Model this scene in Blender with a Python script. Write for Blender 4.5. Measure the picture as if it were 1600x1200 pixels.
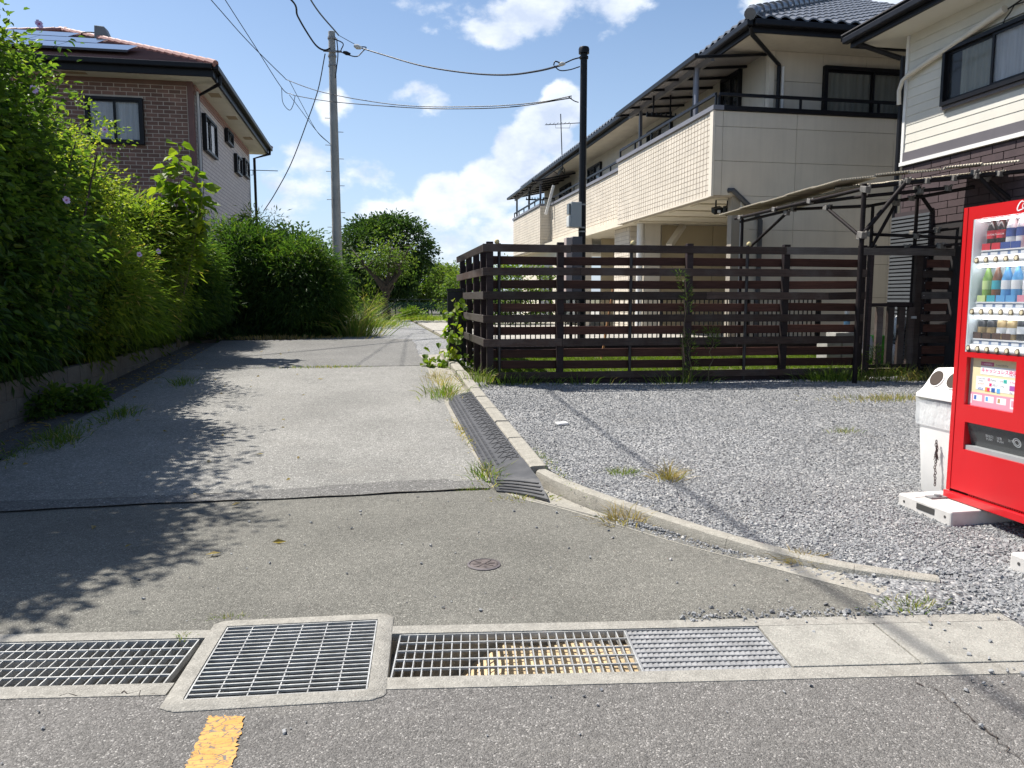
import bpy, math, random
import numpy as np
from mathutils import Matrix, Vector
random.seed(7); RNG = np.random.default_rng(11)
for o in list(bpy.data.objects): bpy.data.objects.remove(o)
SC = bpy.context.scene
COL = SC.collection

# ------------------------------------------------------------------ camera
F, HZ, VPX, H = 1180.0, 467.0, 580.0, 1.45        # photo focal length (px), horizon row, lane vanishing column, eye height
PITCH = math.atan((600 - HZ) / F)
cp_, sp_ = math.cos(PITCH), math.sin(PITCH)
YAW = math.atan2((800 - VPX) / F, cp_ * 1 + sp_ * (600 - HZ) / F)
cam = bpy.data.cameras.new('camera'); camo = bpy.data.objects.new('camera', cam); COL.objects.link(camo)
camo.location = (0, 0, H); camo.rotation_euler = (math.pi / 2 - PITCH, 0, -YAW)
cam.sensor_width = 36; cam.lens = 36 * F / 1600; cam.clip_end = 3000; cam.clip_start = .05
SC.camera = camo

# ------------------------------------------------------------------ sun, sky, exposure
SUN = Vector((-0.50, 0.37, 1.0)).normalized()      # towards the sun
EL = math.asin(SUN.z); AZ = math.atan2(SUN.x, SUN.y)
sl = bpy.data.lights.new('sun', 'SUN'); sl.energy = 5.0; sl.angle = math.radians(.53); sl.color = (1, .955, .89)
so = bpy.data.objects.new('sun', sl); COL.objects.link(so)
so.rotation_euler = (-SUN).to_track_quat('-Z', 'Y').to_euler(); so.location = (-6, 5, 14)
SC.view_settings.view_transform = 'Standard'; SC.view_settings.look = 'None'
SC.view_settings.gamma = 1; SC.view_settings.exposure = 0.80; SC.view_settings.use_curve_mapping = False

def cray(px, py):
    x = (px - 800) / F; u = -(py - 600) / F
    f = cp_ + sp_ * u; z = -sp_ + cp_ * u
    c, s = math.cos(YAW), math.sin(YAW)
    return Vector((x * c + f * s, -x * s + f * c, z))
EYE = Vector((0, 0, H))
def ony(px, py, Y): r = cray(px, py); return EYE + r * (Y / r.y)
def onx(px, py, X): r = cray(px, py); return EYE + r * (X / r.x)
def onz(px, py, z): r = cray(px, py); return EYE + r * ((z - H) / r.z)
S_, Y0_, Y1_ = .05, 5.5, 16.8
def g(Y): return S_ * (min(max(Y, Y0_), Y1_) - Y0_)

W = bpy.data.worlds.new('World'); SC.world = W; W.use_nodes = True
def world():
    nt = W.node_tree; nt.nodes.clear(); N = nt.nodes.new; L = nt.links.new
    out = N('ShaderNodeOutputWorld'); sky = N('ShaderNodeTexSky'); sky.sky_type = 'NISHITA'
    sky.sun_disc = False; sky.sun_elevation = EL; sky.sun_rotation = AZ; sky.dust_density = .7; sky.air_density = 1.05; sky.ozone_density = 3.0
    bg = N('ShaderNodeBackground'); bg.inputs[1].default_value = .086
    tc = N('ShaderNodeTexCoord'); nrm = N('ShaderNodeVectorMath'); nrm.operation = 'NORMALIZE'
    L(tc.outputs['Generated'], nrm.inputs[0]); D = nrm.outputs[0]
    def m(op, a, b=None, c=None, clamp=False):
        n = N('ShaderNodeMath'); n.operation = op; n.use_clamp = clamp
        for i, v in enumerate((a, b, c)):
            if v is None: continue
            if hasattr(v, 'links'): L(v, n.inputs[i])
            else: n.inputs[i].default_value = v
        return n.outputs[0]
    def noise(scale, det, rough=.55, off=(0, 0, 0), stretch=(1, 1, 1.6)):
        mp = N('ShaderNodeMapping'); mp.inputs['Location'].default_value = off; mp.inputs['Scale'].default_value = stretch
        L(D, mp.inputs[0]); t = N('ShaderNodeTexNoise'); t.inputs['Scale'].default_value = scale
        t.inputs['Detail'].default_value = det; t.inputs['Roughness'].default_value = rough
        L(mp.outputs[0], t.inputs['Vector']); return t.outputs['Fac']
    # heaped clouds: where they stand in the sky (photo pixels give the directions), radius in degrees, weight
    blobs = [(850, 205, 2.8, .95), (818, 250, 3.0, .95), (765, 295, 3.0, .92), (690, 315, 2.8, .9), (900, 270, 3.0, .9), (875, 170, 2.2, .95), (640, 345, 2.6, .66), (780, 345, 3.6, .62),
             (770, 5, 4.0, .66), (850, -30, 4.6, .78), (690, -20, 3.6, .66), (930, -80, 6., .8), (650, 165, 2.8, .57), (525, 170, 1.7, .54), (470, 290, 3.6, .62), (560, 310, 3.4, .60),
             (425, 275, 1.4, .7), (1215, -12, 3.0, 1.), (1330, -30, 5., 1.), (720, 400, 5., .48), (600, 340, 4, .5)]
    acc = None
    for px, py, rad, wgt in blobs:
        d = cray(px, py).normalized()
        dt = N('ShaderNodeVectorMath'); dt.operation = 'DOT_PRODUCT'; L(D, dt.inputs[0]); dt.inputs[1].default_value = d
        mr = N('ShaderNodeMapRange'); mr.interpolation_type = 'SMOOTHSTEP'
        mr.inputs['From Min'].default_value = math.cos(math.radians(rad * 1.15)); mr.inputs['From Max'].default_value = math.cos(math.radians(rad * .25))
        mr.inputs['To Max'].default_value = wgt; L(dt.outputs['Value'], mr.inputs['Value'])
        acc = mr.outputs[0] if acc is None else m('MAXIMUM', acc, mr.outputs[0])
    n1 = noise(13, 9, .58); n2 = noise(2.2, 4, .5, (3.1, 1.7, 0), (1, 1, 2.4)); n3 = noise(9, 6, .6, (.05, -.04, .10))
    wide = N('ShaderNodeMapRange'); wide.inputs['From Min'].default_value = .60; wide.inputs['From Max'].default_value = .72; wide.inputs['To Max'].default_value = .7
    L(n2, wide.inputs['Value'])
    acc = m('MAXIMUM', acc, wide.outputs[0])
    dens = m('ADD', acc, m('MULTIPLY', m('SUBTRACT', n1, .5), 1.9))
    sm = N('ShaderNodeMapRange'); sm.interpolation_type = 'SMOOTHSTEP'; sm.inputs['From Min'].default_value = .42; sm.inputs['From Max'].default_value = .80
    L(dens, sm.inputs['Value'])
    sh = N('ShaderNodeMapRange'); sh.inputs['From Min'].default_value = .36; sh.inputs['From Max'].default_value = .60
    L(n3, sh.inputs['Value'])
    cc = N('ShaderNodeMix'); cc.data_type = 'RGBA'; L(sh.outputs[0], cc.inputs[0]); cc.inputs[6].default_value = (.46, .53, .66, 1); cc.inputs[7].default_value = (.74, .78, .83, 1)
    cb = N('ShaderNodeBackground'); L(cc.outputs[2], cb.inputs[0]); cb.inputs[1].default_value = .86
    # thin white haze towards the horizon
    sep = N('ShaderNodeSeparateXYZ'); L(D, sep.inputs[0])
    hz = N('ShaderNodeMapRange'); hz.inputs['From Min'].default_value = .0; hz.inputs['From Max'].default_value = .34; hz.inputs['To Min'].default_value = .56; hz.inputs['To Max'].default_value = .03
    L(sep.outputs[2], hz.inputs['Value'])
    hb = N('ShaderNodeBackground'); hb.inputs[0].default_value = (.50, .63, .86, 1); hb.inputs[1].default_value = .72
    mx0 = N('ShaderNodeMixShader'); L(hz.outputs[0], mx0.inputs[0]); L(bg.outputs[0], mx0.inputs[1]); L(hb.outputs[0], mx0.inputs[2])
    mx = N('ShaderNodeMixShader'); L(sm.outputs[0], mx.inputs[0]); L(mx0.outputs[0], mx.inputs[1]); L(cb.outputs[0], mx.inputs[2])
    L(sky.outputs[0], bg.inputs[0]); L(mx.outputs[0], out.inputs[0])
world()

# ------------------------------------------------------------------ mesh helpers
class MB:
    def __init__(s): s.v = []; s.f = []
    def add(s, vs, fs):
        b = len(s.v); s.v.extend([tuple(p) for p in vs]); s.f.extend([tuple(i + b for i in f) for f in fs]); return s
    def box(s, x0, x1, y0, y1, z0, z1):
        return s.add([(x0, y0, z0), (x1, y0, z0), (x1, y1, z0), (x0, y1, z0), (x0, y0, z1), (x1, y0, z1), (x1, y1, z1), (x0, y1, z1)],
                     [(3, 2, 1, 0), (4, 5, 6, 7), (0, 1, 5, 4), (1, 2, 6, 5), (2, 3, 7, 6), (3, 0, 4, 7)])
    def obox(s, c, a, b, d):
        c, a, b, d = map(Vector, (c, a, b, d))
        return s.add([c - a - b - d, c + a - b - d, c + a + b - d, c - a + b - d, c - a - b + d, c + a - b + d, c + a + b + d, c - a + b + d],
                     [(3, 2, 1, 0), (4, 5, 6, 7), (0, 1, 5, 4), (1, 2, 6, 5), (2, 3, 7, 6), (3, 0, 4, 7)])
    def bar(s, p, q, w, h, up=(0, 0, 1)):
        p, q, up = Vector(p), Vector(q), Vector(up); d = (q - p); L = d.length; d.normalize()
        sd = d.cross(up)
        if sd.length < 1e-5: sd = d.cross(Vector((1, 0, 0)))
        sd.normalize(); u = sd.cross(d).normalized()
        return s.obox((p + q) / 2, d * L / 2, sd * w / 2, u * h / 2)
    def tube(s, pts, r, n=8, caps=True):
        pts = [Vector(p) for p in pts]; rs = r if isinstance(r, (list, tuple)) else [r] * len(pts)
        prev = None; b = len(s.v); vs = []
        for i, p in enumerate(pts):
            d = (pts[min(i + 1, len(pts) - 1)] - pts[max(i - 1, 0)])
            if d.length < 1e-9: d = Vector((0, 0, 1))
            d.normalize()
            if prev is None:
                a = d.cross(Vector((0, 0, 1)))
                if a.length < .01: a = d.cross(Vector((1, 0, 0)))
                a.normalize()
            else:
                a = prev - d * prev.dot(d)
                if a.length < 1e-6: a = d.cross(Vector((0, 1, 0)))
                a.normalize()
            prev = a; c = d.cross(a)
            for k in range(n):
                t = 2 * math.pi * k / n; vs.append(p + (a * math.cos(t) + c * math.sin(t)) * rs[i])
        fs = []
        for i in range(len(pts) - 1):
            for k in range(n):
                fs.append((i * n + k, i * n + (k + 1) % n, (i + 1) * n + (k + 1) % n, (i + 1) * n + k))
        if caps: fs.append(tuple(range(n))[::-1]); fs.append(tuple(range((len(pts) - 1) * n, len(pts) * n)))
        return s.add(vs, fs)
    def lathe(s, prof, c=(0, 0, 0), n=16, sx=1, sy=1):
        vs = []; fs = []
        for r, z in prof:
            for k in range(n):
                t = 2 * math.pi * k / n; vs.append((c[0] + sx * r * math.cos(t), c[1] + sy * r * math.sin(t), c[2] + z))
        for i in range(len(prof) - 1):
            for k in range(n): fs.append((i * n + k, i * n + (k + 1) % n, (i + 1) * n + (k + 1) % n, (i + 1) * n + k))
        fs.append(tuple(range(n))[::-1]); fs.append(tuple(range((len(prof) - 1) * n, len(prof) * n)))
        return s.add(vs, fs)
    def prism(s, poly, z0, z1):
        n = len(poly)
        zt = z1 if callable(z1) else (lambda x, y: z1); zb = z0 if callable(z0) else (lambda x, y: z0)
        vs = [(x, y, zb(x, y)) for x, y in poly] + [(x, y, zt(x, y)) for x, y in poly]
        return s.add(vs, [tuple(range(n))[::-1], tuple(range(n, 2 * n))] + [(i, (i + 1) % n, n + (i + 1) % n, n + i) for i in range(n)])
    def quad(s, a, b, c, d): return s.add([a, b, c, d], [(0, 1, 2, 3)])
    def mesh(s, name):
        me = bpy.data.meshes.new(name); me.from_pydata(s.v, [], s.f); me.update(); return me
    def build(s, name, mat, parent=None, smooth=False, bevel=0, auto=True):
        return link(name, s.mesh(name), mat, parent, smooth, bevel)

def link(name, me, mat=None, parent=None, smooth=False, bevel=0, loc=None):
    o = bpy.data.objects.new(name, me); COL.objects.link(o)
    if mat is not None and not me.materials: me.materials.append(mat)
    if smooth and me is not None:
        me.polygons.foreach_set('use_smooth', [True] * len(me.polygons))
        if smooth != 'all': me.set_sharp_from_angle(angle=math.radians(40))
    if loc is not None: o.location = loc
    if parent is not None:
        o.parent = parent; o.matrix_parent_inverse = Matrix.Translation(-parent.location)
    if bevel:
        b = o.modifiers.new('bevel', 'BEVEL'); b.width = bevel; b.segments = 2; b.limit_method = 'ANGLE'
    return o
def tag(o, label, cat=None, group=None, kind=None):
    if label: o['label'] = label
    if cat: o['category'] = cat
    if group: o['group'] = group
    if kind: o['kind'] = kind
    return o
def thing(name, loc, label, cat, group=None):
    o = bpy.data.objects.new(name, None); COL.objects.link(o); o.location = loc; o.empty_display_size = .1
    return tag(o, label, cat, group)
def struct(o, label=None):
    o['kind'] = 'structure'
    if label: o['label'] = label
    return o
def npmesh(name, V, Fc, var=None):
    me = bpy.data.meshes.new(name); n, k = Fc.shape
    me.vertices.add(len(V)); me.vertices.foreach_set('co', np.ascontiguousarray(V, dtype=np.float32).ravel())
    me.loops.add(n * k); me.loops.foreach_set('vertex_index', np.ascontiguousarray(Fc, dtype=np.int32).ravel())
    me.polygons.add(n); me.polygons.foreach_set('loop_start', np.arange(0, n * k, k, dtype=np.int32))
    me.polygons.foreach_set('loop_total', np.full(n, k, dtype=np.int32))
    me.update(calc_edges=True); me.shade_flat()
    if var is not None:
        a = me.attributes.new('var', 'FLOAT', 'POINT'); a.data.foreach_set('value', np.ascontiguousarray(var, dtype=np.float32))
    return me

# ------------------------------------------------------------------ material helpers
MATS = {}
class NT:
    def __init__(s, name):
        s.m = bpy.data.materials.new(name); s.m.use_nodes = True; s.t = s.m.node_tree; s.t.nodes.clear()
        s.out = s.n('ShaderNodeOutputMaterial'); s.b = s.n('ShaderNodeBsdfPrincipled'); s.l(s.b.outputs[0], s.out.inputs[0])
        geo = s.n('ShaderNodeNewGeometry'); s.P = geo.outputs['Position']
    def n(s, t): return s.t.nodes.new(t)
    def l(s, a, b): s.t.links.new(a, b)
    def set(s, i, v):
        if hasattr(v, 'links'): s.l(v, i)
        else: i.default_value = v
    def noise(s, scale, det=4, rough=.55, vec=None, stretch=None):
        v = vec or s.P
        if stretch:
            mp = s.n('ShaderNodeMapping'); mp.inputs['Scale'].default_value = stretch; s.l(v, mp.inputs[0]); v = mp.outputs[0]
        t = s.n('ShaderNodeTexNoise'); t.inputs['Scale'].default_value = scale; t.inputs['Detail'].default_value = det; t.inputs['Roughness'].default_value = rough
        s.l(v, t.inputs['Vector']); return t.outputs['Fac']
    def voro(s, scale, feat='F1', out='Distance', stretch=None, vec=None):
        v = vec or s.P
        if stretch:
            mp = s.n('ShaderNodeMapping'); mp.inputs['Scale'].default_value = stretch; s.l(v, mp.inputs[0]); v = mp.outputs[0]
        t = s.n('ShaderNodeTexVoronoi'); t.feature = feat; t.inputs['Scale'].default_value = scale; s.l(v, t.inputs['Vector']); return t.outputs[out]
    def ramp(s, f, stops, interp='LINEAR'):
        r = s.n('ShaderNodeValToRGB'); r.color_ramp.interpolation = interp; e = r.color_ramp.elements
        while len(e) < len(stops): e.new(.5)
        for i, (p, c) in enumerate(stops):
            e[i].position = p; c = (c, c, c) if isinstance(c, (int, float)) else c; e[i].color = (*c[:3], 1)
        s.l(f, r.inputs[0]); return r.outputs[0]
    def mr(s, f, a, b, c=0., d=1., clamp=True):
        r = s.n('ShaderNodeMapRange'); r.clamp = clamp
        for i, v in enumerate((a, b, c, d)): r.inputs[i + 1].default_value = v
        s.l(f, r.inputs[0]); return r.outputs[0]
    def mix(s, f, a, b, mode='MIX'):
        r = s.n('ShaderNodeMix'); r.data_type = 'RGBA'; r.blend_type = mode
        s.set(r.inputs[0], f)
        for i, v in ((6, a), (7, b)):
            if hasattr(v, 'links'): s.l(v, r.inputs[i])
            else: r.inputs[i].default_value = (*v[:3], 1) if not isinstance(v, (int, float)) else (v, v, v, 1)
        return r.outputs[2]
    def math(s, op, a, b=0., clamp=False):
        r = s.n('ShaderNodeMath'); r.operation = op; r.use_clamp = clamp; s.set(r.inputs[0], a); s.set(r.inputs[1], b); return r.outputs[0]
    def bump(s, h, strength=.5, dist=.01, prev=None):
        r = s.n('ShaderNodeBump'); r.inputs['Strength'].default_value = strength; r.inputs['Distance'].default_value = dist
        s.l(h, r.inputs['Height'])
        if prev: s.l(prev, r.inputs['Normal'])
        return r.outputs[0]
    def rnd(s): return s.n('ShaderNodeObjectInfo').outputs['Random']
    def attr(s, a='var'):
        r = s.n('ShaderNodeAttribute'); r.attribute_name = a; return r.outputs['Fac']
    def fin(s, col=None, rough=None, normal=None, metal=None, spec=None):
        if col is not None: s.set(s.b.inputs['Base Color'], (*col, 1) if isinstance(col, tuple) and len(col) == 3 else col)
        if rough is not None: s.set(s.b.inputs['Roughness'], rough)
        if normal is not None: s.l(normal, s.b.inputs['Normal'])
        if metal is not None: s.b.inputs['Metallic'].default_value = metal
        if spec is not None: s.b.inputs['Specular IOR Level'].default_value = spec
        return s.m
def pm(name, col, rough=.6, var=.12, scale=3., bump=0., bscale=60., metal=0., dirt=0., objvar=0., streak=0., spec=None):
    """painted / moulded / weathered surface: base colour with blotches, grain, streaks, per-piece variation"""
    if name in MATS: return MATS[name]
    t = NT(name)
    n = t.noise(scale, 6, .6)
    c = t.mix(t.mr(n, .3, .7), tuple(x * (1 - var) for x in col), tuple(min(x * (1 + var), 1) for x in col))
    if streak:
        st = t.noise(5, 5, .6, stretch=(1.6, 1.6, .12)); c = t.mix(t.mr(st, .45, .75, 0, streak), c, tuple(x * .55 for x in col))
    if dirt:
        dn = t.noise(9, 8, .7); c = t.mix(t.mr(dn, .52, .72, 0, dirt), c, (.10, .085, .065))
    if objvar:
        c = t.mix(1.0, c, t.ramp(t.rnd(), [(0, 1 - objvar), (1, 1 + objvar * .6)]), 'MULTIPLY')
    nb = None
    if bump: nb = t.bump(t.noise(bscale, 5, .6), bump, .004)
    MATS[name] = t.fin(c, rough, nb, metal, spec); return MATS[name]

# ------------------------------------------------------------------ surface materials
def asphalt(name, base, light, stone=110, big=.25, crack=False, spk=.70):
    t = NT(name)
    cells = t.voro(stone, out='Color'); sep = t.n('ShaderNodeSeparateColor'); t.l(cells, sep.inputs[0])
    c = t.ramp(sep.outputs[0], [(0, tuple(x * .58 for x in base)), (.40, base), (spk, tuple(x * 1.18 for x in base)), (.91, tuple(x * 1.45 for x in base)), (.97, light), (1, tuple(min(1, x * 1.25) for x in light))])
    fine = t.noise(420, 3, .7); c = t.mix(t.mr(fine, .3, .7, 0, .5), c, tuple(x * .6 for x in base))
    bl = t.noise(.9, 6, .62); c = t.mix(1.0, c, t.ramp(bl, [(.25, 1 - big), (.5, 1.0), (.78, 1 + big)]), 'MULTIPLY')
    st = t.noise(4, 6, .65); c = t.mix(t.mr(st, .56, .74, 0, .35), c, tuple(x * .62 for x in base))
    mt = t.noise(26, 6, .7); c = t.mix(1.0, c, t.ramp(mt, [(.3, .80), (.5, 1.0), (.72, 1.22)]), 'MULTIPLY')
    dust = t.noise(2.1, 8, .7, stretch=(.7, 1.2, 1)); c = t.mix(t.mr(dust, .55, .75, 0, .32), c, (.25, .235, .205))
    d = t.voro(stone); d2 = t.voro(stone * .42)
    h = t.math('ADD', t.math('MULTIPLY', d, -1), t.math('MULTIPLY', t.noise(75, 5, .7), .9))
    h = t.math('ADD', h, t.math('MULTIPLY', d2, -.7))
    if crack:
        w = t.voro(.55, 'DISTANCE_TO_EDGE', vec=None)
        warp = t.noise(3, 5, .6); cr = t.math('ADD', w, t.math('MULTIPLY', t.math('SUBTRACT', warp, .5), .22))
        k = t.mr(t.math('ABSOLUTE', cr), 0, .006, 1, 0); c = t.mix(t.math('MULTIPLY', k, t.mr(t.noise(.8, 2), .52, .6)), c, tuple(x * .25 for x in base))
    return t.fin(c, .88, t.bump(h, .8, .005), spec=.25)
M_ROAD = asphalt('asphalt_road', (.155, .147, .136), (.37, .352, .325), 190, .20)
M_APRON = asphalt('asphalt_apron', (.158, .152, .131), (.35, .335, .29), 200, .24)
M_LANE = asphalt('asphalt_lane', (.228, .222, .203), (.47, .455, .42), 135, .24)
M_SEAM = asphalt('asphalt_seam', (.15, .145, .135), (.36, .35, .33), 110, .25)
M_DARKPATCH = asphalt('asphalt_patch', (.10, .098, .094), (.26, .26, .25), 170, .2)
M_RESURF = asphalt('asphalt_resurfaced', (.168, .164, .152), (.37, .36, .34), 150, .2)

def concrete(name, base, stones=.0, scale=9):
    t = NT(name)
    n = t.noise(scale, 8, .65); c = t.mix(t.mr(n, .3, .72), tuple(x * .72 for x in base), tuple(x * 1.12 for x in base))
    sp = t.voro(170, out='Color'); se = t.n('ShaderNodeSeparateColor'); t.l(sp, se.inputs[0])
    c = t.mix(t.mr(se.outputs[0], .72, .98, 0, .45), c, tuple(x * 1.45 for x in base))
    c = t.mix(t.mr(se.outputs[1], .8, 1, 0, .5), c, tuple(x * .5 for x in base))
    dn = t.noise(2.3, 7, .7); c = t.mix(t.mr(dn, .55, .75, 0, .4), c, (.13, .115, .09))
    h = t.math('ADD', t.noise(95, 6, .7), t.math('MULTIPLY', t.voro(140), -.8))
    return t.fin(c, .9, t.bump(h, .6, .005), spec=.2)
M_CONC = concrete('concrete_kerb', (.325, .305, .26), scale=14)
M_CONC2 = concrete('concrete_frame', (.30, .285, .25), scale=16)
M_CONC3 = concrete('concrete_cover', (.315, .302, .265), scale=7)
M_BLOCK = concrete('concrete_block', (.145, .14, .125), scale=5)
M_PAVE = concrete('concrete_paving', (.36, .34, .30), scale=2)

def gravel_sheet():
    t = NT('gravel_bed')
    cl = t.voro(46, out='Color'); se = t.n('ShaderNodeSeparateColor'); t.l(cl, se.inputs[0])
    c = t.ramp(se.outputs[0], [(0, (.16, .161, .162)), (.4, (.245, .247, .247)), (.8, (.31, .31, .306)), (1, (.44, .43, .41))])
    c = t.mix(1., c, t.ramp(t.noise(1.1, 5, .6), [(.3, .82), (.7, 1.15)]), 'MULTIPLY')
    c = t.mix(t.mr(t.noise(.7, 6, .7), .56, .74, 0, .45), c, (.17, .15, .12))
    d = t.voro(46)
    c = t.mix(t.mr(d, .5, .85, 0, .5), c, (.09, .09, .088))
    return t.fin(c, .85, t.bump(t.math('MULTIPLY', d, -1), 1., .02), spec=.3)
M_GRAVEL = gravel_sheet()
def stone_mat():
    t = NT('gravel_stone')
    c = t.ramp(t.attr(), [(0, (.13, .131, .132)), (.3, (.215, .218, .219)), (.62, (.275, .277, .276)), (.9, (.33, .33, .322)), (.975, (.41, .39, .36)), (1, (.52, .50, .47))])
    c = t.mix(t.mr(t.noise(120, 4), .4, .7, 0, .3), c, (.12, .12, .125))
    return t.fin(c, .8, spec=.3)
M_STONE = stone_mat()
def earth():
    t = NT('earth'); n = t.noise(1.6, 8, .65)
    c = t.ramp(n, [(.3, (.075, .06, .04)), (.5, (.12, .105, .06)), (.62, (.07, .10, .03)), (.8, (.11, .15, .045))])
    return t.fin(c, .95, t.bump(t.noise(30, 6, .7), .8, .03))
M_EARTH = earth()
M_SOIL = pm('soil', (.05, .042, .032), .95, .35, 6, .8, 25)

def leafmat(name, stops, trans=.45, rough=.5):
    t = NT(name); c = t.ramp(t.attr(), stops)
    t.fin(c, rough, spec=.35)
    tr = t.n('ShaderNodeBsdfTranslucent'); t.l(t.mix(1., c, (1.45, 1.55, .6), 'MULTIPLY'), tr.inputs[0])
    mx = t.n('ShaderNodeMixShader'); mx.inputs[0].default_value = trans
    t.l(t.b.outputs[0], mx.inputs[1]); t.l(tr.outputs[0], mx.inputs[2]); t.l(mx.outputs[0], t.out.inputs[0]); return t.m
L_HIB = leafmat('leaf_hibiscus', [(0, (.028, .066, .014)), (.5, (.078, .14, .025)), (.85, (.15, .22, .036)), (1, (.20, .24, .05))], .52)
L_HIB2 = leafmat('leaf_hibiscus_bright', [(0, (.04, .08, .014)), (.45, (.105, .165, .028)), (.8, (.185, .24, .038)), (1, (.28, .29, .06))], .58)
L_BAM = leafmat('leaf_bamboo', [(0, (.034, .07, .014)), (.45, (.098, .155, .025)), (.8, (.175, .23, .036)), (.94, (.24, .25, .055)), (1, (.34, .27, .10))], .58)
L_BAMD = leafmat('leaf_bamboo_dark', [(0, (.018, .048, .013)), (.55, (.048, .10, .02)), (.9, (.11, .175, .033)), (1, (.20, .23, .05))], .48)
L_MUL = leafmat('leaf_mulberry', [(0, (.07, .13, .015)), (.5, (.13, .20, .02)), (1, (.23, .26, .03))], .55)
L_TREE = leafmat('leaf_tree', [(0, (.018, .046, .014)), (.5, (.045, .09, .022)), (1, (.09, .14, .035))], .3)
L_PERS = leafmat('leaf_persimmon', [(0, (.05, .10, .02)), (.5, (.10, .16, .03)), (1, (.19, .22, .05))], .45)
L_GRASS = leafmat('grass_blade', [(0, (.05, .10, .015)), (.5, (.10, .17, .025)), (.85, (.17, .22, .04)), (1, (.36, .30, .14))], .45)
L_DRY = leafmat('dry_grass', [(0, (.26, .19, .08)), (.6, (.40, .31, .15)), (1, (.14, .18, .04))], .4)
L_LAWN = leafmat('lawn_blade', [(0, (.07, .13, .015)), (.6, (.13, .20, .02)), (1, (.22, .26, .04))], .45)
M_BARK = pm('bark', (.055, .045, .035), .9, .35, 12, .9, 40)
M_TWIG = pm('twig', (.12, .10, .055), .85, .3, 10)

# ------------------------------------------------------------------ ground
def ground():
    xs = np.unique(np.concatenate([np.linspace(-400, -30, 8), np.linspace(-30, 30, 61), np.linspace(30, 400, 8)]))
    ys = np.unique(np.concatenate([np.linspace(-80, -12, 5), np.linspace(-12, 45, 115), np.linspace(45, 700, 12)]))
    X, Y = np.meshgrid(xs, ys)
    Z = S_ * (np.clip(Y, Y0_, Y1_) - Y0_) - .07
    Z[(X > -6) & (X < 7) & (Y > -1) & (Y < 5.2)] -= .9
    Z[(Y > 18)] += .0
    n = len(xs); k = len(ys)
    idx = np.arange(n * k).reshape(k, n)
    Fc = np.stack([idx[:-1, :-1], idx[:-1, 1:], idx[1:, 1:], idx[1:, :-1]], -1).reshape(-1, 4)
    struct(link('ground', npmesh('ground', np.stack([X, Y, Z], -1).reshape(-1, 3), Fc), M_EARTH), 'earth and rough grass beyond the paved lane')
ground()

# drain frame: u along the channel, v across it
TA = math.atan(-.1345); E1 = Vector((math.cos(TA), math.sin(TA), 0)); E2 = Vector((-math.sin(TA), math.cos(TA), 0)); TO = Vector((0, 2.805, 0))
def T(u, v, z=0.): return TO + E1 * u + E2 * v + Vector((0, 0, z))
def Tinv(x, y):
    d = Vector((x, y, 0)) - TO; return d.dot(E1), d.dot(E2)
CH = .385                      # channel width
PA = math.radians(-4); PC = Vector((-.350, 3.048, 0)); PE1 = Vector((math.cos(PA), math.sin(PA), 0)); PE2 = Vector((-math.sin(PA), math.cos(PA), 0))
def Q(u, v, z=0.): return PC + PE1 * u + PE2 * v + Vector((0, 0, z))
PW, PD, PB = .325, .305, .062  # half width, half depth of the pit grate, border

def road_poly(name, pts, mat, z=0.):
    m = MB(); m.add([(p[0], p[1], z) for p in pts], [tuple(range(len(pts)))]); return struct(m.build(name, mat))
pitlow = [Q(-PW - PB + .03, -PD - PB), Q(PW + PB - .03, -PD - PB)]
a1, b1 = Tinv(*pitlow[0][:2]); a2, b2 = Tinv(*pitlow[1][:2])
road_poly('road', [T(-40, -.085), T(a1, -.085), pitlow[0], pitlow[1], T(a2, -.085), T(40, -.085), T(40, -16), T(-40, -16)], M_ROAD)
# apron between the drain and the lane; its right edge follows the curved gutter
GUT = [(.90, 5.62), (1.06, 5.32), (1.30, 5.0), (1.56, 4.62), (1.86, 4.10), (2.24, 3.56), (2.54, 3.13)]
u_, v_ = Tinv(2.54, 3.13)
pu = [Q(-PW - PB + .03, PD + PB), Q(PW + PB - .03, PD + PB)]
c1, _ = Tinv(*pu[0][:2]); c2, _ = Tinv(*pu[1][:2])
road_poly('asphalt_apron', [(-3.50, 5.62), T(-8, .46)[:2], T(c1, .46)[:2], pu[0][:2], pu[1][:2], T(c2, .46)[:2], T(u_, .46)[:2]] + [p for p in GUT[::-1]][1:], M_APRON)
road_poly('asphalt_verge', [T(-8, .47)[:2], (-3.50, 5.62), (-9, 5.62), (-14, 4.6)], M_APRON, .002)
def sloped(name, x0, x1, y0, y1, mat, dz, xa=None, xb=None):
    m = MB(); k = 12
    for i in range(k + 1):
        y = y0 + (y1 - y0) * i / k
        m.v += [(x0 if xa is None else xa(y), y, g(y) + dz), (x1 if xb is None else xb(y), y, g(y) + dz)]
    m.f = [(2 * i, 2 * i + 1, 2 * i + 3, 2 * i + 2) for i in range(k)]
    return struct(m.build(name, mat))
wob = lambda y: .86 + .02 * math.sin(y * 2.1) + .012 * math.sin(y * 5.3)
sloped('lane', -3.12, .86, 5.78, 12.5, M_LANE, .006, xb=wob)
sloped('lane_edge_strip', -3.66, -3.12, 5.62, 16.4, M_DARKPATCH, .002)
m = MB(); k = 60
for i in range(k + 1):
    x = -3.5 + 4.36 * i / k; lo = 5.585 + .012 * math.sin(x * 3.1) + .006 * math.sin(x * 11); hi = 5.80 + .03 * math.sin(x * 1.7 + 1) + .012 * math.sin(x * 7) + (.05 if -.4 < x < .6 else 0); m.v += [(x, lo, g(lo) + .0075), (x, hi, g(hi) + .0075)]
m.f = [(2 * i, 2 * i + 2, 2 * i + 3, 2 * i + 1) for i in range(k)]; struct(m.build('lane_seam', M_SEAM))
m = MB()
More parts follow.
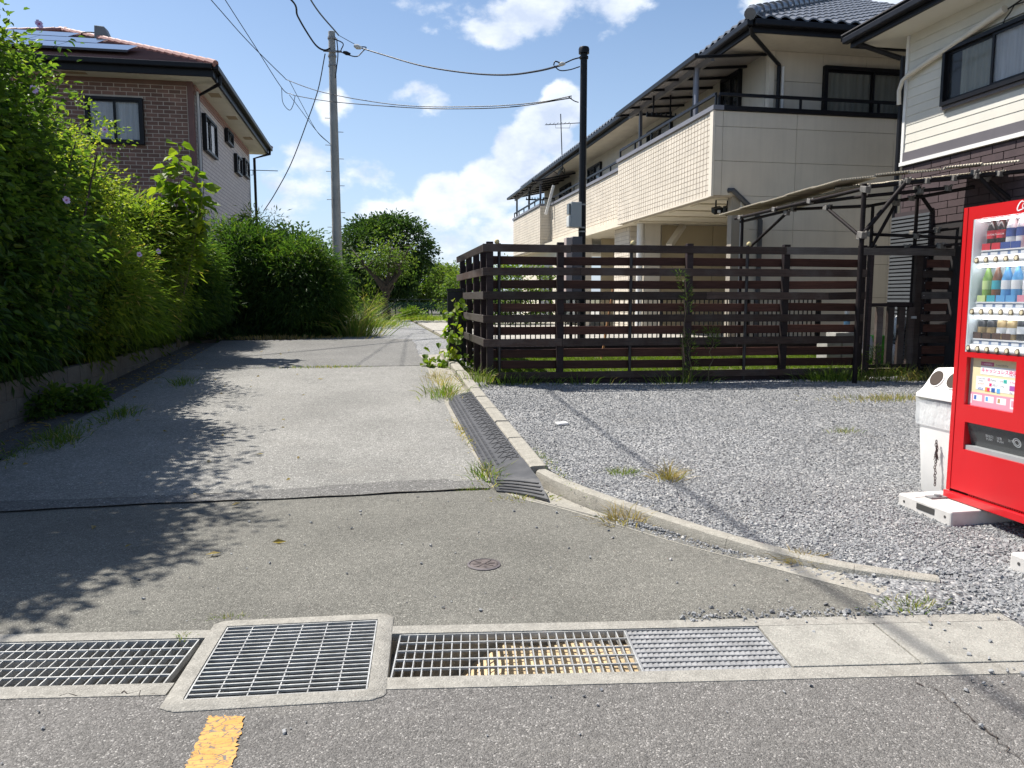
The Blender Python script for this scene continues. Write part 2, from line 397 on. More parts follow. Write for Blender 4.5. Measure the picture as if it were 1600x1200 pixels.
for i in range(k + 1):
    x = -3.5 + 4.36 * i / k; lo = 5.585 + .012 * math.sin(x * 3.1) + .006 * math.sin(x * 11); w = .0030 * max(0., math.sin(x * 2.3 + 1) * .5 + .45 * math.sin(x * 13) + .35); m.v += [(x, lo - w, g(lo) + .0095), (x, lo + w, g(lo) + .0095)]
m.f = [(2 * i, 2 * i + 2, 2 * i + 3, 2 * i + 1) for i in range(k)]; struct(m.build('lane_crack', pm('crack_dirt', (.045, .035, .028), .95, .3, 20)))
sloped('lane_resurfaced', -3.12, .86, 12.48, 16.8, M_RESURF, .011, xb=wob)
sloped('gravel_path', -1.6, 1.55, 16.79, 40, M_GRAVEL, .004)
sloped('gravel_lane_edge', .84, 1.6, 12.2, 16.8, M_GRAVEL, -.002)

def channel():
    # concrete channel side strips and floor
    m = MB()
    for (ua, ub) in ((-8, -.77), (.0, 2.80)):
        for (va, vb) in ((-.088, 0.), (CH, .462)):
            poly = [T(ua, va), T(ub, va), T(ub, vb), T(ua, vb)]; m.prism([p[:2] for p in poly], -.55, .003)
        poly = [T(ua, -.05), T(ub, -.05), T(ub, CH + .05), T(ua, CH + .05)]; m.prism([p[:2] for p in poly], -.62, -.40)
    # end wall beneath the first cover
    m.prism([p[:2] for p in (T(1.63, 0), T(2.79, 0), T(2.79, CH), T(1.63, CH))], -.40, lambda x, y: -.062)
    o = m.build('drain_channel', M_CONC2); struct(o, 'concrete edges and floor of the roadside drain')
channel()
sand = pm('sand_silt', (.46, .35, .21), .95, .25, 8, .5, 60)
m = MB(); nu_, nv_ = 24, 6
for i in range(nu_ + 1):
    for j in range(nv_ + 1):
        u = .12 + 1.50 * i / nu_; v = CH * j / nv_; z = -.40 + .345 * min(1, max(0, (u - .12) / .36)) ** .7 + .010 * math.sin(u * 17) * math.sin(j * 1.3); m.v.append(tuple(T(u, v, z)))
m.f = [(i * (nv_ + 1) + j, (i + 1) * (nv_ + 1) + j, (i + 1) * (nv_ + 1) + j + 1, i * (nv_ + 1) + j + 1) for i in range(nu_) for j in range(nv_)]
tag(m.build('silt', sand, None), 'pale sandy silt filling the drain under the grate', 'silt', kind='stuff')

GALV = pm('galvanised_steel', (.40, .40, .385), .55, .3, 14, .15, 90, metal=.35, dirt=.35)
GALVD = pm('galvanised_dark', (.25, .25, .25), .6, .25, 14, .15, 90, metal=.35, dirt=.2)
def grate(label, fr, u0, u1, v0, v1, nu, nv, mat, hi=.028, along='u', tilt=0.):
    c = fr((u0 + u1) / 2, (v0 + v1) / 2)
    t = thing('drain_grate', c, label, 'drain grate', 'steel grates over the drain')
    z = -.002
    m = MB(); w = .006
    for (a, b) in (((u0, v0), (u1, v0)), ((u0, v1), (u1, v1)), ((u0, v0), (u0, v1)), ((u1, v0), (u1, v1))):
        m.bar(fr(*a, z - hi / 2), fr(*b, z - hi / 2), w, hi)
    m.build('frame', mat, t)
    # bearing bars (each a part), cross rods
    du = fr(1, 0) - fr(0, 0); dv = fr(0, 1) - fr(0, 0)
    def row(name, n, a0, a1, vert, wdt, h, dz):
        me = None
        for i in range(1, n):
            s = a0 + (a1 - a0) * i / n
            p, q = (fr(s, v0 + .004), fr(s, v1 - .004)) if vert else (fr(u0 + .004, s), fr(u1 - .004, s))
            if me is None:
                mid = (p + q) / 2; b = MB(); b.bar(p - mid, q - mid, wdt, h); me = b.mesh(name)
            link(name, me, mat, t, loc=(p + q) / 2 + Vector((0, 0, z - h / 2 + dz)))
    row('bearing_bar', nu, u0, u1, True, .0045, hi, -.003)
    row('cross_rod', nv, v0, v1, False, .007, .009, -.0005)
    return t
grate('long steel drain grate left of the square pit, slanting bars over brown silt', T, -2.9, -.815, .004, CH - .004, 49, 5, GALV)
grate('steel drain grate between the square pit and the fine-mesh grate', T, .045, 1.025, .004, CH - .004, 26, 5, GALV)
t2 = grate('fine-mesh non-slip steel grate beside the concrete covers', T, 1.032, 1.62, .004, CH - .004, 26, 9, GALVD, .022)
m = MB()
for i in range(26):
    for j in range(9):
        u = 1.032 + (i + .5) * .588 / 26; v = .004 + (j + .5) * .377 / 9
        m.obox(T(u, v, -.010), E1 * .009 + Vector((0, 0, .003)), E2 * .017, Vector((0, 0, .0015)))
m.build('anti_slip_tread', GALVD, t2)['kind'] = 'stuff'
# pit
M_MOSS = pm('mossy_concrete', (.14, .13, .05), .95, .4, 14, .6, 70)
pit = thing('catch_pit', Q(0, 0, 0), 'square concrete pit rim round a big steel grate, raised a little above the road', 'drain pit')
def rrect(w, d, r, n=5):
    out = []
    for cx, cy, a in ((w - r, d - r, 0), (-w + r, d - r, 90), (-w + r, -d + r, 180), (w - r, -d + r, 270)):
        for k in range(n + 1):
            t = math.radians(a + 90 * k / n); out.append((cx + r * math.cos(t), cy + r * math.sin(t)))
    return out
m = MB(); outer = rrect(PW + PB + .012, PD + PB + .012, .06, 6); n = len(outer)
rim = []
for k, (x, y) in enumerate(outer):
    j = 1 + .007 * math.sin(k * 1.3) + .004 * math.sin(k * 2.9); s = max(abs(x) / (PW + .006), abs(y) / (PD + .006)); ix, iy = x / s, y / s
    rim.append((Q(x * j, y * j), Q(x * .985, y * .985), Q(ix, iy)))
vs = []; fs = []
for o, b, i in rim: vs += [(o.x, o.y, -.05), (o.x, o.y, .0035), (b.x, b.y, .008), (i.x, i.y, .009), (i.x, i.y, -.09)]
for k in range(n):
    a = 5 * k; b = 5 * ((k + 1) % n)
    for q in range(4): fs.append((a + q, b + q, b + q + 1, a + q + 1))
m.add(vs, fs); m.build('rim', M_CONC2, pit, smooth=True)
m = MB()
for (x0, x1, y0, y1) in ((-PW - .09, -PW - .006, -PD - .09, PD + .09), (PW + .006, PW + .09, -PD - .09, PD + .09), (-PW - .006, PW + .006, -PD - .09, -PD - .006), (-PW - .006, PW + .006, PD + .006, PD + .09)):
    m.prism([Q(x0, y0)[:2], Q(x1, y0)[:2], Q(x1, y1)[:2], Q(x0, y1)[:2]], -.75, -.092)
m.prism([Q(-.5, -.5)[:2], Q(.5, -.5)[:2], Q(.5, .5)[:2], Q(-.5, .5)[:2]], -.85, -.30)
m.build('pit_wall', M_BLOCK, pit)
m = MB(); m.prism([Q(-PW - .005, -PD - .005)[:2], Q(PW + .005, -PD - .005)[:2], Q(PW + .005, -PD + .06)[:2], Q(-PW - .005, -PD + .06)[:2]], -.12, -.060)
m.prism([Q(-PW - .005, PD - .035)[:2], Q(PW + .005, PD - .035)[:2], Q(PW + .005, PD + .005)[:2], Q(-PW - .005, PD + .005)[:2]], -.12, -.060)
m.build('ledge', M_MOSS, pit)['kind'] = 'stuff'
def QU(u, v, z=0.): return Q(u, v, z + .008)
tg = grate('big square steel grate of thin bars over the catch pit', QU, -PW, PW, -PD, PD, 6, 18, GALV, .03)
# concrete covers
for (a, b, lab) in ((1.628, 2.148, 'plain concrete drain cover between the fine-mesh grate and the other cover'), (2.156, 2.80, 'concrete drain cover strewn with gravel, touching the gravel lot')):
    o = MB().prism([T(a, .006)[:2], T(b, .006)[:2], T(b, CH - .006)[:2], T(a, CH - .006)[:2]], -.055, .006).build('drain_cover', M_CONC3, None, bevel=.004)
    tag(o, lab, 'drain cover', 'concrete covers of the drain')

# manhole cover and yellow line
rust = pm('cast_iron', (.11, .09, .082), .7, .4, 30, .4, 120, metal=.2)
mc = thing('manhole_cover', (.578, 3.966, .002), 'small round rusty iron water cover set in the asphalt apron', 'manhole cover')
MB().lathe([(.092, -.03), (.092, .003), (.080, .006), (.078, .001)], (.578, 3.966, .002), 32).build('rim', pm('iron_ring', (.10, .085, .085), .6, .3, 30, .3, 120), mc, smooth=True)
b = MB().lathe([(.076, -.03), (.076, .004), (.070, .006)], (.578, 3.966, .002), 32)
for k in range(8):
    t = k * math.pi / 4; b.bar((.578 + .02 * math.cos(t), 3.966 + .02 * math.sin(t), .009), (.578 + .06 * math.cos(t), 3.966 + .06 * math.sin(t), .009), .010, .004)
b.lathe([(.014, .0), (.014, .010), (.010, .012)], (.578, 3.966, .002), 12)
b.build('lid', rust, mc)
def yellow():
    t = NT('yellow_paint'); c = t.mix(t.mr(t.noise(18, 5), .35, .7), (.47, .235, .045), (.56, .30, .08))
    dk = t.voro(14, 'DISTANCE_TO_EDGE', stretch=(.7, 2.2, 1)); crk = t.mr(t.math('ADD', dk, t.math('MULTIPLY', t.noise(20, 4), .05)), .030, .050, 1, 0)
    sp = t.mr(t.noise(55, 6, .75), .565, .61)
    tc = t.math('MAXIMUM', crk, sp)
    c = t.mix(tc, c, (.13, .12, .112)); t.fin(c, .7, t.bump(t.math('SUBTRACT', 1, tc), .5, .003)); return t.m
yl = [Vector((-.59, 2.642, 0)), Vector((-.458, 2.617, 0)), Vector((-.452, 2.35, 0)), Vector((-.47, 1.5, 0)), Vector((-.62, 1.5, 0)), Vector((-.598, 2.35, 0))]
pts = []
rr = random.Random(3)
for i in range(6):
    a, b2_ = yl[i], yl[(i + 1) % 6]
    k = max(2, int((b2_ - a).length / .009))
    for j in range(k):
        p = a.lerp(b2_, j / k); d = (b2_ - a).normalized(); nn = Vector((-d.y, d.x, 0)); pts.append(p + nn * rr.gauss(-.003, .0045))
m = MB(); m.add([(p.x, p.y, .004) for p in pts], [tuple(range(len(pts)))])
struct(m.build('road_marking', yellow()), 'worn yellow painted stripe on the road')

def crack(name, label, pix, w):
    P = [onz(x, y, 0) for x, y in pix]; sp_ = []
    rr_ = random.Random(len(pix))
    for a, b in zip(P[:-1], P[1:]):
        for k in range(6): q = a.lerp(b, k / 6); sp_.append((q.x + rr_.gauss(0, .008), q.y + rr_.gauss(0, .008)))
    m = MB()
    for i, (x, y) in enumerate(sp_):
        ww = w * (.35 + rr_.random()); m.v += [(x - ww, y, .0045), (x + ww, y, .0045)]
    m.f = [(2 * i, 2 * i + 1, 2 * i + 3, 2 * i + 2) for i in range(len(sp_) - 1)]; struct(m.build(name, pm('crack_dirt', (.045, .035, .028), .95, .3, 20)), label)
crack('road_crack', 'crack in the road leading away from the drain cover', [(1432, 1068), (1470, 1082), (1500, 1110), (1540, 1140), (1570, 1165), (1600, 1200), (1620, 1230)], .0026)
crack('road_crack', 'fine crack along the road below the long grate', [(-30, 1096), (60, 1090), (150, 1086), (215, 1084), (262, 1088)], .003)

# ------------------------------------------------------------------ kerb, gutter, ramp
def sweep(path, prof, zf):
    """sweep a (side, z) profile along a 2-D path; side is measured to the right of travel"""
    m = MB(); n = len(prof); P = [Vector((x, y, 0)) for x, y in path]
    for i, p in enumerate(P):
        d = (P[min(i + 1, len(P) - 1)] - P[max(i - 1, 0)]).normalized(); r = Vector((d.y, -d.x, 0))
        for (s, z) in prof: q = p + r * s; m.v.append((q.x, q.y, zf(q.x, q.y) + z))
    for i in range(len(P) - 1):
        for k in range(n): m.f.append((i * n + k, i * n + (k + 1) % n, (i + 1) * n + (k + 1) % n, (i + 1) * n + k))
    m.f.append(tuple(range(n))); m.f.append(tuple(range((len(P) - 1) * n, len(P) * n))[::-1]); return m
def spline(pts, k=8):
    out = []
    P = [np.array(p, float) for p in pts]; P = [2 * P[0] - P[1]] + P + [2 * P[-1] - P[-2]]
    for i in range(1, len(P) - 2):
        for j in range(k):
            t = j / k; a, b, c, d = P[i - 1], P[i], P[i + 1], P[i + 2]
            out.append(tuple(.5 * (2 * b + (c - a) * t + (2 * a - 5 * b + 4 * c - d) * t * t + (3 * b - a - 3 * c + d) * t ** 3)))
    out.append(tuple(P[-2])); return out
gz = lambda x, y: g(y)
kerb = thing('kerb', (1.30, 8, g(8)), 'concrete kerb along the gravel lot, straight up the lane then curving to the drain', 'kerb')
KP = [(-.075, -.12), (-.072, .088), (-.060, .100), (.060, .100), (.070, .090), (.072, -.12)]
js = [5.80, 6.82, 7.55, 8.25, 9.0, 9.62, 10.4, 11.2, 12.0, 13.0, 14.0]
for a, b in zip(js[:-1], js[1:]):
    dx = random.uniform(-.006, .006); sweep([(1.30 + dx, b - .006), (1.30 + dx, a + .006)], [(-s, z + random.uniform(-.003, .003)) for s, z in KP][::-1], gz).build('kerb_stone', M_CONC, kerb, bevel=.006)
curve = spline([(1.31, 5.78), (1.52, 5.12), (1.80, 4.52), (2.12, 3.95), (2.45, 3.56), (2.86, 3.31)], 12)
def piece(a, b): return curve[a:b + 1]
L_ = len(curve) - 1
for a, b in ((0, 17), (17, 34), (34, 50), (50, L_)):
    pth = piece(a, b); pth = [tuple(np.array(pth[0]) * .97 + np.array(pth[1]) * .03)] + pth[1:]
    hh = (lambda x, y: g(y) - .062 * max(0, (x - 1.5)) / 1.3 + .0)
    sweep(pth, [(.058, -.14), (.060, .03), (.046, .072), (.026, .084), (-.034, .082), (-.050, .066), (-.056, -.14)], hh).build('kerb_stone', M_CONC, kerb, smooth=True)
# gutter slab segments
gut = thing('gutter', (1.05, 8, g(8)), 'flat concrete gutter slabs between kerb and asphalt, littered with dry weeds', 'gutter')
for a, b in zip(js[:-1], js[1:]):
    MB().prism([(.84, a + .004), (1.228, a + .004), (1.228, b - .004), (.84, b - .004)], lambda x, y: g(y) - .15, lambda x, y: g(y) + .001).build('gutter_slab', M_CONC, gut)
gl = spline([(.84, 5.80), (1.02, 5.32), (1.26, 4.98), (1.50, 4.58), (1.79, 4.08), (2.15, 3.56), (2.42, 3.18)], 12); gr = spline([(1.225, 5.80), (1.40, 5.22), (1.52, 4.90), (1.72, 4.50), (1.98, 4.02), (2.30, 3.62), (2.68, 3.36)], 12)
for a, b in ((0, 18), (18, 36), (36, 54), (54, len(gl) - 1)):
    A = gl[a:b + 1]; B = gr[a:b + 1]; ga = .012
    A = [tuple(np.array(A[0]) * (1 - ga * 4) + np.array(A[1]) * ga * 4)] + A[1:]; B = [tuple(np.array(B[0]) * (1 - ga * 4) + np.array(B[1]) * ga * 4)] + B[1:]
    m = MB(); n = len(A)
    for (x, y), (x2, y2) in zip(A, B):
        m.v += [(x, y, .003), (x2, y2, -.018 if a < 50 else .0), (x, y, -.15), (x2, y2, -.15)]
    for i in range(n - 1):
        q = 4 * i; m.f += [(q, q + 1, q + 5, q + 4), (q, q + 4, q + 6, q + 2), (q + 1, q + 3, q + 7, q + 5)]
    m.f += [(0, 2, 3, 1), (4 * n - 4, 4 * n - 3, 4 * n - 1, 4 * n - 2)]
    m.build('gutter_slab', M_CONC, gut)
# rubber kerb ramp: modules with raised tread
RUB = pm('black_rubber', (.045, .045, .047), .62, .3, 9, .3, 80, dirt=.12)
ramp = thing('kerb_ramp', (1.07, 7.3, g(7.3)), 'black rubber kerb ramp with raised tread laid in the gutter', 'kerb ramp')
def rz(x, y): return g(y) + .018 + (x - .90) / .33 * .075
def rampmod(ya, yb, first=False):
    x0 = .90
    if first: poly = [(x0 + .02, ya + .33), (1.222, ya), (1.222, yb), (x0, yb)]
    else: poly = [(x0, ya), (1.222, ya), (1.222, yb), (x0, yb)]
    MB().prism(poly, lambda x, y: g(y) + .004, rz).build('ramp_module', RUB, ramp, bevel=.004)
m = MB(); NX, NY = 14, 18          # near corner module: tapers to the ground towards its rounded front
def front_y(x): t = (x - .90) / .322; return 5.50 - .34 * t + .05 * math.sin(3.14 * t)
for j in range(NY + 1):
    for i in range(NX + 1):
        x = .90 + .322 * i / NX; y = front_y(x) + (6.10 - front_y(x)) * (j / NY) ** 1.3; k_ = min(1, (y - front_y(x)) / .34 + .10)
        m.v.append((x, y, g(y) + .012 + ((x - .90) / .322 * .075 + .008) * k_))
for j in range(NY):
    for i in range(NX): q = j * (NX + 1) + i; m.f.append((q, q + 1, q + NX + 2, q + NX + 1))
ring = [j * (NX + 1) for j in range(NY, -1, -1)] + list(range(1, NX + 1)) + [j * (NX + 1) + NX for j in range(1, NY + 1)]
for a_, b_ in zip(ring[:-1], ring[1:]):
    n0 = len(m.v); p, q = m.v[a_], m.v[b_]; m.v += [(p[0], p[1], g(p[1]) + .002), (q[0], q[1], g(q[1]) + .002)]; m.f.append((a_, n0, n0 + 1, b_))
m.build('ramp_module', RUB, ramp)
rampmod(6.108, 7.20); rampmod(7.208, 8.30)
# rounded far module
pl = [(.90, 8.308), (1.222, 8.308), (1.222, 9.42), (1.12, 9.46), (1.0, 9.42), (.93, 9.30), (.90, 9.10)]
MB().prism(pl, lambda x, y: g(y) + .004, rz).build('ramp_module', RUB, ramp, bevel=.004)
m = MB(); rr = random.Random(5)
for ya in np.arange(6.12, 9.3, .028 * 4):
    # three long ribs near the foot, zig-zag treads above
    for k in range(3):
        x = .93 + k * .042; m.bar((x, ya, rz(x, ya) + .002), (x, ya + .10, rz(x, ya + .1) + .002), .022, .006)
for ya in np.arange(6.14, 9.30, .17):
    for (xa, dy1, xb, dy2) in ((1.05, 0, 1.11, .11), (1.11, .11, 1.20, .02), (1.06, .13, 1.20, .15), (1.13, .02, 1.16, .10), (1.17, .05, 1.21, .12)):
        m.bar((xa, ya + dy1, rz(xa, ya + dy1) + .0022), (xb, ya + dy2, rz(xb, ya + dy2) + .0022), .012, .006)
for k in range(4):
    o = .05 + .06 * k
    def fz(x, y): return g(y) + .0155 + ((x - .90) / .322 * .075 + .008) * min(1, (y - front_y(x)) / .34 + .10)
    pts_ = [(x, front_y(x) + o) for x in np.linspace(.93, 1.205, 6)]
    for (xa, ya), (xb, yb) in zip(pts_[:-1], pts_[1:]): m.bar((xa, ya, fz(xa, ya)), (xb, yb, fz(xb, yb)), .016, .006)
m.build('tread', RUB, ramp)['kind'] = 'stuff'

# ------------------------------------------------------------------ gravel lot
def lot_z(x, y):
    z = g(y) + .062 - .075 * max(0., min(1., (y - 6.5) / 3.2))
    if y < 4.6: z -= .045 * min(1, (4.6 - y) / 1.3)
    if y < 3.36: z -= .012 * max(0, min(1, (3.25 - x) / .3))
    return z + .012 * math.sin(x * 1.7 + y) * math.sin(y * 1.3)
GPATCH = [T(2.2, .47)[:2], (2.36, 3.10), (2.44, 3.52), (2.80, 3.36), (3.05, 3.25), (3.05, 2.6), T(2.805, .47)[:2]]
m = MB(); m.add([(x, y, .0015) for x, y in GPATCH[::-1]], [tuple(range(len(GPATCH)))]); struct(m.build('gravel_patch', M_GRAVEL), 'stony patch between kerb end and drain')
m = MB(); m.add([(*T(u, v)[:2], .0025) for u, v in ((2.805, -.12), (6, -.12), (6, .6), (2.805, .6))], [(0, 1, 2, 3)]); struct(m.build('gravel_patch', M_GRAVEL), 'stony ground beyond the last drain cover')
def lot_left(y):
    if y >= 5.78: return 1.375
    c = [p for p in curve]
    for (x0, y0), (x1, y1) in zip(c[:-1], c[1:]):
        if y1 <= y <= y0: return x0 + (x1 - x0) * (y0 - y) / (y0 - y1) + .06
    return 2.92 if y > 3.0 else 2.92 + (3.0 - y) * -.15
m = MB(); ys = np.linspace(2.0, 10.75, 60); K = 30
for y in ys:
    xl = lot_left(y)
    for i in range(K):
        t = i / (K - 1); x = xl + (14 - xl) * t ** 1.6; m.v.append((x, y, lot_z(x, y)))
for j in range(len(ys) - 1):
    for i in range(K - 1): q = j * K + i; m.f.append((q, q + 1, q + K + 1, q + K))
struct(m.build('gravel_lot', M_GRAVEL, smooth='all'), 'grey crushed-stone parking lot')

OCT = np.array([(1, 0, 0), (-1, 0, 0), (0, 1, 0), (0, -1, 0), (0, 0, 1), (0, 0, -1)], float)
OCF = np.array([(0, 2, 4), (2, 1, 4), (1, 3, 4), (3, 0, 4), (2, 0, 5), (1, 2, 5), (3, 1, 5), (0, 3, 5)])
CUB = np.array([(-1, -1, -1), (1, -1, -1), (1, 1, -1), (-1, 1, -1), (-.8, -.8, 1), (.7, -.9, .8), (.8, .7, 1), (-.9, .8, .7)], float) * .62
CUF = np.array([(0, 2, 1), (0, 3, 2), (4, 5, 6), (4, 6, 7), (0, 1, 5), (0, 5, 4), (1, 2, 6), (1, 6, 5), (2, 3, 7), (2, 7, 6), (3, 0, 4), (3, 4, 7)])
def stones(name, P, size, label, flat=.48, var=None, cat='gravel'):
    n = len(P); R = RNG
    sc = size[:, None] * np.stack([R.uniform(.7, 1.25, n), R.uniform(.6, 1.1, n), R.uniform(.35, .8, n) * flat / .6], 1)
    V = CUB[None] * (1 + R.uniform(-.32, .32, (n, 8, 3))) * sc[:, None, :]
    # random rotation
    q = R.normal(size=(n, 4)) * np.array([1, .22, .22, 1]); q /= np.linalg.norm(q, axis=1)[:, None]
    w, x, y, z = q.T
    M = np.stack([1 - 2 * (y * y + z * z), 2 * (x * y - z * w), 2 * (x * z + y * w), 2 * (x * y + z * w), 1 - 2 * (x * x + z * z), 2 * (y * z - x * w), 2 * (x * z - y * w), 2 * (y * z + x * w), 1 - 2 * (x * x + y * y)], 1).reshape(n, 3, 3)
    V = np.einsum('nij,nkj->nki', M, V) + P[:, None, :]
    Fc = (CUF[None] + (np.arange(n) * 8)[:, None, None]).reshape(-1, 3)
    vv = np.repeat(R.uniform(0, 1, n) if var is None else var, 8)
    o = link(name, npmesh(name, V.reshape(-1, 3), Fc, vv), M_STONE)
    return tag(o, label, cat, kind='stuff')
P = []; SZ = []
while len(P) < 95000:
    y = 2.35 + 8.1 * random.random() ** 1.6; xl = lot_left(y) - .03
    xm = min(1.02 * y + .6, 8.3); x = xl + (xm - xl) * random.random()
    if x < xl + .02: continue
    s = .0065 + .0065 * random.random() ** 2 + (.008 if random.random() < .03 and y < 5 else 0)
    if y > 5: s *= 1 + .06 * (y - 5)
    if y < 3.7: s *= random.choice((1, 1, 1.2, 1.5))
    P.append((x, y, lot_z(x, y) + s * .25)); SZ.append(s)
stones('gravel', np.array(P), np.array(SZ), 'loose grey crushed stone covering the parking lot')
# spilled stones on drain, apron and road
P = []; SZ = []
rr = random.Random(9)
for k in range(4200):
    r = rr.random()
    if r < .60:   # thick spill at the right end of the drain
        u = 2.0 + rr.random() ** .6 * 2.6; v = rr.gauss(.18, .38) if rr.random() < .6 else .5 + .45 * rr.random(); 
        if 1.6 < u < 2.85 and -.02 < v < .42 and rr.random() < .86: continue
        if u < 2.35 and rr.random() < .7: continue
        p = T(u, v); z = .008
    elif r < .80: # along the gutter and foot of the kerb
        i = rr.randrange(30, len(gr)); t = rr.random() ** .6; p = Vector((gl[i][0] * (1 - t) + gr[i][0] * t, gl[i][1] * (1 - t) + gr[i][1] * t, 0)); z = -.004
    elif r < .90:
        u = rr.uniform(1.3, 2.9); v = rr.gauss(.50, .03); p = T(u, v); z = .004
    else:
        p = Vector((rr.uniform(-1.5, 2.4), rr.uniform(2.2, 5.5), 0)); z = .003
        uu, vv_ = Tinv(p.x, p.y)
        if rr.random() < .6: continue
        if -.13 < vv_ < .5 and uu < 1.65 or (abs(p.x + .35) < .45 and abs(p.y - 3.05) < .42): continue
    s = .005 + .010 * rr.random() ** 2.2 if r > .8 else .006 + .010 * rr.random() ** 1.8
    P.append((p.x, p.y, z + s * .3)); SZ.append(s)
for k in range(1400):   # gutter pocket filled with gravel
    i = rr.randrange(28, 44); t = rr.uniform(.45, 1.0); s = .006 + .008 * rr.random()
    x = gl[i][0] * (1 - t) + gr[i][0] * t; y = gl[i][1] * (1 - t) + gr[i][1] * t
    if (t - .45) < abs(i - 36) / 14: continue
    P.append((x, y, .003 + s * .3)); SZ.append(s)
stones('loose_pebbles', np.array(P), np.array(SZ), 'stray pebbles spilled over drain covers, gutter and asphalt', cat='pebbles')

# ------------------------------------------------------------------ retaining wall of blocks
WT = .62                                            # level top
wall = thing('block_wall', (-3.66, 10, .2), 'low grey concrete block wall below the hedge', 'wall')
rr = random.Random(2)
me_b = MB().box(-.06, .06, -.194, .194, -.094, .094).mesh('block')
for row in range(4):
    z = WT - .098 - row * .198
    y = 4.6 + (.2 if row % 2 else 0)
    while y < 16.0:
        if z + .098 > g(y - .2) - .02:
            o = link('block', me_b, M_BLOCK, wall, loc=(-3.70 + rr.uniform(-.004, .004), y, z), bevel=.006)
        y += .396
m = MB().box(-3.755, -3.652, 4.4, 16.2, -.1, WT - .006); m.build('mortar', pm('mortar', (.16, .155, .145), .95, .2), wall)
struct(MB().prism([(-3.755, 2.0), (-3.755, 16.3), (-3.2, 17.2), (-.9, 17.5), (-.75, 19.5), (-2, 26), (-30, 34), (-30, 2.0)][::-1], .2, WT - .04).build('planting_bank', M_SOIL), 'raised earth bank behind the block wall')

# ------------------------------------------------------------------ foliage
def unit(v): return v / np.maximum(np.linalg.norm(v, axis=-1, keepdims=True), 1e-9)
def leaves(name, P, D, L, Wd, var, mat, parent, fold=.18, broad=False, label=None, up=None):
    n = len(P); D = unit(D)
    R = RNG.normal(size=(n, 3)) * .55 + (np.array([0, 0, 1.]) if up is None else up)
    S = unit(np.cross(D, R)); N = unit(np.cross(S, D))
    L = L[:, None]; Wd = Wd[:, None]
    if not broad:
        V = np.stack([P, P + D * L * .42 + S * Wd * .5 + N * Wd * fold, P + D * L - N * L * .10, P + D * L * .42 - S * Wd * .5 + N * Wd * fold], 1); k = 4
        Fb = np.array([(0, 1, 2), (0, 2, 3)])
    else:
        V = np.stack([P, P + D * L * .22 + S * Wd * .46 + N * Wd * fold, P + D * L * .6 + S * Wd * .42 + N * Wd * fold, P + D * L - N * L * .14, P + D * L * .6 - S * Wd * .42 + N * Wd * fold, P + D * L * .22 - S * Wd * .46 + N * Wd * fold], 1); k = 6
        Fb = np.array([(0, 1, 2), (0, 2, 3), (0, 3, 4), (0, 4, 5)])
    Fc = (Fb[None] + (np.arange(n) * k)[:, None, None]).reshape(-1, 3)
    return link(name, npmesh(name, V.reshape(-1, 3), Fc, np.repeat(var, k)), mat, parent)
def shape_pts(n, c, r, p=2.6, lump=.22, nl=14, shell=.20, rng=RNG, zmin=None, face=None):
    """points spread through a lumpy crown, most of them near its outside"""
    d = unit(rng.normal(size=(n, 3)))
    base = (np.abs(d) ** p).sum(1) ** (-1 / p)
    ld = unit(rng.normal(size=(nl, 3))); la = rng.uniform(-lump, lump, nl)
    bump = 1 + (la[None] * np.exp(7 * (d @ ld.T - 1))).sum(1)
    sd = unit(rng.normal(size=(46, 3))); sa = rng.uniform(-.11, .13, 46); bump += (sa[None] * np.exp(34 * (d @ sd.T - 1))).sum(1)
    rad = np.clip(1 - np.abs(rng.normal(size=n)) * shell, .05, 1.05)
    q = d * (base * bump * rad)[:, None]
    P = np.array(c)[None] + q * np.array(r)[None]
    return P, d
def crown(name, parent, mat, c, r, ncl, per, spread, L, Wd, broad=False, droop=.4, p=2.6, lump=.25, shell=.22, zmin=None, vbias=0., outw=.9, keep=None, nl=14, core=0):
    if core:
        Ci, di = shape_pts(core, c, [q * .80 for q in r], p, lump, nl, .45)
        if zmin is not None: Ci = Ci[Ci[:, 2] > zmin]
        if keep is not None: Ci = Ci[keep(Ci)]
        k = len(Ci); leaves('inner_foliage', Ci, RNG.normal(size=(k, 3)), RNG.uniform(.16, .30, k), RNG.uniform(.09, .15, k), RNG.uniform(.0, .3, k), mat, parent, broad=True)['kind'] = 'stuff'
    C, d = shape_pts(ncl, c, r, p, lump, nl, shell)
    if zmin is not None: k = C[:, 2] > zmin; C, d = C[k], d[k]
    if keep is not None: k = keep(C); C, d = C[k], d[k]
    n = len(C) * per; rng = RNG
    off = rng.normal(size=(n, 3)) * spread * np.array([1, 1, .8])
    P = np.repeat(C, per, 0) + off * .55
    D = unit(off) * .9 + np.repeat(d, per, 0) * outw + rng.normal(size=(n, 3)) * .45; D[:, 2] -= droop
    ls = L * rng.uniform(.55, 1.25, n); ws = Wd * rng.uniform(.7, 1.2, n)
    cv = np.repeat(rng.uniform(-.22, .22, len(C)), per)
    hgt = (P[:, 2] - c[2]) / r[2]
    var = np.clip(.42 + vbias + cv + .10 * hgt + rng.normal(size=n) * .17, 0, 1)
    if keep is not None:
        kk = keep(P + D * .0); P, D, ls, ws, var = P[kk], D[kk], ls[kk], ws[kk], var[kk]
    return leaves(name, P, D, ls, ws, var, mat, parent, broad=broad)
def shoot(*a, **k):
    o = crown(*a, **k); o['kind'] = 'stuff'; return o
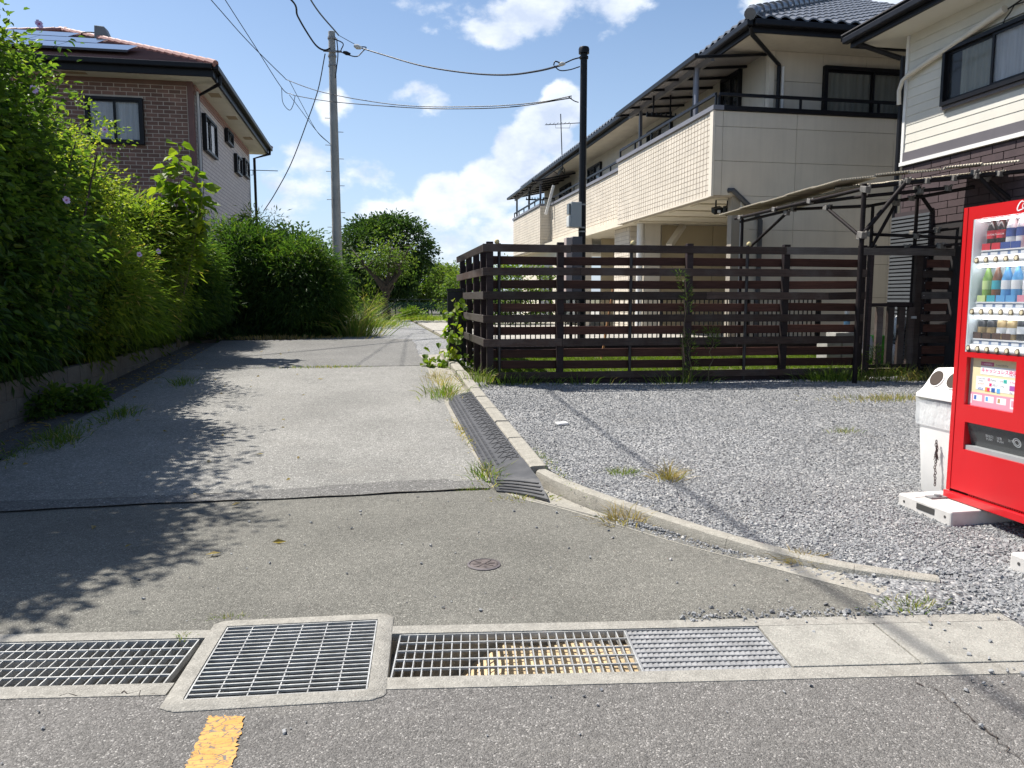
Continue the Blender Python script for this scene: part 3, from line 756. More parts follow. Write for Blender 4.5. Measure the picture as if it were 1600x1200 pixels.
def stems(parent, base, n, h, spread, r, mat, name='stem', lean=(0, 0), k=5, seed=1):
    rg = random.Random(seed); m = MB()
    for i in range(n):
        b = Vector((base[0] + rg.gauss(0, spread * .25), base[1] + rg.gauss(0, spread * .5), base[2] - .05)); pts = [b]
        dx, dy = rg.gauss(lean[0], spread * .4), rg.gauss(lean[1], spread * .5)
        for j in range(1, k + 1):
            t = j / k; pts.append(b + Vector((dx * t + rg.gauss(0, .03), dy * t + rg.gauss(0, .03), h * t * rg.uniform(.93, 1.03))))
        m.tube(pts, [r * (1 - .75 * j / k) for j in range(k + 1)], 5)
    return m.build(name, mat, parent, smooth=True)

LANECLEAR = lambda P: ~((P[:, 1] < 16.9) & (P[:, 0] > -3.62) & (P[:, 2] < .70 + .5 * np.clip(P[:, 0] + 3.62, 0, 2)))
def shrub(name, label, loc, cat, group, parts):
    t = thing(name, (loc[0], loc[1], WT - .05), label, cat, group)
    for f in parts: f(t)
    return t
GH = 'shrubs of the overgrown hedge on the block wall'
HB = dict(mat=L_HIB, L=.088, Wd=.056, broad=True, keep=LANECLEAR, core=2600)
# tall rose-of-sharon shrubs nearest the road
shrub('hibiscus_shrub', 'tallest dark leafy hibiscus shrub of the hedge, reaching above the brick house roof', (-4.3, 6.6), 'shrub', GH,
      [lambda t: stems(t, (-4.3, 6.6, .58), 9, 3.6, .8, .032, M_BARK, seed=4),
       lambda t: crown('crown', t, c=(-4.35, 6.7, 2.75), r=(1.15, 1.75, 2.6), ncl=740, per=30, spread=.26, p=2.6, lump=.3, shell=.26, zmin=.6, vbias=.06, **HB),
       lambda t: shoot('shoot_tip', t, L_HIB, (-4.0, 7.1, 5.0), (.75, 1.0, .75), 60, 16, .16, .075, .045, True, .1, lump=.5, shell=.5),
       ])
shrub('hibiscus_shrub', 'dark hibiscus shrub with pale lilac flowers in front of the brick house', (-4.2, 9.4), 'shrub', GH,
      [lambda t: stems(t, (-4.2, 9.4, .58), 9, 2.7, .8, .028, M_BARK, seed=5),
       lambda t: crown('crown', t, c=(-4.15, 8.7, 2.45), r=(1.0, 1.45, 2.12), ncl=640, per=30, spread=.25, p=2.6, lump=.25, shell=.26, zmin=.6, vbias=.08, **HB),
       lambda t: shoot('shoot_tip', t, L_HIB, (-3.9, 8.6, 4.55), (.6, 1.1, .45), 46, 14, .14, .07, .042, True, .0, lump=.6, shell=.5)])
shrub('hibiscus_shrub', 'hibiscus shrub off to the side at the corner of the block wall', (-4.4, 5.3), 'shrub', GH,
      [lambda t: stems(t, (-4.4, 5.3, .58), 7, 2.4, .7, .028, M_BARK, seed=6),
       lambda t: crown('crown', t, c=(-4.3, 5.45, 2.35), r=(1.0, .85, 1.75), ncl=340, per=28, spread=.25, p=2.6, lump=.25, shell=.26, zmin=.6, **HB)])
# bamboo-like hedge
BB = dict(mat=L_BAM, L=.17, Wd=.030, droop=.55, keep=LANECLEAR, core=2400)
def bamboo(label, cx, cy, h, rx, ry, n, seed, mat=L_BAM, vb=0., lump=.3):
    b = dict(BB); b['mat'] = mat
    shrub('bamboo_shrub', label, (cx, cy), 'bamboo', GH,
          [lambda t: stems(t, (cx, cy, .58), 12, h * .72, ry * .7, .010, M_TWIG, 'cane', seed=seed),
           lambda t: crown('crown', t, c=(cx, cy, .35 + h * .5), r=(rx, ry, h * .56), ncl=int(n * 1.15), per=32, spread=.22, p=2.5, lump=lump, shell=.2, zmin=.58, vbias=vb, **b)])
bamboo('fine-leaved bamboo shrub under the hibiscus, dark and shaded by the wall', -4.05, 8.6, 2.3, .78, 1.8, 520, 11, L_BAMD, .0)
shrub('hibiscus_shrub', 'bright yellow-green small-leaved shrub below the brick house window', (-4.35, 11.2), 'shrub', GH,
      [lambda t: stems(t, (-4.35, 11.2, .58), 10, 2.3, .9, .018, M_BARK, seed=9),
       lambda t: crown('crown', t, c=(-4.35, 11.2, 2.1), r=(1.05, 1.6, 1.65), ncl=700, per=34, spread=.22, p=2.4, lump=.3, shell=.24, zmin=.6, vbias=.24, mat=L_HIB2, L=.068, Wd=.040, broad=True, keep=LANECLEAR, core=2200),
       lambda t: shoot('shoot_tip', t, L_HIB2, (-4.1, 11.2, 3.75), (.6, 1.4, .40), 60, 14, .13, .06, .034, True, -.1, lump=.5, shell=.5)])
bamboo('low bright bamboo skirt under the yellow-green shrub', -4.05, 11.6, 1.9, .85, 1.5, 420, 12, L_BAM, .12, .25)
bamboo('drooping bamboo shrub beside the big yellow-green leaves', -4.2, 14.0, 2.65, .95, 1.4, 600, 13, L_BAM, .14, .25)
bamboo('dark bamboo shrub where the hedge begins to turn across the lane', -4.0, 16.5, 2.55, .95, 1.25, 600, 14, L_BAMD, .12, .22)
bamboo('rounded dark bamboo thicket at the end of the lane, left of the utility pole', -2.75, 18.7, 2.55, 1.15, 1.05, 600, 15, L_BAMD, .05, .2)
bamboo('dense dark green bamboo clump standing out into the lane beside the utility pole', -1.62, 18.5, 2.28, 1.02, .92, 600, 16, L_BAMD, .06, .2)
bamboo('loose feathery bamboo tips rising behind the clump by the pole', -2.9, 21.4, 3.1, 1.0, 1.2, 180, 17, L_BAM, .1, .5)
bamboo('low bamboo running wild behind the hedge at the brick house foot', -4.9, 17.6, 2.7, .9, 1.6, 240, 18, L_BAM, .05, .4)
# shrub fill behind the front row
shrub('hedge_shrub', 'leafy shrub filling the hedge behind the hibiscus and below the window', (-5.3, 11.4), 'shrub', GH,
      [lambda t: stems(t, (-5.3, 11.4, .58), 8, 2.8, 1.0, .02, M_BARK, seed=8),
       lambda t: crown('crown', t, c=(-5.3, 10.9, 2.1), r=(.9, 2.0, 1.65), ncl=360, per=24, spread=.26, p=3., lump=.3, shell=.3, zmin=.58, vbias=.06, **HB)])
# mulberry sapling with big leaves
def mulberry():
    MY = 14.2; b = ony(268, 330, MY); t = thing('mulberry_sapling', (b.x, MY, .58), 'sapling with large bright yellow-green leaves rising from the hedge', 'sapling')
    m = MB(); rg = random.Random(21); P = []; D = []
    for (tx, ty) in ((278, 226), (304, 258), (250, 272), (318, 285), (262, 245), (290, 290), (240, 310), (315, 320), (270, 300)):
        tip = ony(tx, ty, MY + rg.uniform(-.3, .3)); pts = []
        for j in range(8):
            s = j / 7; pts.append(Vector((b.x + (tip.x - b.x) * s ** 1.3 + rg.gauss(0, .015), MY + (tip.y - MY) * s + rg.gauss(0, .015), .6 + (tip.z - .6) * s)))
        m.tube(pts, [.018 * (1 - .8 * j / 7) for j in range(8)], 6)
        for s in np.linspace(.55, 1.0, 18):
            i = min(int(s * 7), 6); p = pts[i].lerp(pts[i + 1], s * 7 - i)
            for q in range(2):
                a = rg.uniform(0, 6.28); P.append(p + Vector((math.cos(a), math.sin(a), 0)) * .06); D.append((math.cos(a), math.sin(a), rg.uniform(-.7, .15)))
    m.build('stem', M_TWIG, t, smooth=True); n = len(P)
    leaves('leaf_spray', np.array([tuple(p) for p in P]), np.array(D), RNG.uniform(.16, .27, n), RNG.uniform(.14, .22, n), np.clip(RNG.normal(.55, .25, n), 0, 1), L_MUL, t, broad=True, fold=.12)['kind'] = 'stuff'
mulberry()
# lilac flowers on the hibiscus: each a flower with petals
def flowers():
    pet = pm('lilac_petal', (.60, .45, .68), .6, .12, 30); cen = pm('flower_eye', (.50, .10, .22), .6, .1)
    for i, (px, py, X) in enumerate(((103, 313, -3.14), (52, 140, -3.22), (217, 398, -3.12), (163, 203, -3.15), (247, 393, -3.12), (60, 38, -3.15))):
        p = onx(px, py, X); f = thing('hibiscus_flower', p, 'pale lilac five-petalled flower on the dark hibiscus shrub', 'flower', 'lilac flowers in the hedge')
        n = Vector((.75, -.62, .15)).normalized(); a = n.cross(Vector((0, 0, 1))).normalized(); c = a.cross(n)
        me = None
        for k in range(5):
            t = k * 1.2566 + i; d = a * math.cos(t) + c * math.sin(t); s = n.cross(d)
            MB().add([p, p + d * .022 + s * .020 + n * .010, p + d * .040 + s * .014 + n * .013, p + d * .040 - s * .014 + n * .013, p + d * .022 - s * .020 + n * .010], [(0, 1, 2, 3, 4)]).build('petal', pet, f)
        MB().tube([p, p + n * .03], [.008, .004], 6).build('stamen', cen, f)
flowers()

# ------------------------------------------------------------------ grasses
def tuft(name, label, loc, n, h, spread, mat=L_GRASS, cat='grass tuft', group=None, w=.006, vb=.5, lean=.6, kind=None):
    rng = RNG; P = np.zeros((n, 3)); P[:, :2] = np.array(loc[:2]) + rng.normal(size=(n, 2)) * np.array(spread); P[:, 2] = loc[2] - .01
    out = (P[:, :2] - np.array(loc[:2])) / max(np.max(spread), .01); D = np.concatenate([out * lean * .6 + rng.normal(size=(n, 2)) * .35 * lean, np.ones((n, 1))], 1); D = unit(D)
    hh = h * rng.uniform(.45, 1.15, n); ww = w * rng.uniform(.7, 1.4, n)
    S = unit(np.cross(D, rng.normal(size=(n, 3)))); tipd = unit(D + np.concatenate([D[:, :2] * 1.1 + rng.normal(size=(n, 2)) * .25, -.35 * np.ones((n, 1))], 1))
    A = P; B = P + D * (hh * .55)[:, None]; C = B + tipd * (hh * .5)[:, None]
    V = np.stack([A - S * ww[:, None] * .5, A + S * ww[:, None] * .5, B + S * ww[:, None] * .42, B - S * ww[:, None] * .42, C], 1)
    Fb = np.array([(0, 1, 2), (0, 2, 3), (3, 2, 4)]); Fc = (Fb[None] + (np.arange(n) * 5)[:, None, None]).reshape(-1, 3)
    var = np.repeat(np.clip(rng.normal(vb, .25, n), 0, 1), 5)
    o = link(name, npmesh(name, V.reshape(-1, 3), Fc, var), mat)
    if max(spread) > .045: kind = 'stuff'
    return tag(o, label, cat, group, kind)

# ------------------------------------------------------------------ shared building materials
BLACK = pm('black_metal', (.009, .009, .011), .42, .25, 6, .05, 60, spec=.22)
DARKBR = pm('dark_bronze_frame', (.022, .020, .022), .4, .2, 6)
WHITE = pm('white_paint', (.72, .71, .68), .5, .06, 4)
def glassmat(name, tint, tr=.55, rough=.03):
    t = NT(name); t.fin(tint, rough, spec=.8)
    n = t.bump(t.noise(1.3, 2), .03, .05); t.l(n, t.b.inputs['Normal'])
    tp = t.n('ShaderNodeBsdfTransparent'); mx = t.n('ShaderNodeMixShader'); mx.inputs[0].default_value = tr
    lw = t.n('ShaderNodeLayerWeight'); f5 = t.math('MULTIPLY', t.math('POWER', lw.outputs['Facing'], 4.), .9); f = t.math('MULTIPLY', t.math('SUBTRACT', .97, f5), tr)
    t.l(f, mx.inputs[0]); t.l(t.b.outputs[0], mx.inputs[1]); t.l(tp.outputs[0], mx.inputs[2]); t.l(mx.outputs[0], t.out.inputs[0]); return t.m
GLASS = glassmat('window_glass', (.05, .055, .06), .84)
def curtainmat(name, col):
    t = NT(name); w = t.noise(16, 3, .5, stretch=(1, 1, .03)); c = t.mix(t.mr(w, .3, .7), tuple(x * .72 for x in col), col)
    return t.fin(c, .9)
CURT = curtainmat('net_curtain', (.84, .86, .88)); CURT_G = curtainmat('green_curtain', (.42, .43, .36))
ROOMD = pm('dark_room', (.02, .02, .022), .9, .1)
def curtain(o, a, b, z0, z1, nrm, mat, parent, amp=.02, waves=9, name='curtain'):
    """pleated sheet from a to b (xy), pushed back along -nrm"""
    a, b, nrm = Vector(a), Vector(b), Vector(nrm); m = MB(); k = waves * 6
    for i in range(k + 1):
        t = i / k; p = a.lerp(b, t) + nrm * amp * math.sin(t * waves * 6.283 + .6 * math.sin(t * 9)); m.v += [(p.x, p.y, z0), (p.x, p.y, z1)]
    m.f = [(2 * i, 2 * i + 2, 2 * i + 3, 2 * i + 1) for i in range(k)]
    return m.build(name, mat, parent, smooth='all')
def window_unit(parent, A, B, z0, z1, nrm, panes=2, fw=.05, frame=DARKBR, glass=GLASS, curt=None, curt_range=None, room=True, depth=.10):
    """window on the wall line A->B (world xy), frame proud of the wall along nrm; window > frame bars, pane, curtain"""
    A, B, n = Vector((*A, 0)), Vector((*B, 0)), Vector(nrm); d = (B - A); L = d.length; d.normalize()
    def pt(s, z, o): return A + d * s + n * o + Vector((0, 0, z))
    m = MB()
    m.obox(pt(L / 2, (z0 + z1) / 2, -.046), d * L / 2, Vector((0, 0, (z1 - z0) / 2)), n * .003)
    w = m.build('window', ROOMD, parent)
    m = MB()
    for (s0, z, s1, zz) in ((0, z0 + fw / 2, L, z0 + fw / 2), (0, z1 - fw / 2, L, z1 - fw / 2)): m.bar(pt(s0, z, .012), pt(s1, zz, .012), depth, fw)
    for s in (fw / 2, L - fw / 2): m.bar(pt(s, z0 + fw, .012), pt(s, z1 - fw, .012), fw if abs(d.x) > .5 else depth, depth if abs(d.x) > .5 else fw, up=(0, 1, 0))
    m.build('frame', frame, w)
    ps = (L - 2 * fw) / panes
    for i in range(panes):
        o = .018 if i % 2 else -.012
        s0 = fw + i * ps; 
        m = MB(); m.obox(pt(s0 + ps / 2, (z0 + z1) / 2, o), d * (ps / 2 - .003), Vector((0, 0, (z1 - z0) / 2 - fw)), n * .003); m.build('pane', glass, w)
        m = MB()
        for s in (s0 + .018, s0 + ps - .018): m.obox(pt(s, (z0 + z1) / 2, o + .002), d * .018, Vector((0, 0, (z1 - z0) / 2 - fw)), n * .012)
        for z in (z0 + fw + .02, z1 - fw - .02): m.obox(pt(s0 + ps / 2, z, o + .003), d * (ps / 2 - .037), Vector((0, 0, .02)), n * .011)
        m.build('sash', frame, w)
    if curt:
        r0, r1 = curt_range or (fw, L - fw)
        curtain(None, pt(r0, 0, -.030), pt(r1, 0, -.030), z0 + fw, z1 - fw, n, curt, w, amp=.010, waves=max(4, int((r1 - r0) * 8)))
    return w
def pipe(pts, r, name, mat, parent, n=10): return MB().tube(pts, r, n).build(name, mat, parent, smooth=True)

# ------------------------------------------------------------------ brick house (left)
def brick_house():
    Y = 21.0; cx = ony(303, 200, Y).x; K = Y / 19.
    zw = ony(303, 128, Y).z; base = .5; XL = cx - 9.0; YB = Y + 9.2
    h = thing('brick_house', (cx - 4, Y + 4, base), 'two-storey brown brick house with red roof and solar panels behind the hedge', 'house')
    mort = pm('mortar_pale', (.50, .43, .36), .9, .1)
    MB().box(XL, cx - .004, Y - .014, YB, base, zw).build('wall', mort, h)
    brk = pm('brown_brick', (.19, .105, .080), .85, .18, 3, .3, 60, objvar=.28)
    zt0, zt1 = zw - .12, base; row = .099; bw = .285
    wx0, wx1 = ony(134, 155, Y).x, ony(224, 155, Y).x; wz1, wz0 = ony(180, 153, Y).z, ony(222, 227, Y).z
    me = MB().box(-bw / 2 + .011, bw / 2 - .011, -.022, .030, -row / 2 + .008, row / 2 - .008).mesh('brick'); meh = MB().box(-bw / 4 + .011, bw / 4 - .011, -.022, .030, -row / 2 + .008, row / 2 - .008).mesh('brick')
    far = MB(); cnt = 0; z = zt0 - row / 2; i = 0
    while z > base + .1:
        x = cx - .13 - (bw / 2 if i % 2 else 0) - bw / 2
        if i % 2: 
            xh = cx - .13 - bw / 4
            if cnt < 299 and z > 4.25: link('brick', meh, brk, h, loc=(xh, Y, z)); cnt += 1
            else: far.box(xh - bw / 4 + .011, xh + bw / 4 - .011, Y - .022, Y + .03, z - row / 2 + .01, z + row / 2 - .01)
        while x > XL + bw / 2:
            inz = wz0 - .045 < z < wz1 + .045; inwin = inz and (wx0 - bw / 2 < x < wx1 + bw / 2)
            if inwin:
                for xa, xb in ((x - bw / 2 + .011, wx0 - .004), (wx1 + .004, x + bw / 2 - .011)):
                    if xa + .02 < xb < xa + bw and xa > x - bw and xb < x + bw: MB().box(xa, xb, Y - .022, Y + .03, z - row / 2 + .01, z + row / 2 - .01).build('brick', brk, h)
            if not inwin:
                if x > cx - 3.0 and z > 4.25 and cnt < 299: link('brick', me, brk, h, loc=(x, Y, z)); cnt += 1
                else: far.box(x - bw / 2 + .011, x + bw / 2 - .011, Y - .022, Y + .03, z - row / 2 + .01, z + row / 2 - .01)
            x -= bw
        z -= row; i += 1
    far.build('brick_course', brk, h)['kind'] = 'stuff'
    # partial bricks beside the window
    corner = pm('brown_trim', (.15, .075, .065), .7, .12)
    MB().box(cx - .118, cx + .012, Y - .035, Y + .118, base, zw).build('corner_trim', corner, h)
    MB().box(XL, cx - .12, Y - .02, Y + .02, zw - .115, zw - .002).build('frieze', brk, h)
    # right-hand wall clad in pale lilac-brown brick; joints are only a pixel or two wide there
    t = NT('pale_brick_siding'); sx = t.n('ShaderNodeSeparateXYZ'); t.l(t.P, sx.inputs[0])
    cb = t.n('ShaderNodeCombineXYZ'); t.l(sx.outputs[1], cb.inputs[0]); t.l(sx.outputs[2], cb.inputs[1])
    br = t.n('ShaderNodeTexBrick'); t.l(cb.outputs[0], br.inputs['Vector']); br.inputs['Scale'].default_value = 1.; br.inputs['Brick Width'].default_value = .40; br.inputs['Row Height'].default_value = .11; br.inputs['Mortar Size'].default_value = .011
    br.inputs['Color1'].default_value = (.62, .57, .545, 1); br.inputs['Color2'].default_value = (.56, .515, .495, 1); br.inputs['Mortar'].default_value = (.33, .28, .29, 1)
    pale = t.fin(br.outputs['Color'], .85, t.bump(br.outputs['Fac'], .5, .01))
    MB().box(cx - .02, cx, Y + .12, YB, base, zw).build('side_wall', pale, h)
    MB().box(cx - .02, cx + .006, YB - .35, YB, base, zw - .01).build('corner_trim', pm('grey_trim', (.40, .38, .37), .7), h)
    mould = pm('brown_mould', (.30, .17, .14), .6, .1)
    for k in range(3): MB().box(cx, cx + .05 - .012 * k, Y + .12, YB - .36, zw - .10 - .075 * k, zw - .035 - .075 * k).build('moulding', mould, h)
    # eaves: soffit, fascia, gutter
    ov = .62; sof = pm('soffit_cream', (.62, .59, .50), .8, .06); ze = zw + .01
    MB().box(XL - ov, cx + ov, Y - ov, YB + ov, zw, zw + .05).build('soffit', sof, h)
    vent = pm('vent_brown', (.34, .26, .16), .7, .1)
    for yv in (Y + 1.0, Y + 3.6, Y + 6.6): MB().box(cx + .18, cx + .46, yv, yv + .45, zw - .006, zw + .02).build('soffit_vent', vent, h)
    MB().box(cx - 2.9, cx - 2.35, Y - .42, Y - .22, zw - .006, zw + .02).build('soffit_vent', vent, h)
    m = MB(); m.box(cx + ov - .04, cx + ov + .02, Y - ov - .02, YB + ov, zw - .02, zw + .20); m.box(XL - ov, cx + ov - .041, Y - ov - .02, Y - ov + .04, zw - .02, zw + .20); m.build('fascia', BLACK, h)
    gx = cx + ov + .085; gy = Y - ov - .085
    for (p, q) in (((gx, gy, zw + .20), (gx, YB + ov, zw + .20)), ((XL - ov, gy, zw + .20), (gx - .071, gy, zw + .20))): MB().bar(p, q, .14, .13).build('gutter', BLACK, h, bevel=.02)
    # hip roof, red tiles in courses
    ht = pm('hip_tile_reflection', (.32, .15, .12), .55, .12, 5); rt = pm('red_roof_tile', (.105, .052, .048), .6, .15, 5, .2, 30, streak=.2)  # hip tiles: same dark red-brown, colour lightened to paint reflected light on ridges
    ex0, ex1, ey0, ey1, ez = XL - ov - .1, cx + ov + .1, Y - ov - .1, YB + ov + .1, zw + .27; sl = .42
    def hip(d): return ex0 + d, ex1 - d, ey0 + d, ey1 - d, ez + d * sl
    m = MB(); half = (ey1 - ey0) / 2; kk = 24
    for i in range(kk):
        a = hip(half * i / kk); b = hip(half * (i + 1) / kk)
        A = [(a[0], a[2], a[4]), (a[1], a[2], a[4]), (a[1], a[3], a[4]), (a[0], a[3], a[4])]; B = [(b[0], b[2], b[4] - .035), (b[1], b[2], b[4] - .035), (b[1], b[3], b[4] - .035), (b[0], b[3], b[4] - .035)]
        for q in range(4):
            r = (q + 1) % 4; m.quad(A[q], A[r], B[r], B[q]); C = (*B[q][:2], B[q][2] + .035); Dd = (*B[r][:2], B[r][2] + .035); m.quad(B[q], B[r], Dd, C)
    m.build('roof', rt, h)
    roof = h.children[-1]
    m = MB()
    for (sx_, sy_) in ((ex1, ey0), (ex0, ey0), (ex1, ey1)):
        dx = -1 if sx_ == ex1 else 1; dy = 1 if sy_ == ey0 else -1
        for i in range(22):
            d0, d1 = half * i / 22, half * (i + .97) / 22
            m.tube([(sx_ + dx * d0, sy_ + dy * d0, ez + d0 * sl + .0), (sx_ + dx * d1, sy_ + dy * d1, ez + d1 * sl + .02)], [.085, .08], 8)
    m.build('hip_tile', ht, h)
    # solar panels on the front slope
    sol = NT('solar_glass'); sol.fin((.035, .045, .075), .08, spec=1.0); sol.b.inputs['Coat Weight'].default_value = .5; sol = sol.m
    fr = pm('panel_frame', (.03, .03, .035), .4)
    for r in range(3):
        d0 = .55 + r * 1.02; d1 = d0 + .98
        for c in range(5):
            xr = ex1 - d1 - .62 - c * 1.66; x0, x1 = xr - 1.64, xr
            n = Vector((0, -sl, 1)).normalized(); p = [Vector((x0, ey0 + d0, ez + d0 * sl)), Vector((x1, ey0 + d0, ez + d0 * sl)), Vector((x1, ey0 + d1, ez + d1 * sl)), Vector((x0, ey0 + d1, ez + d1 * sl))]
            cen = sum(p, Vector()) / 4 + n * .11; m = MB(); m.obox(cen, (p[1] - p[0]) / 2, (p[3] - p[0]) / 2, n * .02); o = m.build('solar_panel', sol, roof)
            m = MB(); m.bar(p[0] + n * .105, p[1] + n * .105, .03, .055); m.build('panel_edge', fr, roof)
    # chimney-like heater on the ridge
    tp = ony(163, 58, Y + 3.2); hb = thing('roof_heater', (tp.x, Y + 3.2, tp.z - .2), 'grey vent box with wire loop on the brick house ridge', 'roof vent')
    mm = MB(); a = [(-.22, -.2, -.3), (.28, -.2, -.3), (.28, .2, -.3), (-.22, .2, -.3), (-.2, -.18, .26), (.06, -.18, .24), (.06, .18, .24), (-.2, .18, .26)]
    mm.add([(tp.x + p[0], Y + 3.2 + p[1], tp.z + p[2]) for p in a], [(3, 2, 1, 0), (4, 5, 6, 7), (0, 1, 5, 4), (1, 2, 6, 5), (2, 3, 7, 6), (3, 0, 4, 7)]); mm.build('housing', pm('grey_vent', (.17, .18, .18), .6), hb, bevel=.02)
    c = [(tp.x - .32 + .25 * math.cos(t), Y + 3.1, tp.z + .02 + .06 * math.sin(t)) for t in np.linspace(.3, 5.6, 14)]; pipe(c, .016, 'wire_loop', BLACK, hb, 6)
    # windows
    window_unit(h, (wx0, Y - .068), (wx1, Y - .068), wz0, wz1, (0, -1, 0), 2, .07, BLACK, GLASS, CURT)
    for (x0, y0, x1, y1) in ((316, 178, 333.5, 249), (350.5, 200, 359.5, 230.5), (365.5, 240, 373.5, 276), (378.5, 247, 385.5, 280)):
        a = onx(x0, (y0 + y1) / 2, cx); b = onx(x1, (y0 + y1) / 2, cx); zt = onx(x0, y0, cx).z; zb = onx(x1, y1, cx).z
        window_unit(h, (cx + .055, a.y), (cx + .055, b.y), zb, zt, (1, 0, 0), 2, .06, BLACK, GLASS, CURT, curt_range=((b.y - a.y) * .5, b.y - a.y - .06))
    # downpipes
    dp = .05
    px_ = cx + .07; pipe([(gx, gy + .55, zw + .14), (gx, gy + .55, zw - .05), (px_, Y + .28, zw - .28), (px_, Y + .28, base)], dp, 'downpipe', BLACK, h, 8)
    pipe([(gx, YB + .3, zw + .14), (gx, YB + .3, zw - .02), (px_ + .1, YB + .02, zw - .25), (px_ + .1, YB + .02, base)], dp, 'downpipe', BLACK, h, 8)
    pipe([(px_ + .02, Y + .16, zw - .2), (px_ + .02, Y + .16, base)], .035, 'conduit', pm('grey_trim2', (.52, .50, .48), .6), h, 8)
    a = onx(395, 261, cx + .2); ar = thing('wall_antenna', (cx + .1, YB, a.z), 'thin antenna rod sticking out from the brick house rear corner', 'antenna')
    pipe([(cx, YB + .05, a.z), (cx + 1.0, YB + .05, a.z)], .014, 'rod', BLACK, ar, 6); pipe([(cx + .1, YB + .05, a.z), (cx + .1, YB + .05, a.z - .18), (cx + .02, YB + .05, a.z - .18)], .012, 'bracket', BLACK, ar, 6)
brick_house()

# ------------------------------------------------------------------ cream apartment building
def apartment():
    XA, X2, XW = 6.53, 6.95, 8.0; YF, YW, YE = 14.0, 14.66, 35.0; base = .52; zb, zt = 3.43, 5.05; zs = 6.42
    h = thing('apartment_building', (11, 24, base), 'long cream two-storey apartment building with tiled balconies and grey tile roof', 'building')
    cream = pm('cream_panel', (.56, .51, .425), .8, .06, 1.2, .1, 30, streak=.22)
    tan = pm('tan_panel', (.40, .33, .215), .8, .05, 1.2)
    joint = pm('panel_joint', (.30, .265, .215), .9, .05)
    tile = pm('cream_tile', (.62, .555, .46), .75, .10, 2.2, .1, 60, streak=.22)
    grout = pm('tile_grout', (.38, .33, .27), .9, .05)
    trim = pm('cream_trim', (.66, .60, .50), .7, .04)
    grey = pm('grey_coping', (.17, .17, .19), .5, .1)
    # carcass
    m = MB(); m.box(X2 + .02, X2 + .22, YF + .02, YF + .2, base, zb)                                  # front-left pier
    m.box(X2 + .03, 17, YF + .02, YF + .2, zb, zt); m.box(X2 + .221, 17, YF + .021, YF + .2, base, zb - .001)
    m.build('front_wall', joint, h)
    fr = h.children[-1]
    rows = [zt - .012] + [ony(1235, y, YF).z for y in (202, 255, 308, 360, 412, 465, 515)] + [base]
    cols = [XA + .035, ony(1128, 255, YF).x, ony(1243, 255, YF).x, ony(1395, 255, YF).x, ony(1545, 255, YF).x, 15.]
    for i in range(len(rows) - 1):
        for j in range(len(cols) - 1):
            x0, x1 = cols[j] + .004, cols[j + 1] - .004; z1, z0 = rows[i] - .004, rows[i + 1] + .004
            if z0 < zb - .05: x0 = max(x0, X2 + .21)
            if x0 < X2 + .3 and z0 < zb < z1: z0 = zb if x0 < X2 else z0
            if x1 - x0 > .05: MB().box(x0, x1, YF, YF + .03, z0, z1).build('panel', cream, fr)
    # balcony A body
    m = MB(); m.box(XA + .02, XA + .16, YF + .032, 19.8, zb, zt); m.box(XA + .161, X2 + .028, YF + .032, YF + .16, zb, zt); m.build('balcony', grout, h); ba = h.children[-1]
    def tiles(par, X, y0, y1, z0, z1, nr, w, name='tile_cladding', t=tile):
        m = MB(); hr = (z1 - z0) / nr; n = int(round((y1 - y0) / w)); w = (y1 - y0) / n
        for r in range(nr):
            for c in range(n):
                m.box(X + .010, X + .03, y0 + c * w + .010, y0 + (c + 1) * w - .010, z0 + r * hr + .0065, z0 + (r + 1) * hr - .0065)
        o = m.build(name, t, par); o['kind'] = 'stuff'
    tiles(ba, XA, YF + .14, 19.78, zb + .03, zt - .02, 15, .152)
    MB().box(XA - .016, XA + .033, YF - .002, YF + .135, zb, zt - .005).build('corner_trim', trim, ba)
    MB().box(XA - .012, XA + .02, YF + .136, 19.79, zb - .004, zb + .026).build('edge_trim', trim, ba)
    # face 2
    MB().box(X2 + .02, X2 + .2, 19.8, 29.3, zb, zt).build('upper_wall', grout, h); f2 = h.children[-1]
    tiles(f2, X2, 19.82, 29.2, zb + .02, zt - .02, 15, .16)
    # balcony B
    m = MB(); m.box(XA + .02, XA + .16, 29.3, YE, zb - .02, zt); m.box(XA + .161, X2 + .3, 29.3, 29.42, zb - .02, zt); m.box(XA + .161, XW, YE - .15, YE, zb - .02, zt); m.build('balcony', grout, h); bb = h.children[-1]
    tiles(bb, XA, 29.32, YE - .02, zb, zt - .02, 15, .28)
    m = MB()
    for r in range(15):
        hr = (zt - zb) / 15
        for c in range(2): m.box(XA + .005 + c * .37, XA + .005 + (c + 1) * .37 - .01, 29.27, 29.31, zb + r * hr + .005, zb + (r + 1) * hr - .005)
    m.build('tile_cladding', tile, bb)['kind'] = 'stuff'
    # floor slab / soffits
    sof = pm('ceiling_cream', (.66, .60, .48), .8, .05, 1.5)
    MB().box(XA + .17, 16, YF + .21, YE - .2, zb - .006, zb + .16).build('floor_slab', sof, h)
    rib = pm('ceiling_rib', (.60, .54, .42), .8, .05)
    for y in (15.0, 16.2, 17.4, 18.6): MB().box(XA + .2, 12, y, y + .45, zb - .035, zb - .007).build('ceiling_board', rib, h)
    # ground floor: back wall of the open bay, piers, party walls
    yb = 19.3; m = MB(); m.box(7.6, 14, yb, yb + .15, base, zb - .036); m.build('bay_wall', joint, h); bw = h.children[-1]
    for x0, x1 in ((7.62, 9.05), (9.06, 10.5), (10.51, 12)): MB().box(x0 + .004, x1 - .004, yb - .03, yb, base, zb - .04).build('panel', tan, bw)
    wc = ony(1006, 420, 19.0).x
    MB().lathe([(.085, base), (.085, zb - .04)], (wc - .12, 19.0, 0), 16).build('column', WHITE, h, smooth=True)
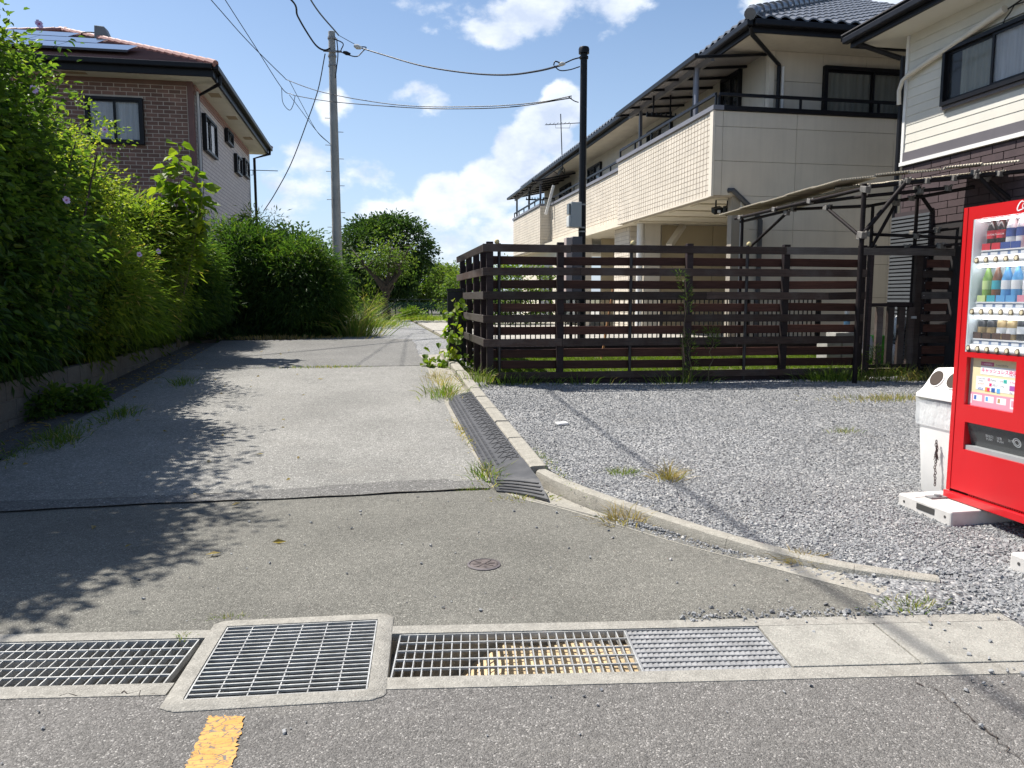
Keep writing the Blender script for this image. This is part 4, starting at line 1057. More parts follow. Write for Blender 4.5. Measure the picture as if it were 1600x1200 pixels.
    MB().box(wc + .0, wc + .42, 18.96, 19.25, base, zb - .036).build('pier', cream, h)
    MB().box(X2 + .2, X2 + .40, 13.99 + .02, 14.25, base, zb - .01).build('pier', pm('white_pier', (.68, .67, .65), .6, .05), h)
    MB().box(X2 + .02, X2 + .5, 20.0, 21.3, base, zb).build('pier', grout, h); pr = h.children[-1]
    tiles(pr, X2, 20.02, 21.28, base, zb - .02, 26, .22)
    m = MB(); nr = 20
    for r in range(nr):
        for c in range(2): m.box(X2 + .02 + c * .24, X2 + .25 + c * .24, 19.97, 20.01, base + r * .145 + .005, base + (r + 1) * .145 - .006)
    m.build('tile_cladding', tile, pr)['kind'] = 'stuff'
    MB().box(X2 + .55, 15, 24.2, 24.35, base, zb - .01).build('bay_wall', tan, h)
    MB().box(X2 + .02, X2 + .25, 24.4, YE, base, zb - .001).build('lower_wall', trim, h); lw = h.children[-1]
    window_unit(lw, (X2 - .04, 25.0), (X2 - .04, 26.8), base + .1, base + 2.1, (-1, 0, 0), 2, .06, BLACK, GLASS, CURT)
    window_unit(lw, (X2 - .04, 29.0), (X2 - .04, 30.9), base + .1, base + 2.1, (-1, 0, 0), 2, .06, BLACK, GLASS, CURT)
    # diagonal brace in the bay
    a = ony(1072, 352, 19.0); b = ony(1060, 376, 18.4)
    MB().bar((a.x, 19.2, zb - .05), (b.x - .12, 18.7, zb - .62), .16, .12).build('brace', trim, h)
    # upper storey
    m = MB(); m.box(XW + .02, 16.4, YW + .02, YE - .1, zt - .4, zs); m.build('upper_storey', joint, h); us = h.children[-1]
    wx0 = ony(1284, 140, YW).x; wx1 = ony(1436, 140, YW).x; wz1 = ony(1340, 107, YW).z
    MB().box(XW - .004, XW + .10, YW - .03, YW + .12, zt - .4, zs - .002).build('corner_trim', trim, us)
    jz = ony(1240, 128, YW).z
    for (x0, x1, z0, z1) in ((XW + .11, wx0, jz, zs), (XW + .11, wx0, zt - .3, jz), (wx0, ony(1354, 90, YW).x, wz1, zs), (ony(1354, 90, YW).x, 12.6, wz1, zs), (wx1, 13, zt - .3, wz1)):
        MB().box(x0 + .004, x1 - .004, YW - .01, YW + .02, z0 + .004, z1 - .004).build('panel', cream, us)
    yy = YW + .13
    doors = [onx(px, 160, XW).y for px in (1158, 1129)]
    spans = [(1158, 1129, zt - .3, onx(1140, 128, XW).z + .1), (1052, 1015, zt - .3, onx(1040, 192, XW).z), (942, 922, zt - .05, onx(935, 256, XW).z), (894, 878, zt - .3, onx(888, 288, XW).z)]
    for px0, px1, z0, z1 in spans:
        ya, yb2 = onx(px0, 200, XW).y, onx(px1, 200, XW).y
        MB().box(XW - .01, XW + .02, yy + .004, ya - .004, zt - .3, zs).build('panel', cream, us)
        MB().box(XW - .01, XW + .02, ya - .003, yb2 + .003, z1 + .004, zs).build('panel', cream, us)
        window_unit(us, (XW - .036, ya), (XW - .036, yb2), z0, z1, (-1, 0, 0), 2, .06, BLACK, GLASS, CURT if px0 in (1052, 942) else None, curt_range=(.06, (yb2 - ya) * .5))
        yy = yb2
    MB().box(XW - .01, XW + .02, yy + .004, YE - .1, zt - .3, zs).build('panel', cream, us)
    window_unit(us, (wx0, YW - .036), (wx1, YW - .036), zt - .25, wz1, (0, -1, 0), 2, .08, BLACK, GLASS, CURT_G)
    # copings and railings
    MB().box(XA - .03, XA + .19, YF - .03, 19.82, zt, zt + .085).build('coping', grey, h); MB().box(XA + .191, 15, YF - .03, YF + .22, zt, zt + .085).build('coping', BLACK, h)
    MB().box(X2 - .03, X2 + .22, 19.83, 29.27, zt, zt + .085).build('coping', grey, h); MB().box(XA - .03, XA + .19, 29.28, YE + .02, zt, zt + .085).build('coping', grey, h)
    def railing(pts, post_gap=.95):
        for p, q in zip(pts[:-1], pts[1:]):
            p, q = Vector(p), Vector(q)
            MB().bar(p + Vector((0, 0, .31)), q + Vector((0, 0, .31)), .05, .055).build('handrail', BLACK, h)
            n = max(1, int((q - p).length / post_gap))
            for i in range(n + 1): r = p.lerp(q, i / n); MB().box(r.x - .02, r.x + .02, r.y - .02, r.y + .02, r.z + .086, r.z + .282).build('rail_post', BLACK, h)
    railing([(XA + .06, 19.75, zt), (XA + .06, YF + .06, zt)]); railing([(XA + .12, YF + .055, zt), (13.5, YF + .055, zt)], 1.65)
    railing([(X2 + .08, 19.9, zt), (X2 + .08, 29.2, zt)]); railing([(XA + .06, 29.4, zt), (XA + .06, YE - .05, zt)]); railing([(XA + .14, 29.4, zt + .001), (X2 + .2, 29.4, zt + .001)])
    # eaves and roof
    ex, ey = 7.12, 13.70; ex1, ey1 = 17.5, YE + .6
    MB().box(ex, ex1, ey, ey1, zs + .001, zs + .05).build('eave_soffit', pm('eave_soffit', (.60, .55, .47), .8, .08, 2, dirt=.15), h)
    m = MB(); m.box(ex - .03, ex + .02, ey - .03, ey1, zs - .02, zs + .16); m.box(ex + .021, ex1, ey - .03, ey + .02, zs - .02, zs + .16); m.build('fascia', BLACK, h)
    m = MB(); m.bar((ex - .10, ey - .10, zs + .13), (ex - .10, ey1, zs + .13), .13, .12); m.build('gutter', BLACK, h, bevel=.02); m = MB(); m.bar((ex - .034, ey - .10, zs + .13), (ex1, ey - .10, zs + .13), .13, .12); m.build('gutter', BLACK, h, bevel=.02)
    kaw = pm('grey_roof_tile', (.135, .14, .15), .30, .22, 6, .2, 40, objvar=.25)
    ez = zs + .20; sl = .50; rx0, ry0 = ex - .12, ey - .12
    tw, tl = .29, .27
    W_ = ex1 - rx0; ridge_d = W_ / 2
    def kawara(fn, length, maxd, trim_fn):
        """wavy tiles in courses; fn(a,d)->point at distance a along the eave and d up the slope"""
        m = MB(); nc = int(length / tw); nr = int(maxd / tl); sub = 6
        prof = [.0, .035, .055, .05, .025, .004]
        for r in range(nr):
            for c in range(nc):
                a0 = c * tw
                if not trim_fn(a0 + tw / 2, r * tl + tl / 2): continue
                P0 = []; P1 = []
                for k in range(sub + 1):
                    hh = prof[k % sub]; a = a0 + tw * k / sub
                    p = fn(a, r * tl - .02); q = fn(a, (r + 1) * tl + .01); P0.append((p[0], p[1], p[2] + hh + .03)); P1.append((q[0], q[1], q[2] + hh + .004))
                b = len(m.v); m.v += P0 + P1 + [(p[0], p[1], p[2] - .03) for p in P0]
                for k in range(sub):
                    m.f.append((b + k, b + k + 1, b + sub + 2 + k, b + sub + 1 + k)); m.f.append((b + 2 * sub + 2 + k, b + 2 * sub + 3 + k, b + k + 1, b + k))
        return m
    front = kawara(lambda a, d: (rx0 + a, ry0 + d * .894, ez + d * .447), W_, ridge_d / .894, lambda a, d: d * .894 < min(a, W_ - a))
    front.build('roof_tiles', kaw, h, smooth=True)['kind'] = 'stuff'
    LY = ey1 + .1 - ry0
    left = kawara(lambda a, d: (rx0 + d * .894, ry0 + a, ez + d * .447), LY, 3.2, lambda a, d: d * .894 < a)
    left.build('roof_tiles', kaw, h, smooth=True)['kind'] = 'stuff'
    m = MB(); m.add([(rx0, ry0, ez - .03), (ex1, ry0, ez - .03), (rx0 + ridge_d, ry0 + ridge_d, ez + ridge_d * .5 - .03), (rx0, ey1, ez - .03), (rx0 + ridge_d, ey1, ez + ridge_d * .5 - .03)], [(0, 1, 2), (0, 2, 4, 3)]); m.build('roof_deck', BLACK, h)
    for i in range(26):
        d0 = .05 + i * .29; d1 = d0 + .30
        if d1 > ridge_d: break
        MB().tube([(rx0 + d0, ry0 + d0, ez + d0 * .5 + .10), (rx0 + d1, ry0 + d1, ez + d1 * .5 + .07)], [.12, .10], 10).build('hip_tile', kaw, h, smooth=True)
    MB().tube([(rx0 - .03, ry0 - .03, ez + .05), (rx0 + .06, ry0 + .06, ez + .12)], [.11, .12], 12).build('hip_end_tile', kaw, h, smooth=True)
    for i in range(30):
        y0 = ry0 + ridge_d + i * .5; MB().tube([(rx0 + ridge_d, y0, ez + ridge_d * .5 + .08), (rx0 + ridge_d, y0 + .52, ez + ridge_d * .5 + .06)], [.13, .11], 8).build('ridge_tile', kaw, h, smooth=True)
    # balcony awnings
    poly = glassmat('smoke_polycarbonate', (.30, .28, .27), .35, .25)
    def awning(y0, y1, xo, zo, xi, zi, n, posts):
        m = MB(); m.add([(xo, y0, zo), (xo, y1, zo), (xi, y1, zi), (xi, y0, zi), (xo, y0, zo + .006), (xo, y1, zo + .006), (xi, y1, zi + .006), (xi, y0, zi + .006)], [(0, 1, 2, 3), (7, 6, 5, 4), (0, 4, 5, 1), (2, 6, 7, 3), (1, 5, 6, 2), (3, 7, 4, 0)]); m.build('awning', poly, h); aw = h.children[-1]
        MB().bar((xo - .04, y0 - .03, zo - .01), (xo - .04, y1 + .03, zo - .01), .07, .09).build('awning_gutter', BLACK, aw)
        MB().bar((xo + .32, y0, zo - .03), (xo + .32, y1, zo - .03), .07, .12).build('awning_beam', pm('bronze_beam', (.10, .095, .095), .45), aw)
        for i in range(n + 1):
            y = y0 + (y1 - y0) * i / n; MB().bar((xo, y, zo - .028), (xi, y, zi - .028), .045, .05).build('rafter', BLACK, aw)
        for y in posts: MB().box(xo + .285, xo + .355, y - .035, y + .035, zt + .09, zo - .095).build('awning_post', pm('bronze_post', (.085, .085, .10), .45), aw)
    awning(14.75, 19.7, 6.50, 6.27, 7.98, 6.40, 6, [onx(1001, 190, 6.82).y, onx(1086, 150, 6.82).y]); awning(29.4, 34.9, 6.30, 6.02, 7.98, 6.38, 6, [29.6, 31.8, 34.5])
    # downpipes
    dgr = pm('blue_grey_pipe', (.16, .17, .21), .45)
    pipe([(7.05, 13.66, zs + .07), (7.12, 13.72, zs - .05), (XW + .16, YW - .10, zs - .30), (XW + .16, YW - .10, zt - .1)], .042, 'downpipe', BLACK, h); pipe([(XW + .26, YW - .07, zs - .32), (XW + .26, YW - .07, zt - .1)], .035, 'downpipe', WHITE, h)
    q = onx(1088, 110, 6.72); pipe([(6.74, q.y, 6.2), (6.74, q.y, zt - .1)], .045, 'downpipe', dgr, h)
    a = ony(1143, 297, YF - .06); b = ony(1180, 331, YF - .06); c = ony(1188, 345, YF - .06)
    pipe([(a.x - .03, YF + .01, a.z), (a.x + .03, YF - .06, a.z), (b.x, YF - .06, b.z), (c.x, YF - .06, c.z), (c.x, YF - .06, base)], .05, 'downpipe', pm('dark_grey_pipe', (.05, .052, .058), .5), h)
    return h
apt = apartment()
# lamps under the balcony
for i, (px, py, lab) in enumerate(((1119, 307, 'small black floodlight nearer the balcony corner, hanging under it'), (1137, 309, 'small black security light with a pale lens beside the white pier'))):
    p = ony(px, py, 14.5); p.z = 3.42; t = thing('floodlight', p, lab, 'lamp', 'floodlights under the balcony')
    MB().box(p.x - .012, p.x + .012, p.y - .012, p.y + .012, 3.27, 3.42).build('bracket', BLACK, t); 
    MB().obox(p + Vector((0, -.06, -.20)), (.09, 0, .02), (0, .08, .03), (-.01, -.02, .05 + .03 * i)).build('lamp_head', BLACK, t, bevel=.01)
    MB().obox(p + Vector((0, -.145, -.235)), (.03, 0, 0), (0, .004, 0), (0, 0, .025)).build('lens', WHITE, t)
# laundry pole brackets
for i, (px, X, lab) in enumerate(((1032, 6.95, 'black laundry pole bracket hanging under the awning near the balcony corner'), (835, 6.75, 'black laundry pole bracket under the far awning at the building end'))):
    p = onx(px, 180 if i == 0 else 311, X); t = thing('laundry_bracket', p, lab, 'bracket', 'laundry pole brackets')
    w = .42
    m = MB()
    for s in (-.18, .25): m.box(p.x - .015 + s, p.x + .015 + s, p.y - .01, p.y + .01, p.z, 6.36 if i == 0 else 6.1)
    m.build('hanger', BLACK, t); MB().box(p.x - .36, p.x + w, p.y - .02, p.y + .02, p.z - .05, p.z).build('arm', BLACK, t)
    m = MB()
    for k in range(7): m.box(p.x - .35 + k * .12, p.x - .32 + k * .12, p.y - .018, p.y + .018, p.z + .001, p.z + .06)
    m.build('notch', BLACK, t)
# dish and aerial
p = onx(878, 258, 7.3); d = thing('satellite_dish', (p.x, p.y, p.z - .3), 'dark satellite dish seen edge-on at the roof eave', 'satellite dish')
m = MB(); n = Vector((-.93, .05, .35)).normalized(); a = n.cross(Vector((0, 0, 1))).normalized(); c = a.cross(n)
vs = [p + n * -.12]; fs = []
for r, dd in ((.2, -.09), (.4, .0)):
    for k in range(18): t = k * math.pi / 9; vs.append(p + n * dd + (a * math.cos(t) + c * math.sin(t)) * r)
for k in range(18): fs.append((0, 1 + k, 1 + (k + 1) % 18)); fs.append((1 + k, 19 + k, 19 + (k + 1) % 18, 1 + (k + 1) % 18))
m.add(vs, fs); m.build('dish', pm('dish_grey', (.16, .18, .19), .5), d, smooth=True)
pipe([p + n * -.12, p + Vector((.1, 0, -.35)), (7.2, p.y, 6.5)], .025, 'mount', BLACK, d, 6); pipe([p - c * .38, p - c * .3 + n * .4], .012, 'feed_arm', BLACK, d, 6)
an = thing('tv_aerial', (7.4, p.y - 1.2, 6.6), 'thin television aerial on a mast above the tiled roof edge', 'antenna')
yq = p.y - 1.2; tp = ony(876, 178, yq); bt = ony(879, 250, yq)
pipe([tp, bt + Vector((0, 0, -.35))], .018, 'mast', BLACK, an, 6); l, r_ = ony(853, 195, yq), ony(906, 192, yq)
pipe([l, r_], .014, 'boom', BLACK, an, 6)
for k in range(7):
    q = l.lerp(r_, k / 9); pipe([q + Vector((0, -.16, .02)), q + Vector((0, .16, .02))], .008, 'element', BLACK, an, 5)
e0, e1 = ony(868, 200, yq), ony(890, 200, yq); pipe([l.lerp(r_, .28), e0, e1, l.lerp(r_, .72)], .008, 'stay', BLACK, an, 5)
q = onx(863, 300, 6.9); o = MB().bar((q.x + .05, q.y, q.z + .25), (q.x - .25, q.y, q.z - .85), .05, .10).build('white_board', WHITE, None); tag(o, 'white board leaning over the balcony railing at the step in the facade', 'board')

# ------------------------------------------------------------------ siding house (right)
def siding_house():
    X = 8.727; YC = 11.50; Y2 = 2.0; base = .1; zl, zs = 3.635, 5.715
    h = thing('siding_house', (12, 7, base), 'white clapboard house with black window frames and dark brown ground floor behind the vending machine', 'house')
    sid = pm('white_siding', (.60, .575, .50), .75, .05, 2.5, .35, 45, objvar=.05)
    back = pm('siding_gap', (.45, .43, .39), .9, .05)
    MB().box(X + .02, 17, Y2, YC - .002, base, zs).build('wall', back, h); wl = h.children[-1]
    wz0, wz1 = onx(1480, 166, X).z, onx(1478, 80, X).z; wy1, wy0 = onx(1479, 120, X).y, onx(1479, 120, X).y - 1.85
    zz0 = zl + .215; n = 13; rowh = (zs - zz0) / n
    for i in range(n):
        z0, z1 = zz0 + i * rowh, zz0 + (i + 1) * rowh
        segs = [(Y2, YC - .05)]
        if z1 > wz0 + .02 and z0 < wz1 - .02: segs = [(wy1 - .005, YC - .05), (Y2, wy0 + .005)]
        for a, b in segs:
            m = MB(); m.add([(X - .004, a, z1 - .001), (X - .011, a, z0 + .0008), (X + .03, a, z0 + .0015), (X + .03, a, z1 - .001), (X - .004, b, z1 - .001), (X - .011, b, z0 + .0008), (X + .03, b, z0 + .0015), (X + .03, b, z1 - .001)], [(0, 1, 2, 3), (7, 6, 5, 4), (0, 4, 5, 1), (1, 5, 6, 2), (2, 6, 7, 3), (3, 7, 4, 0)])
            m.build('siding_board', sid, wl)
    MB().box(X - .03, X + .05, YC - .048, YC + .01, zl, zs - .002).build('corner_trim', WHITE, wl)
    band = pm('grey_band', (.115, .105, .115), .6, .08)
    MB().box(X - .035, X + .02, Y2, YC - .049, zl + .065, zz0 - .004).build('band', band, wl); MB().box(X - .05, X + .02, Y2, YC + .01, zl, zl + .06).build('drip_trim', WHITE, wl)
    # window with curtains
    w = window_unit(wl, (X - .036, wy1), (X - .036, wy0), wz0, wz1, (-1, 0, 0), 2, .055, BLACK, GLASS, CURT, curt_range=(.92, 1.8))
    curtain(None, (X - .004, wy1 - .30, 0), (X - .004, wy1 - .88, 0), wz0 + .08, wz1 - .08, (-1, 0, 0), CURT_G, w, amp=.008, waves=6)
    MB().box(X - .055, X - .02, wy0 - .02, wy1 + .02, wz0 - .05, wz0 - .004).build('sill', band, w)
    # eaves
    ov = .58; es = pm('eave_board', (.62, .60, .53), .75, .05, 1.5)
    MB().box(X - ov, 18, Y2, YC + ov, zs, zs + .05).build('eave_soffit', es, h)
    m = MB(); m.box(X - ov - .05, X - ov, Y2, YC + ov + .05, zs - .03, zs + .19); m.box(X - ov + .001, 18, YC + ov, YC + ov + .05, zs - .03, zs + .19); m.build('fascia', BLACK, h)
    m = MB(); m.bar((X - ov - .11, Y2, zs + .10), (X - ov - .11, YC + ov + .12, zs + .10), .12, .11); m.build('gutter', BLACK, h, bevel=.02)
    rf = pm('dark_roof_slate', (.055, .05, .05), .8, .25, 6, .5, 40)
    m = MB(); k = 14; ex = X - ov - .17; sl = .45
    for i in range(k):
        x0 = ex + i * .32; x1 = x0 + .34; z0 = zs + .21 + i * .32 * sl
        m.quad((x0, Y2, z0), (x1, Y2, z0 + .32 * sl - .012), (x1, YC + ov + .15, z0 + .32 * sl - .012), (x0, YC + ov + .15, z0)); m.quad((x0, Y2, z0 - .02), (x0, Y2, z0), (x0, YC + ov + .15, z0), (x0, YC + ov + .15, z0 - .02))
        m.quad((x0, YC + ov + .15, z0), (x1, YC + ov + .15, z0 + .30 * sl), (x1, YC + ov + .15, zs + .1), (x0, YC + ov + .15, zs + .1))
    m.build('roof', rf, h)
    # gable end triangle (far side)
    m = MB(); m.add([(X + .02, YC, zs + .05), (17, YC, zs + .05), (12.9, YC, zs + .05 + 4 * sl)], [(0, 1, 2), (2, 1, 0)]); m.build('gable', sid, h)
    pipe([(X - ov - .02, YC + ov - .1, zs - .0), (X - .05, YC + .10, zs - .32)], .042, 'downpipe', BLACK, h, 8); pipe([(X - .03, YC + .07, zs - .30), (X - .03, YC + .07, base)], .04, 'downpipe', BLACK, h, 8)
    # ground floor: dark brick cladding in rows, dark opening, slatted shutter
    brn = pm('dark_brown_brick', (.062, .040, .042), .8, .18, 5, .3, 60)
    bg = pm('dark_brown_joint', (.035, .025, .028), .9)
    m = MB(); nr = 9; z1 = zl - .03; z0 = 2.62; hr = (z1 - z0) / nr
    for r in range(nr):
        y = Y2 + (.2 if r % 2 else 0)
        while y < YC - .06: m.box(X - .012, X + .03, y + .006, min(y + .39, YC - .055), z0 + r * hr + .006, z0 + (r + 1) * hr - .005); y += .4
    m.build('brick_cladding', brn, wl)['kind'] = 'stuff'
    MB().box(X + .005, X + .019, Y2, YC - .01, 2.60, zl - .001).build('cladding_back', bg, wl)
    dk = pm('opening_shade_black', (.018, .015, .015), .85, .3, 4); MB().box(X - .006, X + .0195, Y2, YC - .01, base, 2.595).build('opening_shade', dk, wl)  # near-black sheet painted for the shade inside the open ground floor
    a = onx(1392, 400, X - .05).y; b = onx(1452, 400, X - .05).y
    sh = thing('slatted_shutter', (X - .06, (a + b) / 2, .3), 'dark corrugated shutter panel against the house wall behind the gate', 'shutter')
    m = MB().box(X - .05, X - .01, b, a, .3, onx(1392, 335, X - .05).z); m.build('panel', bg, sh)
    st = pm('shutter_grey', (.075, .08, .085), .4, .15); zt = onx(1392, 335, X - .05).z; k = int((zt - .35) / .062)
    me = MB().obox((0, 0, 0), (0, (a - b) / 2 - .01, 0), (.004, 0, .020), (.022, 0, -.004)).mesh('slat')
    for i in range(k): link('slat', me, st, sh, loc=(X - .062, (a + b) / 2, .36 + i * .062))
    return X, YC
SX, SYC = siding_house()
# diagonal white duct with cable
duct = thing('wall_duct', (SX - .08, 10.6, 4.9), 'cream plastic pipe cover running diagonally across the white clapboards', 'duct')
DU = pm('duct_cream', (.60, .56, .48), .55, .05)
p0, p1 = onx(1418, 118, SX - .08), onx(1570, 14, SX - .08)
pipe([p0, p1], [.042, .052], 'sleeve', DU, duct, 12)
q = [p0, p0 + Vector((-.02, .09, -.06)), p0 + Vector((-.02, .16, -.20)), p0 + Vector((.0, .17, -.42))]; pipe(q, .034, 'bend', DU, duct, 10)
cab = thing('wall_cable', (SX - .05, 9.6, 5.3), 'thin black cable looping from the pipe cover above the window', 'cable')
pipe([onx(x, y, SX - .06) for x, y in ((1600, 3), (1585, 8), (1578, 20), (1570, 30), (1566, 42), (1562, 48))] , .009, 'strand', BLACK, cab, 6); pipe([onx(x, y, SX - .06) for x, y in ((1575, 14), (1590, 4), (1604, -6))], .012, 'strand', BLACK, cab, 6)

# ------------------------------------------------------------------ pipe-framed lean-to
PB_ = pm('brown_scaffold_pipe', (.018, .014, .014), .6, .3, 9, .1, 60, spec=.12); CLAMP = pm('clamp_zinc', (.20, .185, .165), .55, .4, 20, metal=.3)
lean = thing('lean_to', (7.6, 11.5, .3), 'brown pipe-framed lean-to roofed with cream corrugated sheets beside the white house', 'lean-to')
A_, B_, C_, D_ = Vector((6.50, 13.6, 3.03)), Vector((6.92, 10.45, 3.22)), Vector((8.62, 9.0, 3.30)), Vector((8.62, 13.6, 3.22))
SHEET = pm('cream_corrugated', (.44, .39, .30), .6, .12, 5, 0, 20, streak=.2); SHEETB = pm('brown_sheet', (.20, .16, .14), .5, .12, 4)
def corr(p, q, r, s, mat, thick=.012, name='roof_sheet'):
    """corrugated sheet: p->q outer edge, s->r inner edge; waves along the edge"""
    m = MB(); L = (q - p).length; n = max(6, int(L / .032)); vs = []
    for i in range(n * 2 + 1):
        t = i / (n * 2); hh = .010 * (1 if i % 2 else -1); a = p.lerp(q, t); b = s.lerp(r, t)
        vs += [(a.x, a.y, a.z + hh), (b.x, b.y, b.z + hh), (a.x, a.y, a.z + hh - thick), (b.x, b.y, b.z + hh - thick)]
    m.v = vs
    for i in range(n * 2): k = 4 * i; m.f += [(k, k + 4, k + 5, k + 1), (k + 2, k + 3, k + 7, k + 6), (k, k + 2, k + 6, k + 4)]
    return m.build(name, mat, lean)
n1 = 5
for i in range(n1):
    t0, t1 = i / n1, (i + 1.06) / n1; st = Vector((0, 0, .012 * (i % 2)))
    p, q = A_.lerp(B_, t0) + st, A_.lerp(B_, min(t1, 1)) + st; r, s = D_.lerp(Vector((8.62, 10.45, 3.37)), min(t1, 1)) + st, D_.lerp(Vector((8.62, 10.45, 3.37)), t0) + st
    r, s = (Vector((v.x, v.y, 1.45 + (o.z - 1.45) * math.hypot(v.x, v.y) / math.hypot(o.x, o.y) + .0)) for v, o in ((r, q), (s, p)))
    r, s = q + (r - q) * .35, p + (s - p) * .35
    corr(p, q, r, s, SHEET, thick=.007)
n2 = 5
E_ = Vector((8.62, 10.44, 3.38))
for i in range(n2):
    t0, t1 = i / n2, (i + 1.05) / n2; st = Vector((0, 0, .02 * (i % 2)))
    p, q = B_.lerp(C_, t0) + st, B_.lerp(C_, min(t1, 1)) + st
    corr(p, q, q.lerp(E_, .55) + Vector((0, 0, .02)), p.lerp(E_, .55) + Vector((0, 0, .02)), SHEET)
def edge_in(o, i, dz): return Vector((i.x, i.y, 1.45 + (o.z - 1.45) * math.hypot(i.x, i.y) / math.hypot(o.x, o.y) + dz))
for i in range(7):   # lower course of sheets, stepped in from the edge
    a, b = A_.lerp(B_, .30 + i * .10), A_.lerp(B_, .30 + i * .10 + .105)
    o_ = Vector((.22, .10, -.085 - .004 * (i % 2))); a, b = a + o_, b + o_; n_ = Vector((.6, .1, 0)); corr(a, b, edge_in(b, b + n_, .01), edge_in(a, a + n_, .01), SHEET, name='lower_sheet')
for i in range(6):
    a, b = B_.lerp(C_, i / 6), B_.lerp(C_, (i + 1.03) / 6); o_ = Vector((.10, .28, -.08 - .005 * (i % 2))); a, b = a + o_, b + o_; n_ = Vector((.3, .5, 0)); corr(a, b, edge_in(b, b + n_, .01), edge_in(a, a + n_, .01), SHEET, name='lower_sheet')
def onplane(px, py, a, b, off=0.):
    """ray of a photo pixel met with the upright plane through a and b, moved back by off"""
    d = Vector((b.x - a.x, b.y - a.y, 0)).normalized(); n = Vector((d.y, -d.x, 0)); n = n if n.y > 0 else -n
    r = cray(px, py); t = (Vector((a.x, a.y, 0)) + n * off).dot(n) / Vector((r.x, r.y, 0)).dot(n); return EYE + r * t
def pj(px, py, off=0.): return onplane(px, py, A_, B_, off) if px < 1354 else onplane(px, py, B_, C_, off)
def clamp(p, mat=None, s=1.):
    m = MB(); m.obox(p, Vector((.040, .006, 0)) * s, Vector((0, .046, .01)) * s, Vector((0, -.006, .036)) * s); m.obox(p + Vector((.01, -.055, .03)) * s, (.010, 0, 0), (0, .022, 0), (0, 0, .014)); m.build('clamp', mat or CLAMP, lean, bevel=.006)
def run(pts, r=.028, off=0., clamps=(), ends=.06):
    P = [pj(x, y, off) for x, y in pts]; d0 = (P[0] - P[1]).normalized(); d1 = (P[-1] - P[-2]).normalized(); P[0] += d0 * ends; P[-1] += d1 * ends
    MB().tube(P, r, 10).build('pipe', PB_, lean, smooth=True)
    for t in clamps:
        k = t * (len(P) - 1); i = min(int(k), len(P) - 2); clamp(P[i].lerp(P[i + 1], k - i))
run([(1152, 341), (1353, 294)], .028, .04, (.05, .35, .62, .97)); run([(1356, 292), (1604, 267)], .030, .04, (.02, .24, .40, .56, .69, .82))
run([(1160, 346), (1240, 327), (1353, 322)], .025, .30, (.5, .75)); run([(1233, 322), (1353, 306)], .025, .16, (.1,)); run([(1357, 306), (1480, 294)], .026, .16, (.65, .95)); run([(1357, 322), (1604, 277)], .024, .75, (.3,))
b_ = pj(1353, 300); pz = b_.z; MB().tube([(b_.x, b_.y + .04, .2), (b_.x, b_.y + .04, pz + .12)], .034, 12).build('pipe', PB_, lean, smooth=True)
q_ = pj(1160, 342, .06); MB().tube([(q_.x, q_.y, .5), (q_.x, q_.y, q_.z)], .028, 10).build('pipe', PB_, lean, smooth=True); q_ = pj(1364, 320, .75); MB().tube([(q_.x, q_.y, .3), (q_.x, q_.y, q_.z)], .026, 10).build('pipe', PB_, lean, smooth=True)
q_ = pj(1434, 300, .9); MB().tube([(q_.x, q_.y, .3), (q_.x, q_.y, q_.z + .1)], .028, 10).build('pipe', PB_, lean, smooth=True)
run([(1170, 388), (1228, 334)], .026, .10, (.97,)); run([(1293, 326), (1345, 370)], .026, .10, (.03, .95)); run([(1348, 366), (1353, 360), (1416, 284)], .032, .02, (.0, .98)); run([(1362, 386), (1398, 321)], .026, .70, (.97,))
run([(1357, 366), (1530, 373)], .026, .80, (.05, .45)); run([(1433, 364), (1530, 352)], .024, .95, (.0, .35)); run([(1357, 387), (1480, 385)], .024, .85, (.1, .5, .9)); run([(1378, 393), (1530, 378)], .020, .70, (.0, .6))
run([(1528, 275), (1564, 312)], .030, .05, (.0,)); run([(1547, 284), (1590, 320)], .026, .25, (.0,)); run([(1436, 301), (1455, 328)], .028, .88, (.0,)); clamp(pj(1347, 367, -.02), s=1.25); clamp(pj(1353, 296, -.02), s=1.2); clamp(pj(1436, 300, .86), s=1.1)

# ------------------------------------------------------------------ yard behind the fence
def woodmat(name, a, b, grey=.0):
    t = NT(name)
    gr = t.noise(16, 6, .65, stretch=(.25, .25, 5.)); c = t.mix(t.mr(gr, .32, .7), a, b)
    if grey: c = t.mix(t.mr(t.noise(2.2, 6, .7), .45, .7, 0, grey), c, (.115, .108, .10))
    kn = t.voro(2.6, stretch=(1, 1, 5)); c = t.mix(t.mr(kn, .03, .10, .8, 0), c, (.008, .006, .006))
    c = t.mix(1., c, t.ramp(t.rnd(), [(0, .62), (.5, 1.0), (1, 1.6)]), 'MULTIPLY')
    return t.fin(c, .62, t.bump(gr, .35, .004), spec=.2)
WOOD = woodmat('stained_wood', (.026, .018, .015), (.060, .039, .031), .35); WOODB = woodmat('stained_wood_red', (.040, .017, .013), (.085, .038, .027)); WOODG = woodmat('weathered_wood', (.055, .045, .040), (.11, .095, .085), .6)
POSTW = woodmat('post_wood', (.018, .012, .013), (.034, .024, .024)); STEEL = pm('black_steel_post', (.014, .013, .016), .4, .2)
BALL = pm('cream_cap', (.62, .52, .26), .5, .12, 20)
F0 = Vector((1.60, 10.60, 0)); F1 = Vector((8.9, 10.25, 0)); FE = (F1 - F0).normalized(); FN = Vector((FE.y, -FE.x, 0)); FN = FN if FN.y < 0 else -FN
def FP(s, d, z): return F0 + FE * s + FN * d + Vector((0, 0, z))
